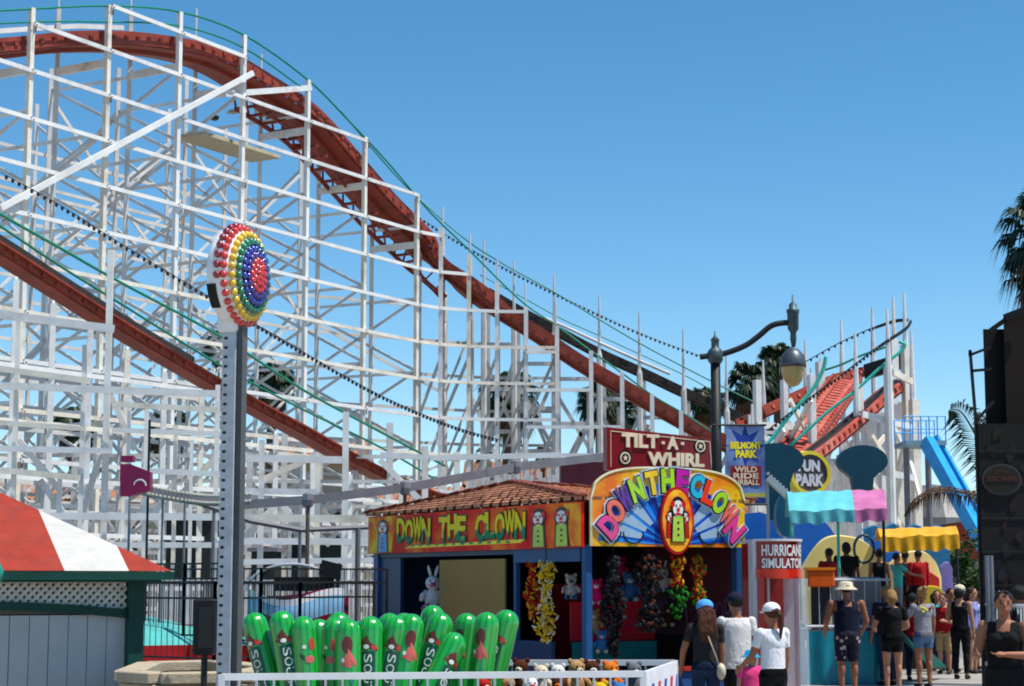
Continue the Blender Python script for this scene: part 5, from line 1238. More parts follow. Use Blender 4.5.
# ladder-like conveyor between banner and canopy
a, b = P(768, 478, 38), P(792, 500, 38); mb = MB(); mb.beam(a, b, .25, .12); 
for k in range(9): p = a.lerp(b, k/8); mb.box(p+Vector((0, 0, .09)), (.04, .2, .05))
mb.tube([a-Vector((0, -.1, .0)), (a.x, a.y+.1, deckz)], .03); mb.tube([(b.x, b.y, b.z), (b.x, b.y, deckz)], .035)
solo(mb, 'toothed_ramp_rail', mat('pale_grey_rail', (0.45, .45, .45), .5), 'pale grey toothed rail sloping down right of the blue banner', 'rail')
flat_art('blue_barrel', el(786, 515, 10, 22, 0, 360, 16)[:-1], 40, mat('barrel_teal', (0.01, .12, .2), .4), 'dark teal oval ride panel under the toothed rail', 'ride ornament', .4)
flat_art('ride_side_board', [(735, 515), (760, 512), (783, 520), (783, 545), (735, 545)], 44, RBL, 'bright blue ride panel seen under the blue banner', 'ride panel', .2)
# seen behind the simulator
flat_art('grey_backboard', [(800, 590), (838, 590), (838, 640), (800, 640)], 41.4, mat('dim_grey', (.1, .1, .1), .6), 'dim grey board at the rear of the ride deck', 'board', .1)
# green sloped ramp
a, b, c, d = P(896, 632, 34.5), P(908, 630, 35.5), P(946, 666, 35.5), P(930, 667, 34.5); 
for p in (c, d): p.z = max(p.z, .04)
mb = MB(); mb.add([a, b, c, d]+[p-Vector((0, 0, .03)) for p in (a, b, c, d)], [(0, 1, 2, 3), (7, 6, 5, 4), (0, 4, 5, 1), (1, 5, 6, 2), (2, 6, 7, 3), (3, 7, 4, 0)]); mb.tube([a, (a.x, a.y, 0)], .02, 5); mb.tube([b, (b.x, b.y, 0)], .02, 5)
solo(mb, 'folding_ramp', mat('dark_green_tarp', (.008, .09, .07), .5), 'dark green sloping ramp among the queuing people', 'ramp')
# ================================================================ picket fence and shrubs at the far right
PK_ = MB(); 
for k in range(46):
    p = P(925+k*1.9, 600, 45); PK_.box((p.x, 45, .65), (.045, .03, 1.3))
a, b = P(925, 600, 45.03), P(1010, 600, 45.03); PK_.beam((a.x, 45.04, 1.15), (b.x, 45.04, 1.15), .03, .06); PK_.beam((a.x, 45.04, .3), (b.x, 45.04, .3), .03, .06)
solo(PK_, 'picket_fence', WHITE2, 'white picket fence behind the queue below the green shrubs', 'fence')
a, b = P(985, 600, 24), P(1030, 600, 22.5)
mb = MB()
for k in range(16):
    p = a.lerp(b, k/15); mb.box((p.x, p.y, .82), (.03, .03, 1.6)) if False else mb.tube([(p.x, p.y, .1), (p.x, p.y, 1.5)], .012, 5)
mb.tube([(a.x, a.y, 1.5), (b.x, b.y, 1.5)], .025, 6); mb.tube([(a.x, a.y, .15), (b.x, b.y, .15)], .025, 6)
solo(mb, 'white_barrier', CW, 'white tubular barrier behind the woman in the black dress', 'barrier')
LEAF = mat('leaf_green', (.05, .11, .02), .6, var=.4, scale=3); LEAFD = mat('leaf_dark_green', (.018, .05, .018), .6, var=.4, scale=3); LEAFY = mat('leaf_yellow_green', (.12, .16, .03), .6, var=.3); FROND = mat('palm_frond_green', (.025, .05, .018), .5, var=.35, scale=2); DEAD = mat('dead_frond_brown', (.16, .1, .055), .9, var=.3, scale=3); TRUNK = mat('palm_trunk', (.13, .1, .07), .9, var=.3, scale=6, bump=.5)
def leafcloud(c, r, n, s, m, name='crown', parent=None, seed=1):
    R = random.Random(seed); mb = MB()
    cl = [(Vector((R.gauss(0, .45), R.gauss(0, .45), R.gauss(0, .4))), R.uniform(.25, .5)) for _ in range(12)]
    for k in range(n):
        cc, cr_ = R.choice(cl); d = Vector((R.gauss(0, 1), R.gauss(0, 1), R.gauss(0, 1))).normalized()*cr_*R.uniform(.6, 1)
        p = cc+d; p = Vector(c)+Vector((p.x*r[0], p.y*r[1], p.z*r[2]))
        M = Matrix.Rotation(R.uniform(0, 6.28), 3, 'Z') @ Matrix.Rotation(R.uniform(-1, 1), 3, 'X'); q = s*R.uniform(.6, 1.3)
        mb.add([p+M @ Vector(v) for v in ((-q, 0, 0), (0, -q*.4, 0), (q, 0, q*.2), (0, q*.4, 0))], [(0, 1, 2, 3)])
    return mb.build(name, m, parent)
def shrub(px, py, Y, r, m, label, seed, n=900, s=.09):
    p = P(px, py, Y); t = thing('shrub', (p.x, p.y, 0), label, 'shrub', 'shrubs and trees behind the rides')
    leafcloud(p, r, n, s, m, 'foliage', t, seed)
    mb = MB()
    for k in range(4): mb.tube([(p.x, p.y, 0), (p.x+.3*math.cos(k*1.7), p.y+.3*math.sin(k*1.7), p.z)], [.05, .02], 5)
    mb.build('stem', TRUNK, t)
shrub(955, 572, 47, (1.0, .9, .9), LEAFY, 'yellow green shrub left of the blue slide foot', 3); shrub(980, 570, 46, (.8, .8, 1.1), LEAF, 'green shrub beside the dark building', 4)
shrub(968, 585, 46.5, (1.2, .8, .7), LEAF, 'low green shrub directly behind the picket fence', 5)
# ================================================================ blue slide tower
SB = mat('slide_blue', (.05, .38, .72), .35, var=.1, coat=.2)
sl = thing('blue_slide_ride', (P(960, 540, 60).x, 60, 0), 'tall blue slanting chute with railed platform at its top', 'slide')
a, b = P(926, 440, 60), P(990, 556, 58); mb = MB(); mb.beam(a, b, .34, .4); mb.beam(a+Vector((.35, .3, .1)), b+Vector((.35, .3, .1)), .12, .3); mb.build('chute', SB, sl)
pa, pb = P(905, 443, 60), P(946, 443, 60); mb = MB(); mb.box(((pa.x+pb.x)/2, 60.8, pa.z), (pb.x-pa.x, 1.8, .15)); mb.build('platform', mat('pale_blue_steel', (.25, .38, .45), .5), sl)
mb = MB()
for yy_ in (60, 61.6):
    for k in range(6): x = pa.x+(pb.x-pa.x)*k/5; mb.tube([(x, yy_, pa.z), (x, yy_, pa.z+.85)], .022, 5)
    for h in (.45, .85): mb.tube([(pa.x, yy_, pa.z+h), (pb.x, yy_, pa.z+h)], .022, 5)
mb.build('railing', SB, sl); mb = MB()
for x in (pa.x+.3, pb.x-.3): mb.tube([(x, 61.3, 0), (x, 61.3, pa.z)], .1, 8)
mb.build('leg', GREYPAINT, sl)
# hangar-like grey dome roof behind
c = P(932, 530, 75); mb = MB(); mb.ell((c.x, 75, c.z-.2), (2.1, 2.5, 2.0), 20, 10); mb.box((c.x, 75, c.z/2-.2), (3.6, 4, c.z-.4)); solo(mb, 'domed_pavilion', mat('weathered_grey_metal', (.2, .2, .2), .5, .3, var=.2), 'grey ribbed dome roof behind the blue chute', 'pavilion', smooth=False)
flat_art('low_shed', [(960, 522), (1000, 518), (1000, 560), (960, 560)], 66, mat('dull_red_wall', (.2, .03, .02), .7), 'low dull red shed wall seen past the blue chute', 'shed', 3.0)
# ================================================================ dark building at the right edge
DB = mat('dark_brown_cladding', (.018, .009, .007), .8, var=.3, scale=1.5); DB2 = mat('near_black_panel', (.005, .005, .006), .7, var=.3)
db = thing('dark_attraction_building', (P(1030, 600, 24).x, 24, 0), 'tall dark attraction building at the right edge with an oval emblem', 'building')
def P2(px, py, Y=24.0): return P(px, py, Y)
x0, x1 = P2(1008, 400).x, P2(1080, 400).x; zt0 = P2(1008, 314).z
def skewbox(xa, xb, ya, yb, za_, zb_2):
    k = yb/ya; v = [(xa, ya), (xb, ya), (xb*k, yb), (xa*k, yb)]; m_ = MB(); m_.add([(x, y, za_) for x, y in v]+[(x, y, zb_2) for x, y in v], [(3,2,1,0),(4,5,6,7),(0,1,5,4),(1,2,6,5),(2,3,7,6),(3,0,4,7)]); return m_
skewbox(x0, x1, 24.1, 27.1, 0, zt0).build('main_block', DB, db)
x0b, x1b = P2(991, 400).x, P2(1009, 400).x; zz0, zz1 = P2(1000, 422).z, P2(1000, 326).z
skewbox(x0b, x1b+.3, 24.3, 26.5, zz0, zz1).build('side_box', DB2, db)
mb = MB(); mb.beam(P2(991, 330), P2(1008, 318), .06, .06); mb.beam(P2(1005, 318), P2(1026, 310), .08, .1); mb.build('roof_edge', DB2, db)
x0c = P2(976, 400).x; zc1 = P2(985, 424).z
bb_ = MB(); bb_.box(((x0c+x1)/2, 24.0, zc1/2+.4), (x1-x0c, .12, zc1-.8)); bp_ = bb_.build('poster_wall', mat('faded_dark_poster', (.009, .008, .009), .7, var=.7, scale=3, dirt=(.022, .012, .012), dirt_amt=.6), db)
for j_ in range(7):
    z_ = .9+j_*.42; jb = MB(); jb.box(((x0c+x1)/2, 23.93, z_), (x1-x0c, .01, .012)); jb.build('panel_joint', mat('panel_joint', (.04, .035, .03), .7), bp_)
Rn = random.Random(9)
for nm_, cc_ in (('green_patch', (.014, .022, .01)), ('flesh_patch', (.032, .02, .016)), ('grey_patch', (.02, .02, .023)), ('red_patch', (.026, .01, .009))):
    gb = MB()
    for j_ in range(14):
        cx2 = Rn.uniform(x0c+.08, x0c+.75); cz2 = Rn.uniform(.8, zc1-.1) if nm_ != 'green_patch' else Rn.uniform(zc1-.6, zc1-.1); rr2 = Rn.uniform(.02, .075); k2 = 7
        gb.add([(cx2+rr2*Rn.uniform(.5, 1.2)*math.cos(6.283*i/k2), 23.932-j_*.0006, cz2+rr2*1.4*Rn.uniform(.5, 1.2)*math.sin(6.283*i/k2)) for i in range(k2)], [tuple(range(k2))])
    gb.build('poster_'+nm_, mat('poster_'+nm_, cc_, .7, var=.5, scale=9), bp_)
ef = Fr((P2(1000, 480).x, 23.93, 0), (1, 0, 0)); ez_ = P2(1000, 480).z
mb = MB(); mb.prism(ov(0, ez_, .25, .2), ef, 0, .02); eo = mb.build('oval_emblem', mat('emblem_rim', (.06, .06, .06), .5), db)
mb = MB(); mb.prism(ov(0, ez_, .225, .175), ef, .02, .024); mb.build('emblem_field', mat('emblem_field', (.025, .018, .012), .6), eo)
mb = MB(); mb.prism([(-.2, ez_-.03), (.2, ez_-.03), (.21, ez_+.05), (-.21, ez_+.05)], ef, .024, .03); mb.build('emblem_band', mat('emblem_red', (.06, .014, .01), .6), eo)
mb = MB(); letters(mb, 'ESCAPE', ef, -.17, ez_-.015, .17, ez_+.035, .03, .034, .02); letters(mb, 'ZONE', ef, -.09, ez_+.07, .09, ez_+.12, .024, .028, .02); mb.build('emblem_lettering', mat('emblem_letter', (.08, .05, .025), .6), eo)
sc_ = MB()
for a, b in (((970, 350), (976, 424)), ((970, 355), (991, 347)), ((971, 371), (992, 369)), ((976, 421), (994, 401)), ((970, 350), (970, 356))): sc_.beam(P2(*a), P2(*b), .035, .035)
p = P2(976, 424); sc_.tube([(p.x, p.y, p.z+.05), (p.x, p.y, 0)], .025, 6); sc_.build('scaffold_frame', BLACK, db)
for px in (979, 983):
    p = P2(px, 560); q = MB(); q.tube([(p.x, 23.6, 0), (p.x, 23.6, P2(px, 556).z)], .03, 8); q.build('steel_post', mat('dull_steel', (.25, .26, .28), .5, .5), db)
# ================================================================ palms
def fan_palm(px, py, Y, R, label, n=46, skirt=1.4, seed=1, group='fan palms beyond the coaster', tr=None, trunk_px=None):
    rr = random.Random(seed); c = P(px, py, Y); t = thing('fan_palm', (c.x, c.y, 0), label, 'palm tree', group)
    tr = tr or R*.16
    MB().lathe([(tr*1.3, 0), (tr, c.z*.3), (tr*.9, c.z-.3), (tr*1.2, c.z)], (c.x, c.y, 0), 10).build('trunk', TRUNK, t, smooth=True)
    fr = MB(); de = MB()
    def leaf(mb, az, el_, L, droop, nl=15):
        d = Vector((math.cos(az)*math.cos(el_), math.sin(az)*math.cos(el_), math.sin(el_)))
        st = c+d*L*.5+Vector((0, 0, -droop*L*.12)); mb.tube([c, c+d*L*.25, st], [.03*R/2, .025*R/2, .02*R/2], 4, False)
        side = d.cross(Vector((0, 0, 1))).normalized(); up = side.cross(d)
        for k in range(nl):
            a = (k/(nl-1)-.5)*2.5; dd = (d*math.cos(a)+side*math.sin(a)).normalized(); l2 = L*.52*(1-.25*abs(a)/1.25)*rr.uniform(.85, 1.05); w = side*math.cos(a)-d*math.sin(a)
            m_ = st+dd*l2*.6; e = st+dd*l2+Vector((0, 0, -l2*(.35+droop*.6)*rr.uniform(.6, 1.3)))
            ww = (.055 if Y < 50 else .085)*R/2.2
            mb.add([st, m_+w*ww+Vector((0, 0, .02)), e, m_-w*ww], [(0, 1, 2, 3)])
    for k in range(n):
        e_ = rr.uniform(-.45, 1.35); leaf(fr, rr.uniform(0, 6.28), e_, R*rr.uniform(.8, 1.05)*(1 if e_ < 1 else .8), .3+.5*max(0, .6-e_))
    for k in range(int(n*.7)):
        leaf(de, rr.uniform(0, 6.28), rr.uniform(-1.35, -.7), R*rr.uniform(.55, .8)*min(skirt, 1.3), .9, 9)
    fr.build('frond_crown', FROND, t); de.build('dead_frond_skirt', DEAD, t)
fan_palm(508, 394, 95, 1.9, 'fan palm seen through the coaster left of centre, with a long brown skirt', 95, 1.9, 11)
fan_palm(600, 402, 95, 1.6, 'fan palm behind the foot of the hill track', 85, 1.4, 12)
fan_palm(622, 412, 97, 1.5, 'second fan palm just right of the one behind the hill track foot', 85, 1.2, 13)
fan_palm(777, 362, 95, 1.45, 'tallest fan palm behind the street lamp globe', 85, 1.2, 14)
fan_palm(752, 385, 92, 1.7, 'broad fan palm below and left of the lamp globe', 85, 1.2, 15)
fan_palm(706, 402, 96, 1.2, 'small fan palm behind the lamp post', 85, 1.2, 16)
fan_palm(272, 383, 95, 1.6, 'fan palm behind the striker tower seen through the white frame', 85, 1.2, 17)
fan_palm(222, 345, 96, 1.3, 'fan palm crown just left of the striker disc base', 85, 1, 18)
fan_palm(168, 430, 94, 1.6, 'fan palm behind the coaster left of the striker tower', 85, 1.2, 19)
fan_palm(75, 425, 94, 1.6, 'leftmost fan palm behind the coaster', 85, 1.2, 20)
fan_palm(543, 455, 110, .8, 'small distant fan palm right of the long skirted one', 26, 1.1, 21)
fan_palm(486, 455, 110, .9, 'small distant fan palm under the long skirted one', 26, 1.1, 22)
fan_palm(1046, 232, 33, 1.15, 'near fan palm with drooping fronds above the dark building', 60, 1.3, 23, None, .16)
fan_palm(1042, 268, 33.4, .85, 'shaded fan palm crown low behind the dark building edge', 40, 1.5, 24, None, .14)
def feather(mb, pts, ll, rr, dens=26, sag=.5):
    c = catmull(pts, 8); n = len(c)
    mb.tube(c, [.022*(1-i/n)+.006 for i in range(n)], 5)
    for i in range(2, n):
        for s in (-1, 1):
            for j in range(2):
                p = c[i-1].lerp(c[i], j/2); t = (c[i]-c[i-1]).normalized(); side = t.cross(Vector((0, 1, .3))).normalized()*s
                l = ll*math.sin(math.pi*min(1, (i/n)*.85+.12))*rr.uniform(.7, 1.1); d = (side+t*.6+Vector((0, rr.uniform(-.5, .5), 0))).normalized()
                e = p+d*l+Vector((0, 0, -l*sag*rr.uniform(.6, 1.2))); m_ = p+d*l*.55; w = t*.014
                mb.add([p-w*.5, m_-w, e, m_+w], [(0, 1, 2, 3)])
rr = random.Random(5); b0_ = P(1000, 530, 28.6)
t = thing('feather_palm', (b0_.x, b0_.y, 0), 'feather palm with an upright frond and a brown arching one left of the dark building', 'palm tree')
MB().lathe([(.16, 0), (.13, b0_.z*.6), (.14, b0_.z)], (b0_.x, b0_.y, 0), 10).build('trunk', TRUNK, t)
mb = MB(); feather(mb, [b0_, P(993, 480, 28.5), P(978, 440, 28.3), P(962, 413, 28.2), P(950, 409, 28.1)], .46, rr); mb.build('frond', FROND, t)
mb = MB(); feather(mb, [b0_, P(996, 460, 28.9), P(986, 430, 29.2), P(978, 412, 29.4)], .3, rr); mb.build('frond', FROND, t)
mb = MB(); feather(mb, [b0_, P(985, 500, 28.4), P(965, 493, 28.2), P(938, 490, 28), P(916, 500, 27.9), P(904, 516, 27.9)], .13, rr, sag=1.6); mb.build('dry_frond', DEAD, t)
mb = MB(); feather(mb, [b0_, P(1010, 470, 29.5), P(1030, 440, 30), P(1050, 430, 30.2)], .4, rr); mb.build('frond', FROND, t)
# ================================================================ buildings beyond the coaster
CREAM = mat('cream_stucco', (.5, .44, .33), .85, var=.08, scale=.6, dirt=(.3, .26, .2)); TILE = mat('clay_roof_tile', (.38, .2, .12), .85, var=.35, scale=5, bump=.5); WIN = mat('dark_window_glass', (.03, .035, .04), .15)
def hacienda(px0, px1, ye, yr, Y, label, m=CREAM, D=14, wins=6):
    a, b = P(px0, ye, Y), P(px1, ye, Y); ze_, zr_ = a.z, P(px0, yr, Y+D/2).z; t = thing('tile_roofed_building', ((a.x+b.x)/2, Y, 0), label, 'building', 'buildings beyond the coaster')
    MB().box(((a.x+b.x)/2, Y+D/2, ze_/2), (b.x-a.x, D, ze_)).build('wall', m, t)
    rf_ = MB(); n = int((b.x-a.x)/.28)
    x0_, x1_ = a.x-.5, b.x+.5
    for k in range(n):
        u0, u1 = x0_+(x1_-x0_)*k/n, x0_+(x1_-x0_)*(k+1)/n; um = (u0+u1)/2
        rf_.add([(u0, Y-.6, ze_-.05), (um, Y-.6, ze_+.1), (u1, Y-.6, ze_-.05), (u1, Y+D/2, zr_), (um, Y+D/2, zr_+.12), (u0, Y+D/2, zr_)], [(0, 1, 4, 5), (1, 2, 3, 4)])
    rf_.add([(x0_, Y+D/2, zr_), (x1_, Y+D/2, zr_), (x1_, Y+D+.6, ze_), (x0_, Y+D+.6, ze_)], [(0, 1, 2, 3)]); rf_.add([(x0_, Y-.6, ze_-.06), (x0_, Y+D/2, zr_), (x0_, Y+D+.6, ze_)], [(0, 1, 2)]); rf_.add([(x1_, Y-.6, ze_-.06), (x1_, Y+D/2, zr_), (x1_, Y+D+.6, ze_)], [(2, 1, 0)])
    rf_.build('roof', TILE, t)
    for k in range(wins):
        x = a.x+(b.x-a.x)*(k+.5)/wins; fr_ = MB(); w_, h_ = (b.x-a.x)/wins*.45, ze_*.3
        z = ze_*.62; 
        for dx, dz, sx_, sz_ in ((-w_/2, 0, .1, h_+.1), (w_/2, 0, .1, h_+.1), (0, h_/2, w_, .1), (0, -h_/2, w_, .1)): fr_.box((x+dx, Y-.05, z+dz), (sx_, .12, sz_))
        f_ = fr_.build('window', WHITE2, t); MB().box((x, Y-.01, z), (w_, .04, h_)).build('pane', WIN, f_)
hacienda(262, 350, 463, 441, 105, 'tile roofed cream building behind the middle of the coaster', wins=4)
hacienda(340, 470, 508, 488, 100, 'lower cream building with clay roof between booth and coaster', wins=6)
hacienda(150, 262, 505, 488, 108, 'cream building beyond the coaster left of the striker tower', wins=5)
hacienda(-60, 150, 500, 484, 112, 'wide cream building at the far left beyond the coaster', wins=8)
hacienda(470, 620, 486, 462, 115, 'cream building with pale roof beyond the coaster right of centre', wins=6)
hacienda(620, 800, 520, 500, 110, 'low cream building hidden mostly by the ride signs', wins=7)
hacienda(800, 1100, 556, 542, 120, 'long low cream building at the far right behind the shrubs', wins=10)
rs = P(340, 505, 70); 
flat_art('red_wall', [(236, 560), (236, 545), (300, 545), (300, 560)], 90, mat('brick_red_wall', (.3, .07, .04), .8), 'short brick red wall far behind the coaster frame', 'wall', .5)
q0, q1 = P(560, 470, 62), P(610, 470, 62); mb = MB(); mb.box(((q0.x+q1.x)/2, 62, q0.z/2), (q1.x-q0.x, 2, q0.z+.4)); solo(mb, 'maroon_shed', MAROON, 'maroon shed wall left of the tilted ride sign', 'shed')
# white stored boards under the coaster behind the booth roof
wt = MB()
for k in range(26): p = P(470+k*4.4, 480, 68); wt.box((p.x, 68+(k % 3)*.2, (p.z+(k*13 % 5)*.1)/2), (.14, .1, p.z+(k*13 % 5)*.1))
solo(wt, 'board_fence', WHITE2, 'tall white board fence under the coaster behind the booth roof', 'fence')
# ================================================================ canopy truss of the tilt ride, with lights
tz = [(-10, 500, 33), (60, 500, 33)]
TR = thing('ride_light_truss', (P(300, 500, 33).x, 33, 0), 'long grey jointed overhead beam on thin poles running across the coaster foot', 'truss')
pts = [P(240, 505, 32.6), P(308, 500, 32.8), P(405, 488, 33.4), P(486, 473, 34.2), P(516, 467, 34.6), P(609, 456, 36)]
for a, b in zip(pts, pts[1:]): MB().beam(a, b, .1, .15).build('beam', GREYPAINT, TR)
for p in (pts[1], pts[2]+Vector((0, 0, 0)), pts[4]): MB().lathe([(.04, -.13), (.09, -.1), (.11, 0), (.09, .1), (.04, .13)], p, 8).build('joint', GREYPAINT, TR)
for px, py, Y in ((308, 500, 32.8), (405, 488, 33.4)): p = P(px, py, Y); MB().tube([(p.x, p.y, 0), tuple(p)], .035, 8).build('pole', RUST, TR)
T2_ = thing('bulb_rail', (P(170, 500, 32).x, 32, 0), 'grey rail set with small bulbs on four poles left of the striker', 'truss')
pts = [P(128, 486, 31.6), P(150, 493, 31.8), P(190, 500, 32), P(216, 502, 32.2), P(250, 500, 32.4)]
mb = MB()
for a, b in zip(pts, pts[1:]): mb.beam(a, b, .12, .14)
mb.build('rail', GREYPAINT, T2_)
bb2 = MB(); c = catmull(pts, 10)
for p in c: bb2.ell(p+Vector((0, -.04, .1)), .035, 6, 4); bb2.ell(p+Vector((0, -.08, -.02)), .03, 6, 4)
bb2.build('bulbs', mat('frosted_bulb', (.5, .48, .42), .3), T2_)['kind'] = 'stuff'
for px in (130, 148, 163, 185): 
    p = P(px, interp(px, [(128, 487), (190, 500), (216, 502)]), 31.9); MB().tube([(p.x, p.y, 0), (p.x, p.y, p.z+(1.2 if px == 148 else 0))], .022, 6).build('pole', GREYPAINT if px != 148 else BLACK, T2_)
mb = MB(); mb.tube([P(190, 500, 33), P(250, 521, 33.5), P(300, 530, 34), P(372, 527, 35)], .05, 6); mb.tube([P(300, 530, 34), (P(300, 530, 34).x, 34, 0)], .03); mb.tube([P(358, 528, 34.8), (P(358, 528, 34.8).x, 34.8, 0)], .05); mb.tube([P(214, 508, 33.2), (P(214, 508, 33.2).x, 33.2, 0)], .03)
solo(mb, 'pipe_rail', GREYPAINT, 'sagging grey pipe rail below the overhead beam', 'pipe rail')
# magenta box on the rail
q = P(140, 476, 31.5); mt_ = thing('magenta_sign_box', (q.x, q.y, q.z-.25), 'magenta sign box with white scribble standing on the bulb rail', 'sign')
Mg = mat('magenta_paint', (.26, .015, .09), .4); vs = [P(120, 464, 31.4), P(130, 464, 31.4), P(150, 472, 31.4), P(150, 490, 31.4), P(130, 496, 31.4), P(120, 496, 31.4)]
mb = MB(); k = 6; mb.add(vs+[p+Vector((0, .25, 0)) for p in vs], [tuple(reversed(range(6))), tuple(range(6, 12))]+[(i, (i+1) % 6, 6+(i+1) % 6, 6+i) for i in range(6)]); mb.build('box', Mg, mt_); MB().box(P(128, 459, 31.5), (.2, .2, .1)).build('cap', Mg, mt_)
mb = MB(); mb.tube([P(141, 486, 31.2)+Vector((.1*math.cos(t), -.1, .1*math.sin(t))) for t in [i*.5 for i in range(7)]], .012, 5); mb.build('scribble', HW, mt_)
# ================================================================ iron fences and the tilt platform
def iron_fence(pts, zt_, zb_, step, label, m=DARKIRON, name='iron_fence'):
    mb = MB()
    for a, b in zip(pts, pts[1:]):
        a = Vector(a); b = Vector(b)
        for z in (zt_, zt_-.22, zb_): mb.beam(Vector((a.x, a.y, z)), Vector((b.x, b.y, z)), .026, .028)
        n = max(1, int((b-a).length/step))
        for k in range(n+1): p = a.lerp(b, k/n); mb.tube([(p.x, p.y, zb_), (p.x, p.y, zt_)], .006, 4)
        for p in (a, b): mb.post(p.x, p.y, 0, zt_, .045, .045)
    solo(mb, name, m, label, 'fence', 'dark iron railings')
iron_fence([(-6.2, 31, 0), (-4.3, 29.5, 0), (-3.8, 29, 0), (-2.0, 30.6, 0)], 1.98, .9, .12, 'dark iron railing rising behind the cactus bats below the coaster')
iron_fence([(P(134, 600, 27).x, 27, 0), (P(215, 600, 26).x, 26, 0), (P(300, 600, 27.5).x, 27.5, 0), (P(374, 600, 29).x, 29, 0)], 1.78, .75, .11, 'dark iron railing in front of the maroon ride car')
iron_fence([(P(130, 600, 29.5).x, 29.5, 0), (P(185, 560, 28.5).x, 28.5, 0), (P(225, 575, 28).x, 28, 0)], 2.05, 1.0, .12, 'dark iron railing on the teal platform left of the striker')
RP = MB(); rc = Vector((P(160, 640, 30).x-1.6, 30.5, 0))
def rpf(u, v):
    a = -1.25+u*2.4; r = 2.6+v*.7; return rc+Vector((r*math.cos(a), -r*.9*math.cos(a*0)*math.sin(-a), 1.5-.55*u+.02))
plt = thing('tilt_platform', (rc.x, rc.y, 0), 'round tilting platform with red side and aqua deck left of the striker', 'ride platform')
mb = MB(); n = 40
ring = lambda r, z, tilt=.1: [(rc.x+r*math.cos(2*math.pi*i/n), rc.y+r*math.sin(2*math.pi*i/n), z-tilt*(r*math.cos(2*math.pi*i/n))*.9-.08*math.sin(6*math.pi*i/n)) for i in range(n)]
A_, B_, C_, D_ = ring(3.3, .45, .05), ring(3.3, 1.02), ring(3.2, 1.06), ring(2.7, 1.22)
mb.add(A_+B_, [(i, (i+1) % n, n+(i+1) % n, n+i) for i in range(n)]); mb.add([(x, y, 0) for x, y, z in A_]+A_, [(i, (i+1) % n, n+(i+1) % n, n+i) for i in range(n)]); mb.build('red_side', mat('ride_side_red', (.35, .015, .02), .4), plt, smooth=True)
mb = MB(); mb.add(B_+C_+D_+[(rc.x, rc.y, 1.3)], [(i, (i+1) % n, n+(i+1) % n, n+i) for i in range(n)]+[(n+i, n+(i+1) % n, 2*n+(i+1) % n, 2*n+i) for i in range(n)]+[(2*n+i, 2*n+(i+1) % n, 3*n) for i in range(n)]); mb.build('aqua_deck', mat('aqua_deck', (.12, .45, .42), .5, dirt=(.3, .1, .08)), plt, smooth=True)
# second ride floor behind the bats, with a car on it
rc = Vector((P(300, 620, 32).x, 33.5, 0))
p3 = thing('tilt_platform', (rc.x, rc.y, 0), 'wavy platform floor with a maroon side behind the cactus bats', 'ride platform')
mb = MB(); A_, B_, D_ = ring(3.0, .3, 0), ring(3.0, .8, 0), ring(2.5, 1.0, 0); mb.add([(x, y, 0) for x, y, z in A_]+A_+B_+D_+[(rc.x, rc.y, 1.0)], [(k*n+i, k*n+(i+1) % n, (k+1)*n+(i+1) % n, (k+1)*n+i) for k in range(3) for i in range(n)]+[(3*n+i, 3*n+(i+1) % n, 4*n) for i in range(n)]); mb.build('floor', MAROON, p3, smooth=True)
car = thing('tilt_car', (P(298, 600, 29.5).x, 29.5, 0.6), 'maroon ride car with a wavy blue and white band and round back', 'ride car')
cx0, cx1 = P(248, 600, 29.5).x, P(344, 600, 29.5).x
def carf(u, v, dy=0):
    z0_, z1_ = .55, 1.68; x = cx0+(cx1-cx0)*u; return Vector((x, 29.5-.5*math.sin(math.pi*u)+dy, z0_+(z1_-z0_)*v))
zb1 = lambda u: .62+.06*math.sin(u*7+1); zb2 = lambda u: .84+.08*math.sin(u*6+2.2)
mb = MB(); mb.grid(lambda u, v: carf(u, v*zb1(u)), 24, 4); mb.build('body', mat('car_maroon', (.16, .008, .03), .3, coat=.4), car, smooth=True)
mb = MB(); mb.grid(lambda u, v: carf(u, zb1(u)+v*(zb2(u)-zb1(u)), -.02*math.sin(v*3.14)), 24, 4); mb.build('blue_band', mat('car_pale_blue', (.25, .45, .62), .3, coat=.4), car, smooth=True)
mb = MB(); mb.grid(lambda u, v: carf(u, zb2(u)+v*.09), 24, 2); mb.build('white_rim', mat('car_white', (.72, .72, .75), .3, coat=.4), car, smooth=True)
mb = MB(); mb.grid(lambda u, v: carf(.35+.6*u, zb2(u)-.02+v*.2*math.sin(math.pi*u), .15), 16, 3); mb.grid(lambda u, v: carf(u, v*.9, .9), 10, 3); mb.build('seat_back', mat('car_magenta', (.3, .01, .08), .35), car, smooth=True)
mb = MB(); c0 = P(292, 578, 30.3); mb.tube([c0+Vector((-.55*math.cos(a)*1.3, 0, .05+.42*math.sin(a)-.25)) for a in [math.pi*i/16 for i in range(17)]], .025, 6); mb.build('canopy_hoop', STEEL, car)
for a, b, Y, lab in (((274, 577, 334, 591), 0, 30.0, 'long black light panel on the ride car rail'), ((320, 562, 341, 577), .25, 29.8, 'small tilted black panel above the ride car')):
    x0_, y0_, x1_, y1_ = a; p, q = P(x0_, y1_, Y), P(x1_, y0_, Y); c = (p+q)/2; t = thing('light_panel', (c.x, c.y, p.z), lab, 'light panel'); t['_b'] = tuple(t.location)
    mb = MB(); mb.box(c, (q.x-p.x, .1, q.z-p.z), Matrix.Rotation(b, 3, 'Y')); mb.build('panel', BLACK, t); MB().tube([(q.x-.05, Y+.05, 0), (q.x-.05, Y+.05, c.z)], .03).build('stand', BLACK, t)
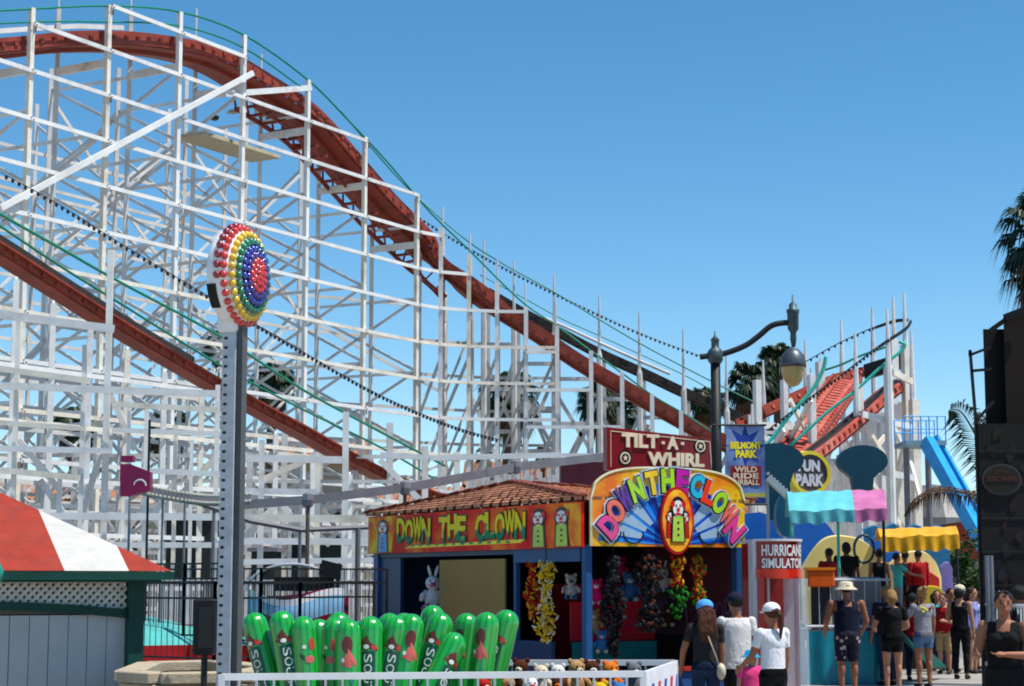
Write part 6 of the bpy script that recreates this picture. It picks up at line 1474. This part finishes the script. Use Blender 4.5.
# pale pickets and clutter beneath the coaster
mb = MB()
for k in range(120):
    p = P(134+k*2.1, 580, 40); mb.box((p.x, 40, 1.0), (.022, .02, 1.6))
a, b = P(130, 580, 40), P(390, 580, 40); mb.beam((a.x, 40, 1.8), (b.x, 40, 1.8), .04, .05); mb.beam((a.x, 40, .3), (b.x, 40, .3), .04, .05)
solo(mb, 'picket_fence', WHITE2, 'long pale picket fence at the foot of the coaster', 'fence')
for px0, px1, py0, py1, Y, lab in ((255, 278, 552, 572, 50, 'small dark shed under the coaster just right of the striker tower'), (290, 305, 545, 572, 52, 'narrow dark shed under the coaster behind the ride car'), (320, 345, 545, 572, 51, 'dark shed under the coaster beside the tilted black panel'), (170, 215, 520, 570, 55, 'larger dark shed under the coaster left of the striker tower')):
    p, q = P(px0, py1, Y), P(px1, py0, Y); t = thing('equipment_shed', ((p.x+q.x)/2, Y, 0), lab, 'shed'); mb = MB(); mb.box(((p.x+q.x)/2, Y, q.z/2), (q.x-p.x, 1.5, q.z)); mb.build('wall', mat('dark_green_shed', (.03, .04, .035), .7), t)
    mb = MB(); mb.box(((p.x+q.x)/2, Y, q.z+.05), (q.x-p.x+.2, 1.7, .1)); mb.build('roof', GREYPAINT, t); mb = MB(); mb.box(((p.x+q.x)/2, Y-.77, 1.0), (.7 if q.x-p.x > .8 else .3, .04, 1.9)); mb.build('door', DARKIRON, t)
# ================================================================ people
SKIN = {'fair': mat('fair_skin', (.5, .27, .18), .55, var=.08, spec=.3), 'tan': mat('tanned_skin', (.36, .17, .1), .55, var=.08, spec=.3), 'brown': mat('brown_skin', (.2, .09, .055), .5, var=.08, spec=.3)}
HAIR = {'brown': mat('brown_hair', (.06, .03, .018), .55, var=.3, scale=20), 'dark': mat('dark_hair', (.014, .01, .009), .5, var=.3, scale=20), 'blond': mat('blond_hair', (.4, .24, .1), .6, var=.3, scale=20), 'auburn': mat('auburn_hair', (.1, .035, .015), .55, var=.3, scale=20)}
def cloth(name, c, var=.15):
    m = mat('cloth_'+name, c, .85, var=var, scale=6, spec=.2)
    if 'fold' in m: return m
    nt = m.node_tree; N = nt.nodes; w = N.new('ShaderNodeTexNoise'); w.inputs['Scale'].default_value = 7; w.inputs['Distortion'].default_value = 1.6; w.inputs['Detail'].default_value = 3
    tc = N.new('ShaderNodeTexCoord'); mp = N.new('ShaderNodeMapping'); mp.inputs['Scale'].default_value = (1.6, 1.6, .7); nt.links.new(tc.outputs['Object'], mp.inputs[0]); nt.links.new(mp.outputs[0], w.inputs['Vector'])
    b = N.new('ShaderNodeBump'); b.inputs['Strength'].default_value = .6; b.inputs['Distance'].default_value = .03; nt.links.new(w.outputs['Fac'], b.inputs['Height']); nt.links.new(b.outputs[0], N['Principled BSDF'].inputs['Normal']); m['fold'] = 1; return m
CL = {'charcoal': cloth('charcoal', (.035, .033, .035)), 'white': cloth('white', (.72, .72, .74), .04), 'offwhite': cloth('offwhite', (.6, .58, .56), .06), 'black': cloth('black', (.012, .012, .014)), 'navy': cloth('navy', (.012, .018, .045)), 'denim': cloth('denim', (.12, .2, .32), .3), 'jeans': cloth('dark_denim', (.03, .05, .1), .3), 'red': cloth('red', (.4, .015, .02)), 'aqua': cloth('aqua', (.1, .5, .52)), 'grey': cloth('grey', (.3, .3, .33)), 'lilac': cloth('lilac', (.25, .27, .5)), 'tan': cloth('tan', (.45, .32, .17)), 'pink': cloth('pink', (.7, .08, .25)), 'cream': cloth('cream', (.6, .55, .42)), 'skyblue': cloth('skyblue', (.12, .38, .72)), 'turq': cloth('turquoise', (.0, .36, .62))}
pm = mat('cloth_patterned', (.02, .018, .03), .85); n_ = pm.node_tree; N_ = n_.nodes; v_ = N_.new('ShaderNodeTexVoronoi'); v_.inputs['Scale'].default_value = 9; tc_2 = N_.new('ShaderNodeTexCoord'); n_.links.new(tc_2.outputs['Object'], v_.inputs['Vector'])
r_ = N_.new('ShaderNodeValToRGB'); r_.color_ramp.interpolation = 'CONSTANT'; r_.color_ramp.elements[0].color = (.5, .35, .38, 1); r_.color_ramp.elements[1].color = (.012, .012, .03, 1); r_.color_ramp.elements[1].position = .28; n_.links.new(v_.outputs['Distance'], r_.inputs[0]); n_.links.new(r_.outputs[0], N_['Principled BSDF'].inputs['Base Color']); CL['pattern'] = pm
for hm_ in HAIR.values():
    nt = hm_.node_tree; N = nt.nodes; w = N.new('ShaderNodeTexNoise'); w.inputs['Scale'].default_value = 30; tc = N.new('ShaderNodeTexCoord'); mp = N.new('ShaderNodeMapping'); mp.inputs['Scale'].default_value = (2, 2, .25); nt.links.new(tc.outputs['Object'], mp.inputs[0]); nt.links.new(mp.outputs[0], w.inputs['Vector'])
    b = N.new('ShaderNodeBump'); b.inputs['Strength'].default_value = 1; b.inputs['Distance'].default_value = .03; nt.links.new(w.outputs['Fac'], b.inputs['Height']); nt.links.new(b.outputs[0], N['Principled BSDF'].inputs['Normal'])
SHOE = mat('shoe_leather', (.03, .028, .028), .6); SHOEW = mat('shoe_white', (.5, .5, .5), .6)
def remesh_obj(mb, vox, sm=4):
    me = bpy.data.meshes.new('tmp'); me.from_pydata([tuple(v) for v in mb.v], [], mb.f); o = bpy.data.objects.new('tmp', me); COL.objects.link(o)
    m = o.modifiers.new('r', 'REMESH'); m.mode = 'VOXEL'; m.voxel_size = vox; s = o.modifiers.new('s', 'SMOOTH'); s.factor = .5; s.iterations = sm
    dg = bpy.context.evaluated_depsgraph_get(); dg.update(); r = bpy.data.meshes.new_from_object(o.evaluated_get(dg)); bpy.data.objects.remove(o); bpy.data.meshes.remove(me)
    r.polygons.foreach_set('use_smooth', [True]*len(r.polygons)); return r
def capsule(mb, a, b, ra, rb, n=12):
    a = Vector(a); b = Vector(b); d = (b-a).normalized()
    pts = [a-d*ra*.95, a-d*ra*.6, a, b, b+d*rb*.6, b+d*rb*.95]; mb.tube(pts, [ra*.3, ra*.8, ra, rb, rb*.8, rb*.3], n)
def rot(v, az): c, s = math.cos(az), math.sin(az); return Vector((v[0]*c-v[1]*s, v[0]*s+v[1]*c, v[2]))
def person(px, top, Y, H, facing, skin, label, top_c=None, bot_c=None, hair='brown', hairstyle='short', hat=None, armL=None, armR=None, fem=False, sleeve='short', legs='long', build=1.0, zbase=0.0, stride=.0, bag=None, face=False, lean=0.0, x=None, shoes=SHOE, extra=None, turn=0.0, legL=None):
    """local frame: +Y is the way the person faces, +X their right; arms are given as unit-ish upper and lower directions"""
    q = P(px, top, Y); X = q.x if x is None else x
    o = thing('person', (X, Y, zbase), label, 'person'); o.rotation_euler = (0, 0, facing); o['_b'] = (0, 0, 0)
    k = H; B = build; sh = (.105 if fem else .122)*B; hip = .052
    pel = Vector((0, 0, .52*k)); waist = Vector((0, .0, .61*k)); chest = Vector((0, lean*.5, .74*k)); neck = Vector((0, lean*.8, .835*k)); headc = Vector((0, lean+.012*k, .925*k))
    J = {'pel': pel, 'waist': waist, 'chest': chest, 'neck': neck, 'head': headc}
    dA = armL or ((-.12, .05, -1), (-.05, .25, -1)); dB = armR or ((.12, .05, -1), (.05, .25, -1))
    segs = []
    mb = MB()
    mb.ell(pel+Vector((0, -.004*k, .0)), ((.1 if fem else .092)*k*B, .067*k*B, .072*k), 16, 10); mb.ell(waist, ((.074 if fem else .085)*k*B, .056*k*B, .09*k), 16, 10)
    mb.ell(chest, ((.095 if fem else .108)*k*B, .066*k*B, .098*k), 16, 10); mb.ell(chest+Vector((0, 0, .055*k)), (.1*k*B if not fem else .088*k*B, .05*k*B, .045*k), 16, 8)
    if fem:
        for s in (-1, 1): mb.ell(chest+Vector((s*.042*k, .052*k, -.01*k)), (.038*k, .034*k, .038*k), 10, 8)
    capsule(mb, chest+Vector((0, 0, .06*k)), headc-Vector((0, .012*k, .03*k)), .036*k, .032*k)
    # head with face
    hr = .0655*k
    Mh = Matrix.Rotation(turn, 3, 'Z')
    mb.ell(headc+Vector((0, -.004*k, .012*k)), (.048*k, .058*k, .06*k), 16, 12, Mh); mb.ell(headc+Mh @ Vector((0, .016*k, -.026*k)), (.036*k, .038*k, .044*k), 14, 10, Mh)
    mb.ell(headc+Mh @ Vector((0, .058*k, -.008*k)), (.0075*k, .012*k, .014*k), 8, 6, Mh)
    for s in (-1, 1): mb.ell(headc+Mh @ Vector((s*.049*k, -.002*k, -.006*k)), (.006*k, .011*k, .017*k), 8, 6, Mh)
    mb.ell(headc+Mh @ Vector((0, .05*k, -.034*k)), (.015*k, .008*k, .006*k), 8, 6, Mh)
    for s, d in ((-1, dA), (1, dB)):
        s0 = chest+Vector((s*sh*k, 0, .062*k)); u, f = Vector(d[0]).normalized(), Vector(d[1]).normalized()
        el_ = s0+u*.172*k; wr_ = el_+f*.145*k; segs.append(('arm', s0, el_)); segs.append(('fore', el_, wr_)); segs.append(('hand', wr_, wr_+f*.09*k))
        capsule(mb, s0, el_, .031*k*B, .0245*k*B); capsule(mb, el_, wr_, .0245*k*B, .0165*k); mb.ell(s0-Vector((0, 0, .006*k)), (.031*k*B, .031*k*B, .028*k*B), 12, 8)
        # hand: palm, four fingers, thumb
        hd = f; sd = Vector((0, 1, 0)) if abs(f.y) < .8 else Vector((0, 0, 1)); sd = (sd-hd*sd.dot(hd)).normalized(); nn = hd.cross(sd)
        pc = wr_+hd*.03*k; capsule(mb, wr_, wr_+hd*.04*k, .014*k, .018*k, 8); 
        for j, (l, of) in enumerate(((.038, -.016), (.044, -.005), (.041, .006), (.032, .016))):
            b0 = wr_+hd*.048*k+sd*of*k; m1 = b0+hd*l*.55*k; m2 = m1+(hd*.8+nn*(-s)*.5).normalized()*l*.5*k; mb.tube([b0-hd*.015*k, b0, m1, m2], [.0062*k, .0058*k, .0052*k, .004*k], 6)
        b0 = wr_+hd*.015*k+sd*.016*k; mb.tube([b0, b0+(hd+sd).normalized()*.025*k, b0+(hd*1.4+sd*.6).normalized()*.045*k], [.007*k, .0062*k, .0045*k], 6)
    for s in (-1, 1):
        h0 = pel+Vector((s*hip*k, 0, -.015*k)); st = stride*s; kn = h0+Vector((s*.006*k, st*.55+.01, -.225*k)); an = kn+Vector((0, st*.5-.02, -.235*k)); an.z = max(an.z, .045*k)
        if legL and s == -1: kn = h0+Vector(legL[0])*k; an = kn+Vector(legL[1])*k
        segs.append(('thigh', h0, kn)); segs.append(('shin', kn, an))
        capsule(mb, h0, kn, .052*k*B, .034*k*B); capsule(mb, kn, an, .033*k*B, .021*k); mb.ell(kn+(an-kn)*.28+Vector((0, -.012*k, 0)), (.03*k*B, .032*k*B, .07*k), 10, 8)
        mb.ell(an+Vector((0, .035*k, -.024*k)), (.026*k, .068*k, .02*k), 10, 6); 
    body = remesh_obj(mb, .0115 if Y > 25 else .009); body.materials.append(SKIN[skin])
    bo = bpy.data.objects.new('body', body); COL.objects.link(bo); bo.parent = o
    V = np.array([tuple(v.co) for v in body.vertices]); NV = np.array([tuple(v.normal) for v in body.vertices]); FC = [tuple(p.vertices) for p in body.polygons]
    segs.append(('torso', pel-Vector((0, 0, .02*k)), chest+Vector((0, 0, .065*k)))); segs.append(('head', headc-Vector((0, 0, .055*k)), headc+Vector((0, 0, .04*k))))
    rad = {'hand': .03, 'arm': .03, 'fore': .021, 'thigh': .045, 'shin': .028, 'torso': .085, 'head': .05}
    D = []; T = []
    for nm, a, b in segs:
        a = np.array(a); b = np.array(b); d = b-a; t = np.clip(((V-a) @ d)/(d @ d), 0, 1); D.append(np.linalg.norm(V-(a+t[:, None]*d), axis=1)/(rad[nm]*k)); T.append(t)
    D = np.array(D); T = np.array(T); idx = D.argmin(0); tt = T[idx, np.arange(len(V))]; nm = np.array([s_[0] for s_ in segs])[idx]
    def garment(name, sel, m, infl, flare=None):
        keep = np.array([all(sel[i] for i in f) for f in FC])
        fs = [f for f, kq in zip(FC, keep) if kq]
        if not fs: return None
        used = sorted({i for f in fs for i in f}); mp = {i: j for j, i in enumerate(used)}; U = np.array(used)
        vv = V[U]+NV[U]*(np.where((nm[U] == 'arm'), .55, 1.0)*infl)[:, None]
        wob = (np.sin(vv[:, 2]*47+vv[:, 0]*31)+np.sin(vv[:, 0]*57-vv[:, 2]*23+vv[:, 1]*40))*.0016; vv = vv+NV[U]*wob[:, None]
        if name in ('shirt', 'dress_top', 'skirt'):
            tor = (nm[U] == 'torso') & (z[U] < .79) | (nm[U] == 'thigh') & (z[U] > hem if name == 'shirt' else True)
            fa = (.092 if fem else .112)*k*B; fb = (.066 if fem else .076)*k*B
            if name == 'skirt': fa *= 1.12; fb *= 1.15; tor = np.ones(len(U), bool)
            if sleeve == 'tank' and name == 'shirt': fa *= .93; fb *= .95
            e_ = np.sqrt((vv[:, 0]/fa)**2+(vv[:, 1]/fb)**2); w_ = np.where(tor & (e_ < 1) & (e_ > .15), 1/np.maximum(e_, .3), 1.0)
            fade = np.clip((.80-z[U])/.07, 0, 1) if name != 'skirt' else 1.0
            vv[:, :2] *= (1+(w_-1)*fade)[:, None]
        if flare is not None:
            fz = np.clip((flare[0]*k-vv[:, 2])/(flare[0]*k-flare[1]*k), 0, 1)*flare[2]; vv[:, 0] *= 1+fz; vv[:, 1] *= 1+fz
        inner = V[U]+NV[U]*(infl*.2); k2 = len(used)
        ff = [tuple(mp[i] for i in f) for f in fs]
        # rims so that hems have thickness
        from collections import Counter
        ec = Counter(); 
        for f in ff:
            for a, b in zip(f, f[1:]+f[:1]): ec[(a, b)] += 1
        rim = [(b, a, a+k2, b+k2) for (a, b) in ec if (b, a) not in ec]
        b_ = MB(); b_.add(np.vstack([vv, inner]).tolist(), ff+rim); return b_.build(name, m, o, smooth=True, local=True)
    z = V[:, 2]/k
    hem = .5 if not (top_c == 'offwhite') else .47
    if top_c:
        sel = (nm == 'torso') & (z > hem) & (z < .822)
        if sleeve == 'tank': sel &= ~((np.abs(V[:, 0]) > .085*k*B) & (z > .73)) & ~((z > .775) & (np.abs(V[:, 0]) < .035*k))
        elif sleeve == 'short': sel |= (nm == 'arm') & (tt < .62)
        elif sleeve == 'long': sel |= (nm == 'arm') | ((nm == 'fore') & (tt < .92))
        if hem < .52: sel |= (nm == 'thigh') & (z > hem)
        garment('shirt' if legs != 'dress' else 'dress_top', sel, CL[top_c], .016 if not fem else .012)
    if bot_c:
        lim = {'long': .95, 'short': .0, 'knee': .0, 'dress': 0}[legs]
        sel = ((nm == 'torso') & (z < .575))
        if legs == 'long': sel |= (nm == 'thigh') | ((nm == 'shin') & (tt < .93))
        elif legs == 'short': sel |= (nm == 'thigh') & (tt < .5)
        elif legs == 'knee': sel |= (nm == 'thigh') & (tt < .97)
        elif legs == 'dress': sel |= (nm == 'thigh') & (tt < .72)
        garment({'long': 'trousers', 'short': 'shorts', 'knee': 'shorts', 'dress': 'skirt'}[legs], sel, CL[bot_c], .012 if legs in ('long', 'short') else .024)
        
    # shoes
    sel = (nm == 'shin') & (z < .05); garment('shoes', sel, shoes, .007)
    # hair
    hb = MB(); hm = HAIR[hair]; hc_ = headc+Vector((0, -.012*k, .02*k))
    hb.ell(hc_, (.055*k, .06*k, .058*k), 14, 10, Mh)
    if hairstyle in ('long', 'pony'):
        if hairstyle == 'long':
            for j in range(5): xx = (j-2)*.02*k; hb.tube([hc_+Vector((xx, -.045*k, -.01*k)), hc_+Vector((xx*1.2, -.062*k, -.09*k)), hc_+Vector((xx*1.3, -.075*k, -.17*k)), hc_+Vector((xx*.9, -.07*k, -.25*k))], [.022*k, .024*k, .022*k, .008*k], 8)
        else: hb.tube([hc_+Vector((0, -.055*k, .01*k)), hc_+Vector((.004*k, -.085*k, -.02*k)), hc_+Vector((.008*k, -.085*k, -.1*k)), hc_+Vector((.01*k, -.075*k, -.19*k))], [.014*k, .02*k, .018*k, .006*k], 8)
    if hairstyle == 'bun': hb.ell(hc_+Vector((0, -.055*k, .04*k)), .028*k, 10, 8)
    if hairstyle == 'bob': hb.ell(hc_+Vector((0, -.02*k, -.03*k)), (.06*k, .052*k, .06*k), 12, 8)
    hme = remesh_obj(hb, .009, 2)
    # cut the hair away from the face
    import bmesh as bmh
    bm = bmh.new(); bm.from_mesh(hme)
    Mi = Mh.inverted()
    dead = [v for v in bm.verts if (lambda w: w.y > .018*k and w.z < .024*k)(Mi @ (v.co-headc))]
    bmh.ops.delete(bm, geom=dead, context='VERTS'); bm.to_mesh(hme); bm.free(); hme.materials.append(hm); ho = bpy.data.objects.new('hair', hme); COL.objects.link(ho); ho.parent = o
    if hat:
        kind, hc2 = hat; hb = MB(); c = headc+Vector((0, -.004*k, .028*k))
        if kind == 'cap':
            pr = [(.062*k, -.006*k), (.063*k, .012*k), (.056*k, .032*k), (.036*k, .05*k), (.01*k, .058*k)]
            hb.lathe(pr, c, 18); f = Mh @ Vector((0, 1, 0)); n8 = 9; vs = []
            for j in range(n8): a = math.pi*(j/(n8-1)); vs.append(c+Mh @ Vector((.055*k*math.cos(a), .04*k+.058*k*math.sin(a), -.004*k-.01*k*math.sin(a))))
            hb.add(vs+[v-Vector((0, 0, .006*k)) for v in vs], [tuple(range(n8)), tuple(reversed(range(n8, 2*n8)))]+[(j, n8+j, n8+(j+1) % n8, (j+1) % n8) for j in range(n8)])
        else:
            hb.lathe([(.105*k, -.03*k), (.1*k, -.022*k), (.064*k, .004*k), (.06*k, .035*k), (.045*k, .046*k), (.01*k, .05*k)], c, 20)
        hb.build('cap' if kind == 'cap' else 'sun_hat', CL[hc2], o, smooth=True, local=True)
    if face:
        e = MB()
        for s in (-1, 1): e.ell(headc+Mh @ Vector((s*.019*k, .0465*k, .004*k)), (.0075*k, .004*k, .0045*k), 8, 5, Mh); e.ell(headc+Mh @ Vector((s*.02*k, .047*k, .016*k)), (.011*k, .004*k, .0025*k), 8, 5, Mh)
        e.build('eyes_and_brows', HAIR['dark'], o, smooth=True, local=True)
        e = MB(); e.ell(headc+Mh @ Vector((0, .057*k, -.034*k)), (.014*k, .004*k, .0045*k), 8, 5, Mh); e.build('lips', mat('lips', (.4, .08, .07), .5), o, smooth=True, local=True)
    if bag:
        m = CL[bag]; b_ = MB(); b_.tube([chest+Vector((-.05*k, -.062*k, .075*k)), chest+Vector((0, -.085*k, .0)), pel+Vector((.08*k, -.075*k, .02*k))], .008, 6); b_.ell(pel+Vector((.1*k, -.05*k, -.03*k)), (.035*k, .05*k, .06*k), 12, 8); b_.build('shoulder_bag', m, o, smooth=True, local=True)
    if extra: extra(o, k, headc, chest, pel)
    return o
PI = math.pi
hang_ = None
person(705, 603, 22.0, 1.57, .15, 'tan', 'woman in sky blue cap and charcoal tee with a white shoulder bag, seen from behind', 'charcoal', 'jeans', 'auburn', 'long', ('cap', 'skyblue'), fem=True, bag='cream', armL=((-.35, .1, -1), (.0, .6, -1)))
person(736, 594, 22.5, 1.65, .35, 'tan', 'man in navy cap and pale grey tee standing beside the blue capped woman', 'offwhite', 'black', 'dark', 'short', ('cap', 'navy'), armL=((-.3, .5, -.9), (.1, 1, .1)), armR=((.15, -.1, -1), (.1, .5, -1)), build=.97)
person(751, 651, 21.4, 1.03, .3, 'fair', 'small child in turquoise sun hat and pink shirt between two adults', 'pink', 'jeans', 'brown', 'short', ('bucket', 'turq'))
person(772, 603, 20.6, 1.55, .55, 'tan', 'woman in white cap and white tee with a ponytail before the simulator', 'white', 'black', 'auburn', 'pony', ('cap', 'white'), fem=True, armL=((-.2, .35, -1), (.0, .9, -.6)), build=1.02)
person(846, 580, 31.0, 1.79, .1, 'tan', 'man in white bucket hat, navy tank top and patterned shorts, seen from behind', 'navy', 'pattern', 'dark', 'short', ('bucket', 'cream'), sleeve='tank', legs='knee', build=1.12, armL=((-.3, .1, -1), (.1, .7, -.6)), armR=((.3, .1, -1), (-.1, .7, -.6)))
person(891, 590, 31.3, 1.66, .0, 'fair', 'blond woman in black top and black shorts beside the aqua platform skirt', 'black', 'black', 'blond', 'bob', None, fem=True, sleeve='short', legs='short', armL=((-.35, .2, -1), (.2, .8, -.2)), armR=((.3, .2, -1), (-.2, .8, -.2)), build=1.05)
person(886, 583, 33.4, 1.72, .3, 'tan', 'blond haired person in navy half hidden in front of the ride deck', 'navy', 'jeans', 'blond', 'short')
person(922, 585, 32.6, 1.70, .35, 'tan', 'girl with a blond bun, grey flowered tee and pale denim shorts', 'grey', 'denim', 'blond', 'bun', None, fem=True, legs='short', armL=((-.4, .3, -.9), (-.1, .9, -.3)), extra=lambda o, k, h, c, p: (lambda m1, m2: (m1.build('yellow_flower', cloth('yellow', (.6, .55, .12)), o, local=True, smooth=True), m2.build('red_flower', CL['red'], o, local=True, smooth=True)))(
    (lambda b: [b.ell(c+Vector((-.03*k+dx*k, -.072*k, .045*k+dz*k)), (.022*k, .012*k, .014*k), 8, 5) for dx, dz in ((0, 0), (-.03, .01), (.025, -.015), (-.01, -.03))] and b)(MB()), (lambda b: [b.ell(c+Vector((.045*k, -.064*k, .045*k)), (.018*k, .012*k, .016*k), 8, 5)] and b)(MB())))
person(943, 592, 37.5, 1.56, PI-.6, 'fair', 'person in bright red top facing the camera behind the flowered tee girl', 'red', 'tan', 'brown', 'short', None, legs='knee', face=True, armL=((-.2, .3, -1), (.4, .8, .1)), armR=((.2, .3, -1), (-.5, .8, .1)))
person(950, 586, 38.5, 1.66, PI+.3, 'tan', 'dark haired man in cream shirt in the middle of the queue', 'cream', 'tan', 'dark', 'short', None, legs='knee', face=True)
person(959, 583, 35.6, 1.72, -.5, 'fair', 'woman in cream cap, tan top and black leggings in the queue', 'black', 'black', 'dark', 'bob', ('cap', 'cream'), fem=True, sleeve='tank', armL=((-.3, .3, -1), (-.2, .9, .1)))
person(971, 585, 37.8, 1.68, PI+.9, 'fair', 'woman in lilac long sleeved top and navy shorts at the end of the queue', 'lilac', 'navy', 'brown', 'long', None, fem=True, sleeve='long', legs='short', face=True)
person(934, 598, 40.5, 1.55, .4, 'tan', 'shorter dark person standing deep in the queue beside the yellow panel', 'navy', 'jeans', 'dark', 'short')
def shades(o, k, h, c, p):
    m = MB(); [m.ell(h+Vector((s*.022*k, .04*k, .063*k)), (.016*k, .008*k, .01*k), 10, 6) for s in (-1, 1)]; m.build('sunglasses', mat('shiny_lens', (.02, .02, .02), .15), o, local=True, smooth=True)
person(1003, 588, 18.3, 1.70, PI-.35, 'tan', 'woman in a black sleeveless dress with sunglasses on her head, nearest at the right', 'black', 'black', 'dark', 'pony', None, fem=True, sleeve='tank', legs='dress', build=1.08, face=True, turn=.25,
       armL=((-.22, .3, -1), (.95, .42, .05)), armR=((.25, .12, -1), (-.12, 1, .08)), extra=shades)
person(1019, 584, 23.0, 1.74, .3, 'brown', 'dark figure standing in shade at the right edge behind the woman in black', 'black', 'black', 'dark', 'short', sleeve='long')
person(912, 592, 35.0, 1.58, -.4, 'tan', 'dark haired person in maroon tee between the blond woman and the flowered tee girl', 'red', 'jeans', 'dark', 'short')
person(979, 590, 39.5, 1.6, .6, 'tan', 'person in white tee at the far end of the queue beside the dark building', 'white', 'denim', 'brown', 'short', None, legs='knee')
person(937, 590, 39.0, 1.62, PI-.2, 'fair', 'woman in aqua tee facing the camera behind the person in bright red', 'aqua', 'jeans', 'auburn', 'long', None, fem=True, face=True, armL=((-.2, .4, -1), (.3, .8, .3)))
zb_ = deckz
def onplat(px, top, Y, facing, *a, **kw):
    z = P(px, top, Y).z; H = min(1.8, max(1.2, z-zb_)); return person(px, top, Y, H, facing, *a, zbase=z-H if z-H > zb_-.05 else zb_, **kw)
onplat(829, 548, 35.6, .4, 'brown', 'man in red tee leaning on the ride deck under the aqua canopy', 'red', 'black', 'dark', 'short', None, armR=((.5, .2, -.8), (1, .3, -.3)))
onplat(846, 542, 38, .0, 'brown', 'dark clad person under the aqua canopy right of the man in red', 'black', 'black', 'dark', 'bob', None)
onplat(879, 549, 36.0, -.1, 'tan', 'woman with bare shoulders and black straps on the ride deck', 'black', 'black', 'dark', 'bun', None, fem=True, sleeve='tank')
onplat(896, 553, 39.9, -1.2, 'tan', 'boy in aqua tee reaching over the deck rail', 'aqua', 'grey', 'dark', 'short', None, armR=((.2, .8, -.6), (.0, 1, -.2)), armL=((-.2, .8, -.6), (.0, 1, -.2)))
onplat(918, 550, 40.2, .3, 'tan', 'man in dark red and black top standing by the red ride seat', 'red', 'black', 'dark', 'short', None, sleeve='long')
onplat(905, 551, 40.8, .3, 'tan', 'dark clad person between the aqua boy and the man in dark red', 'black', 'black', 'dark', 'short', None)
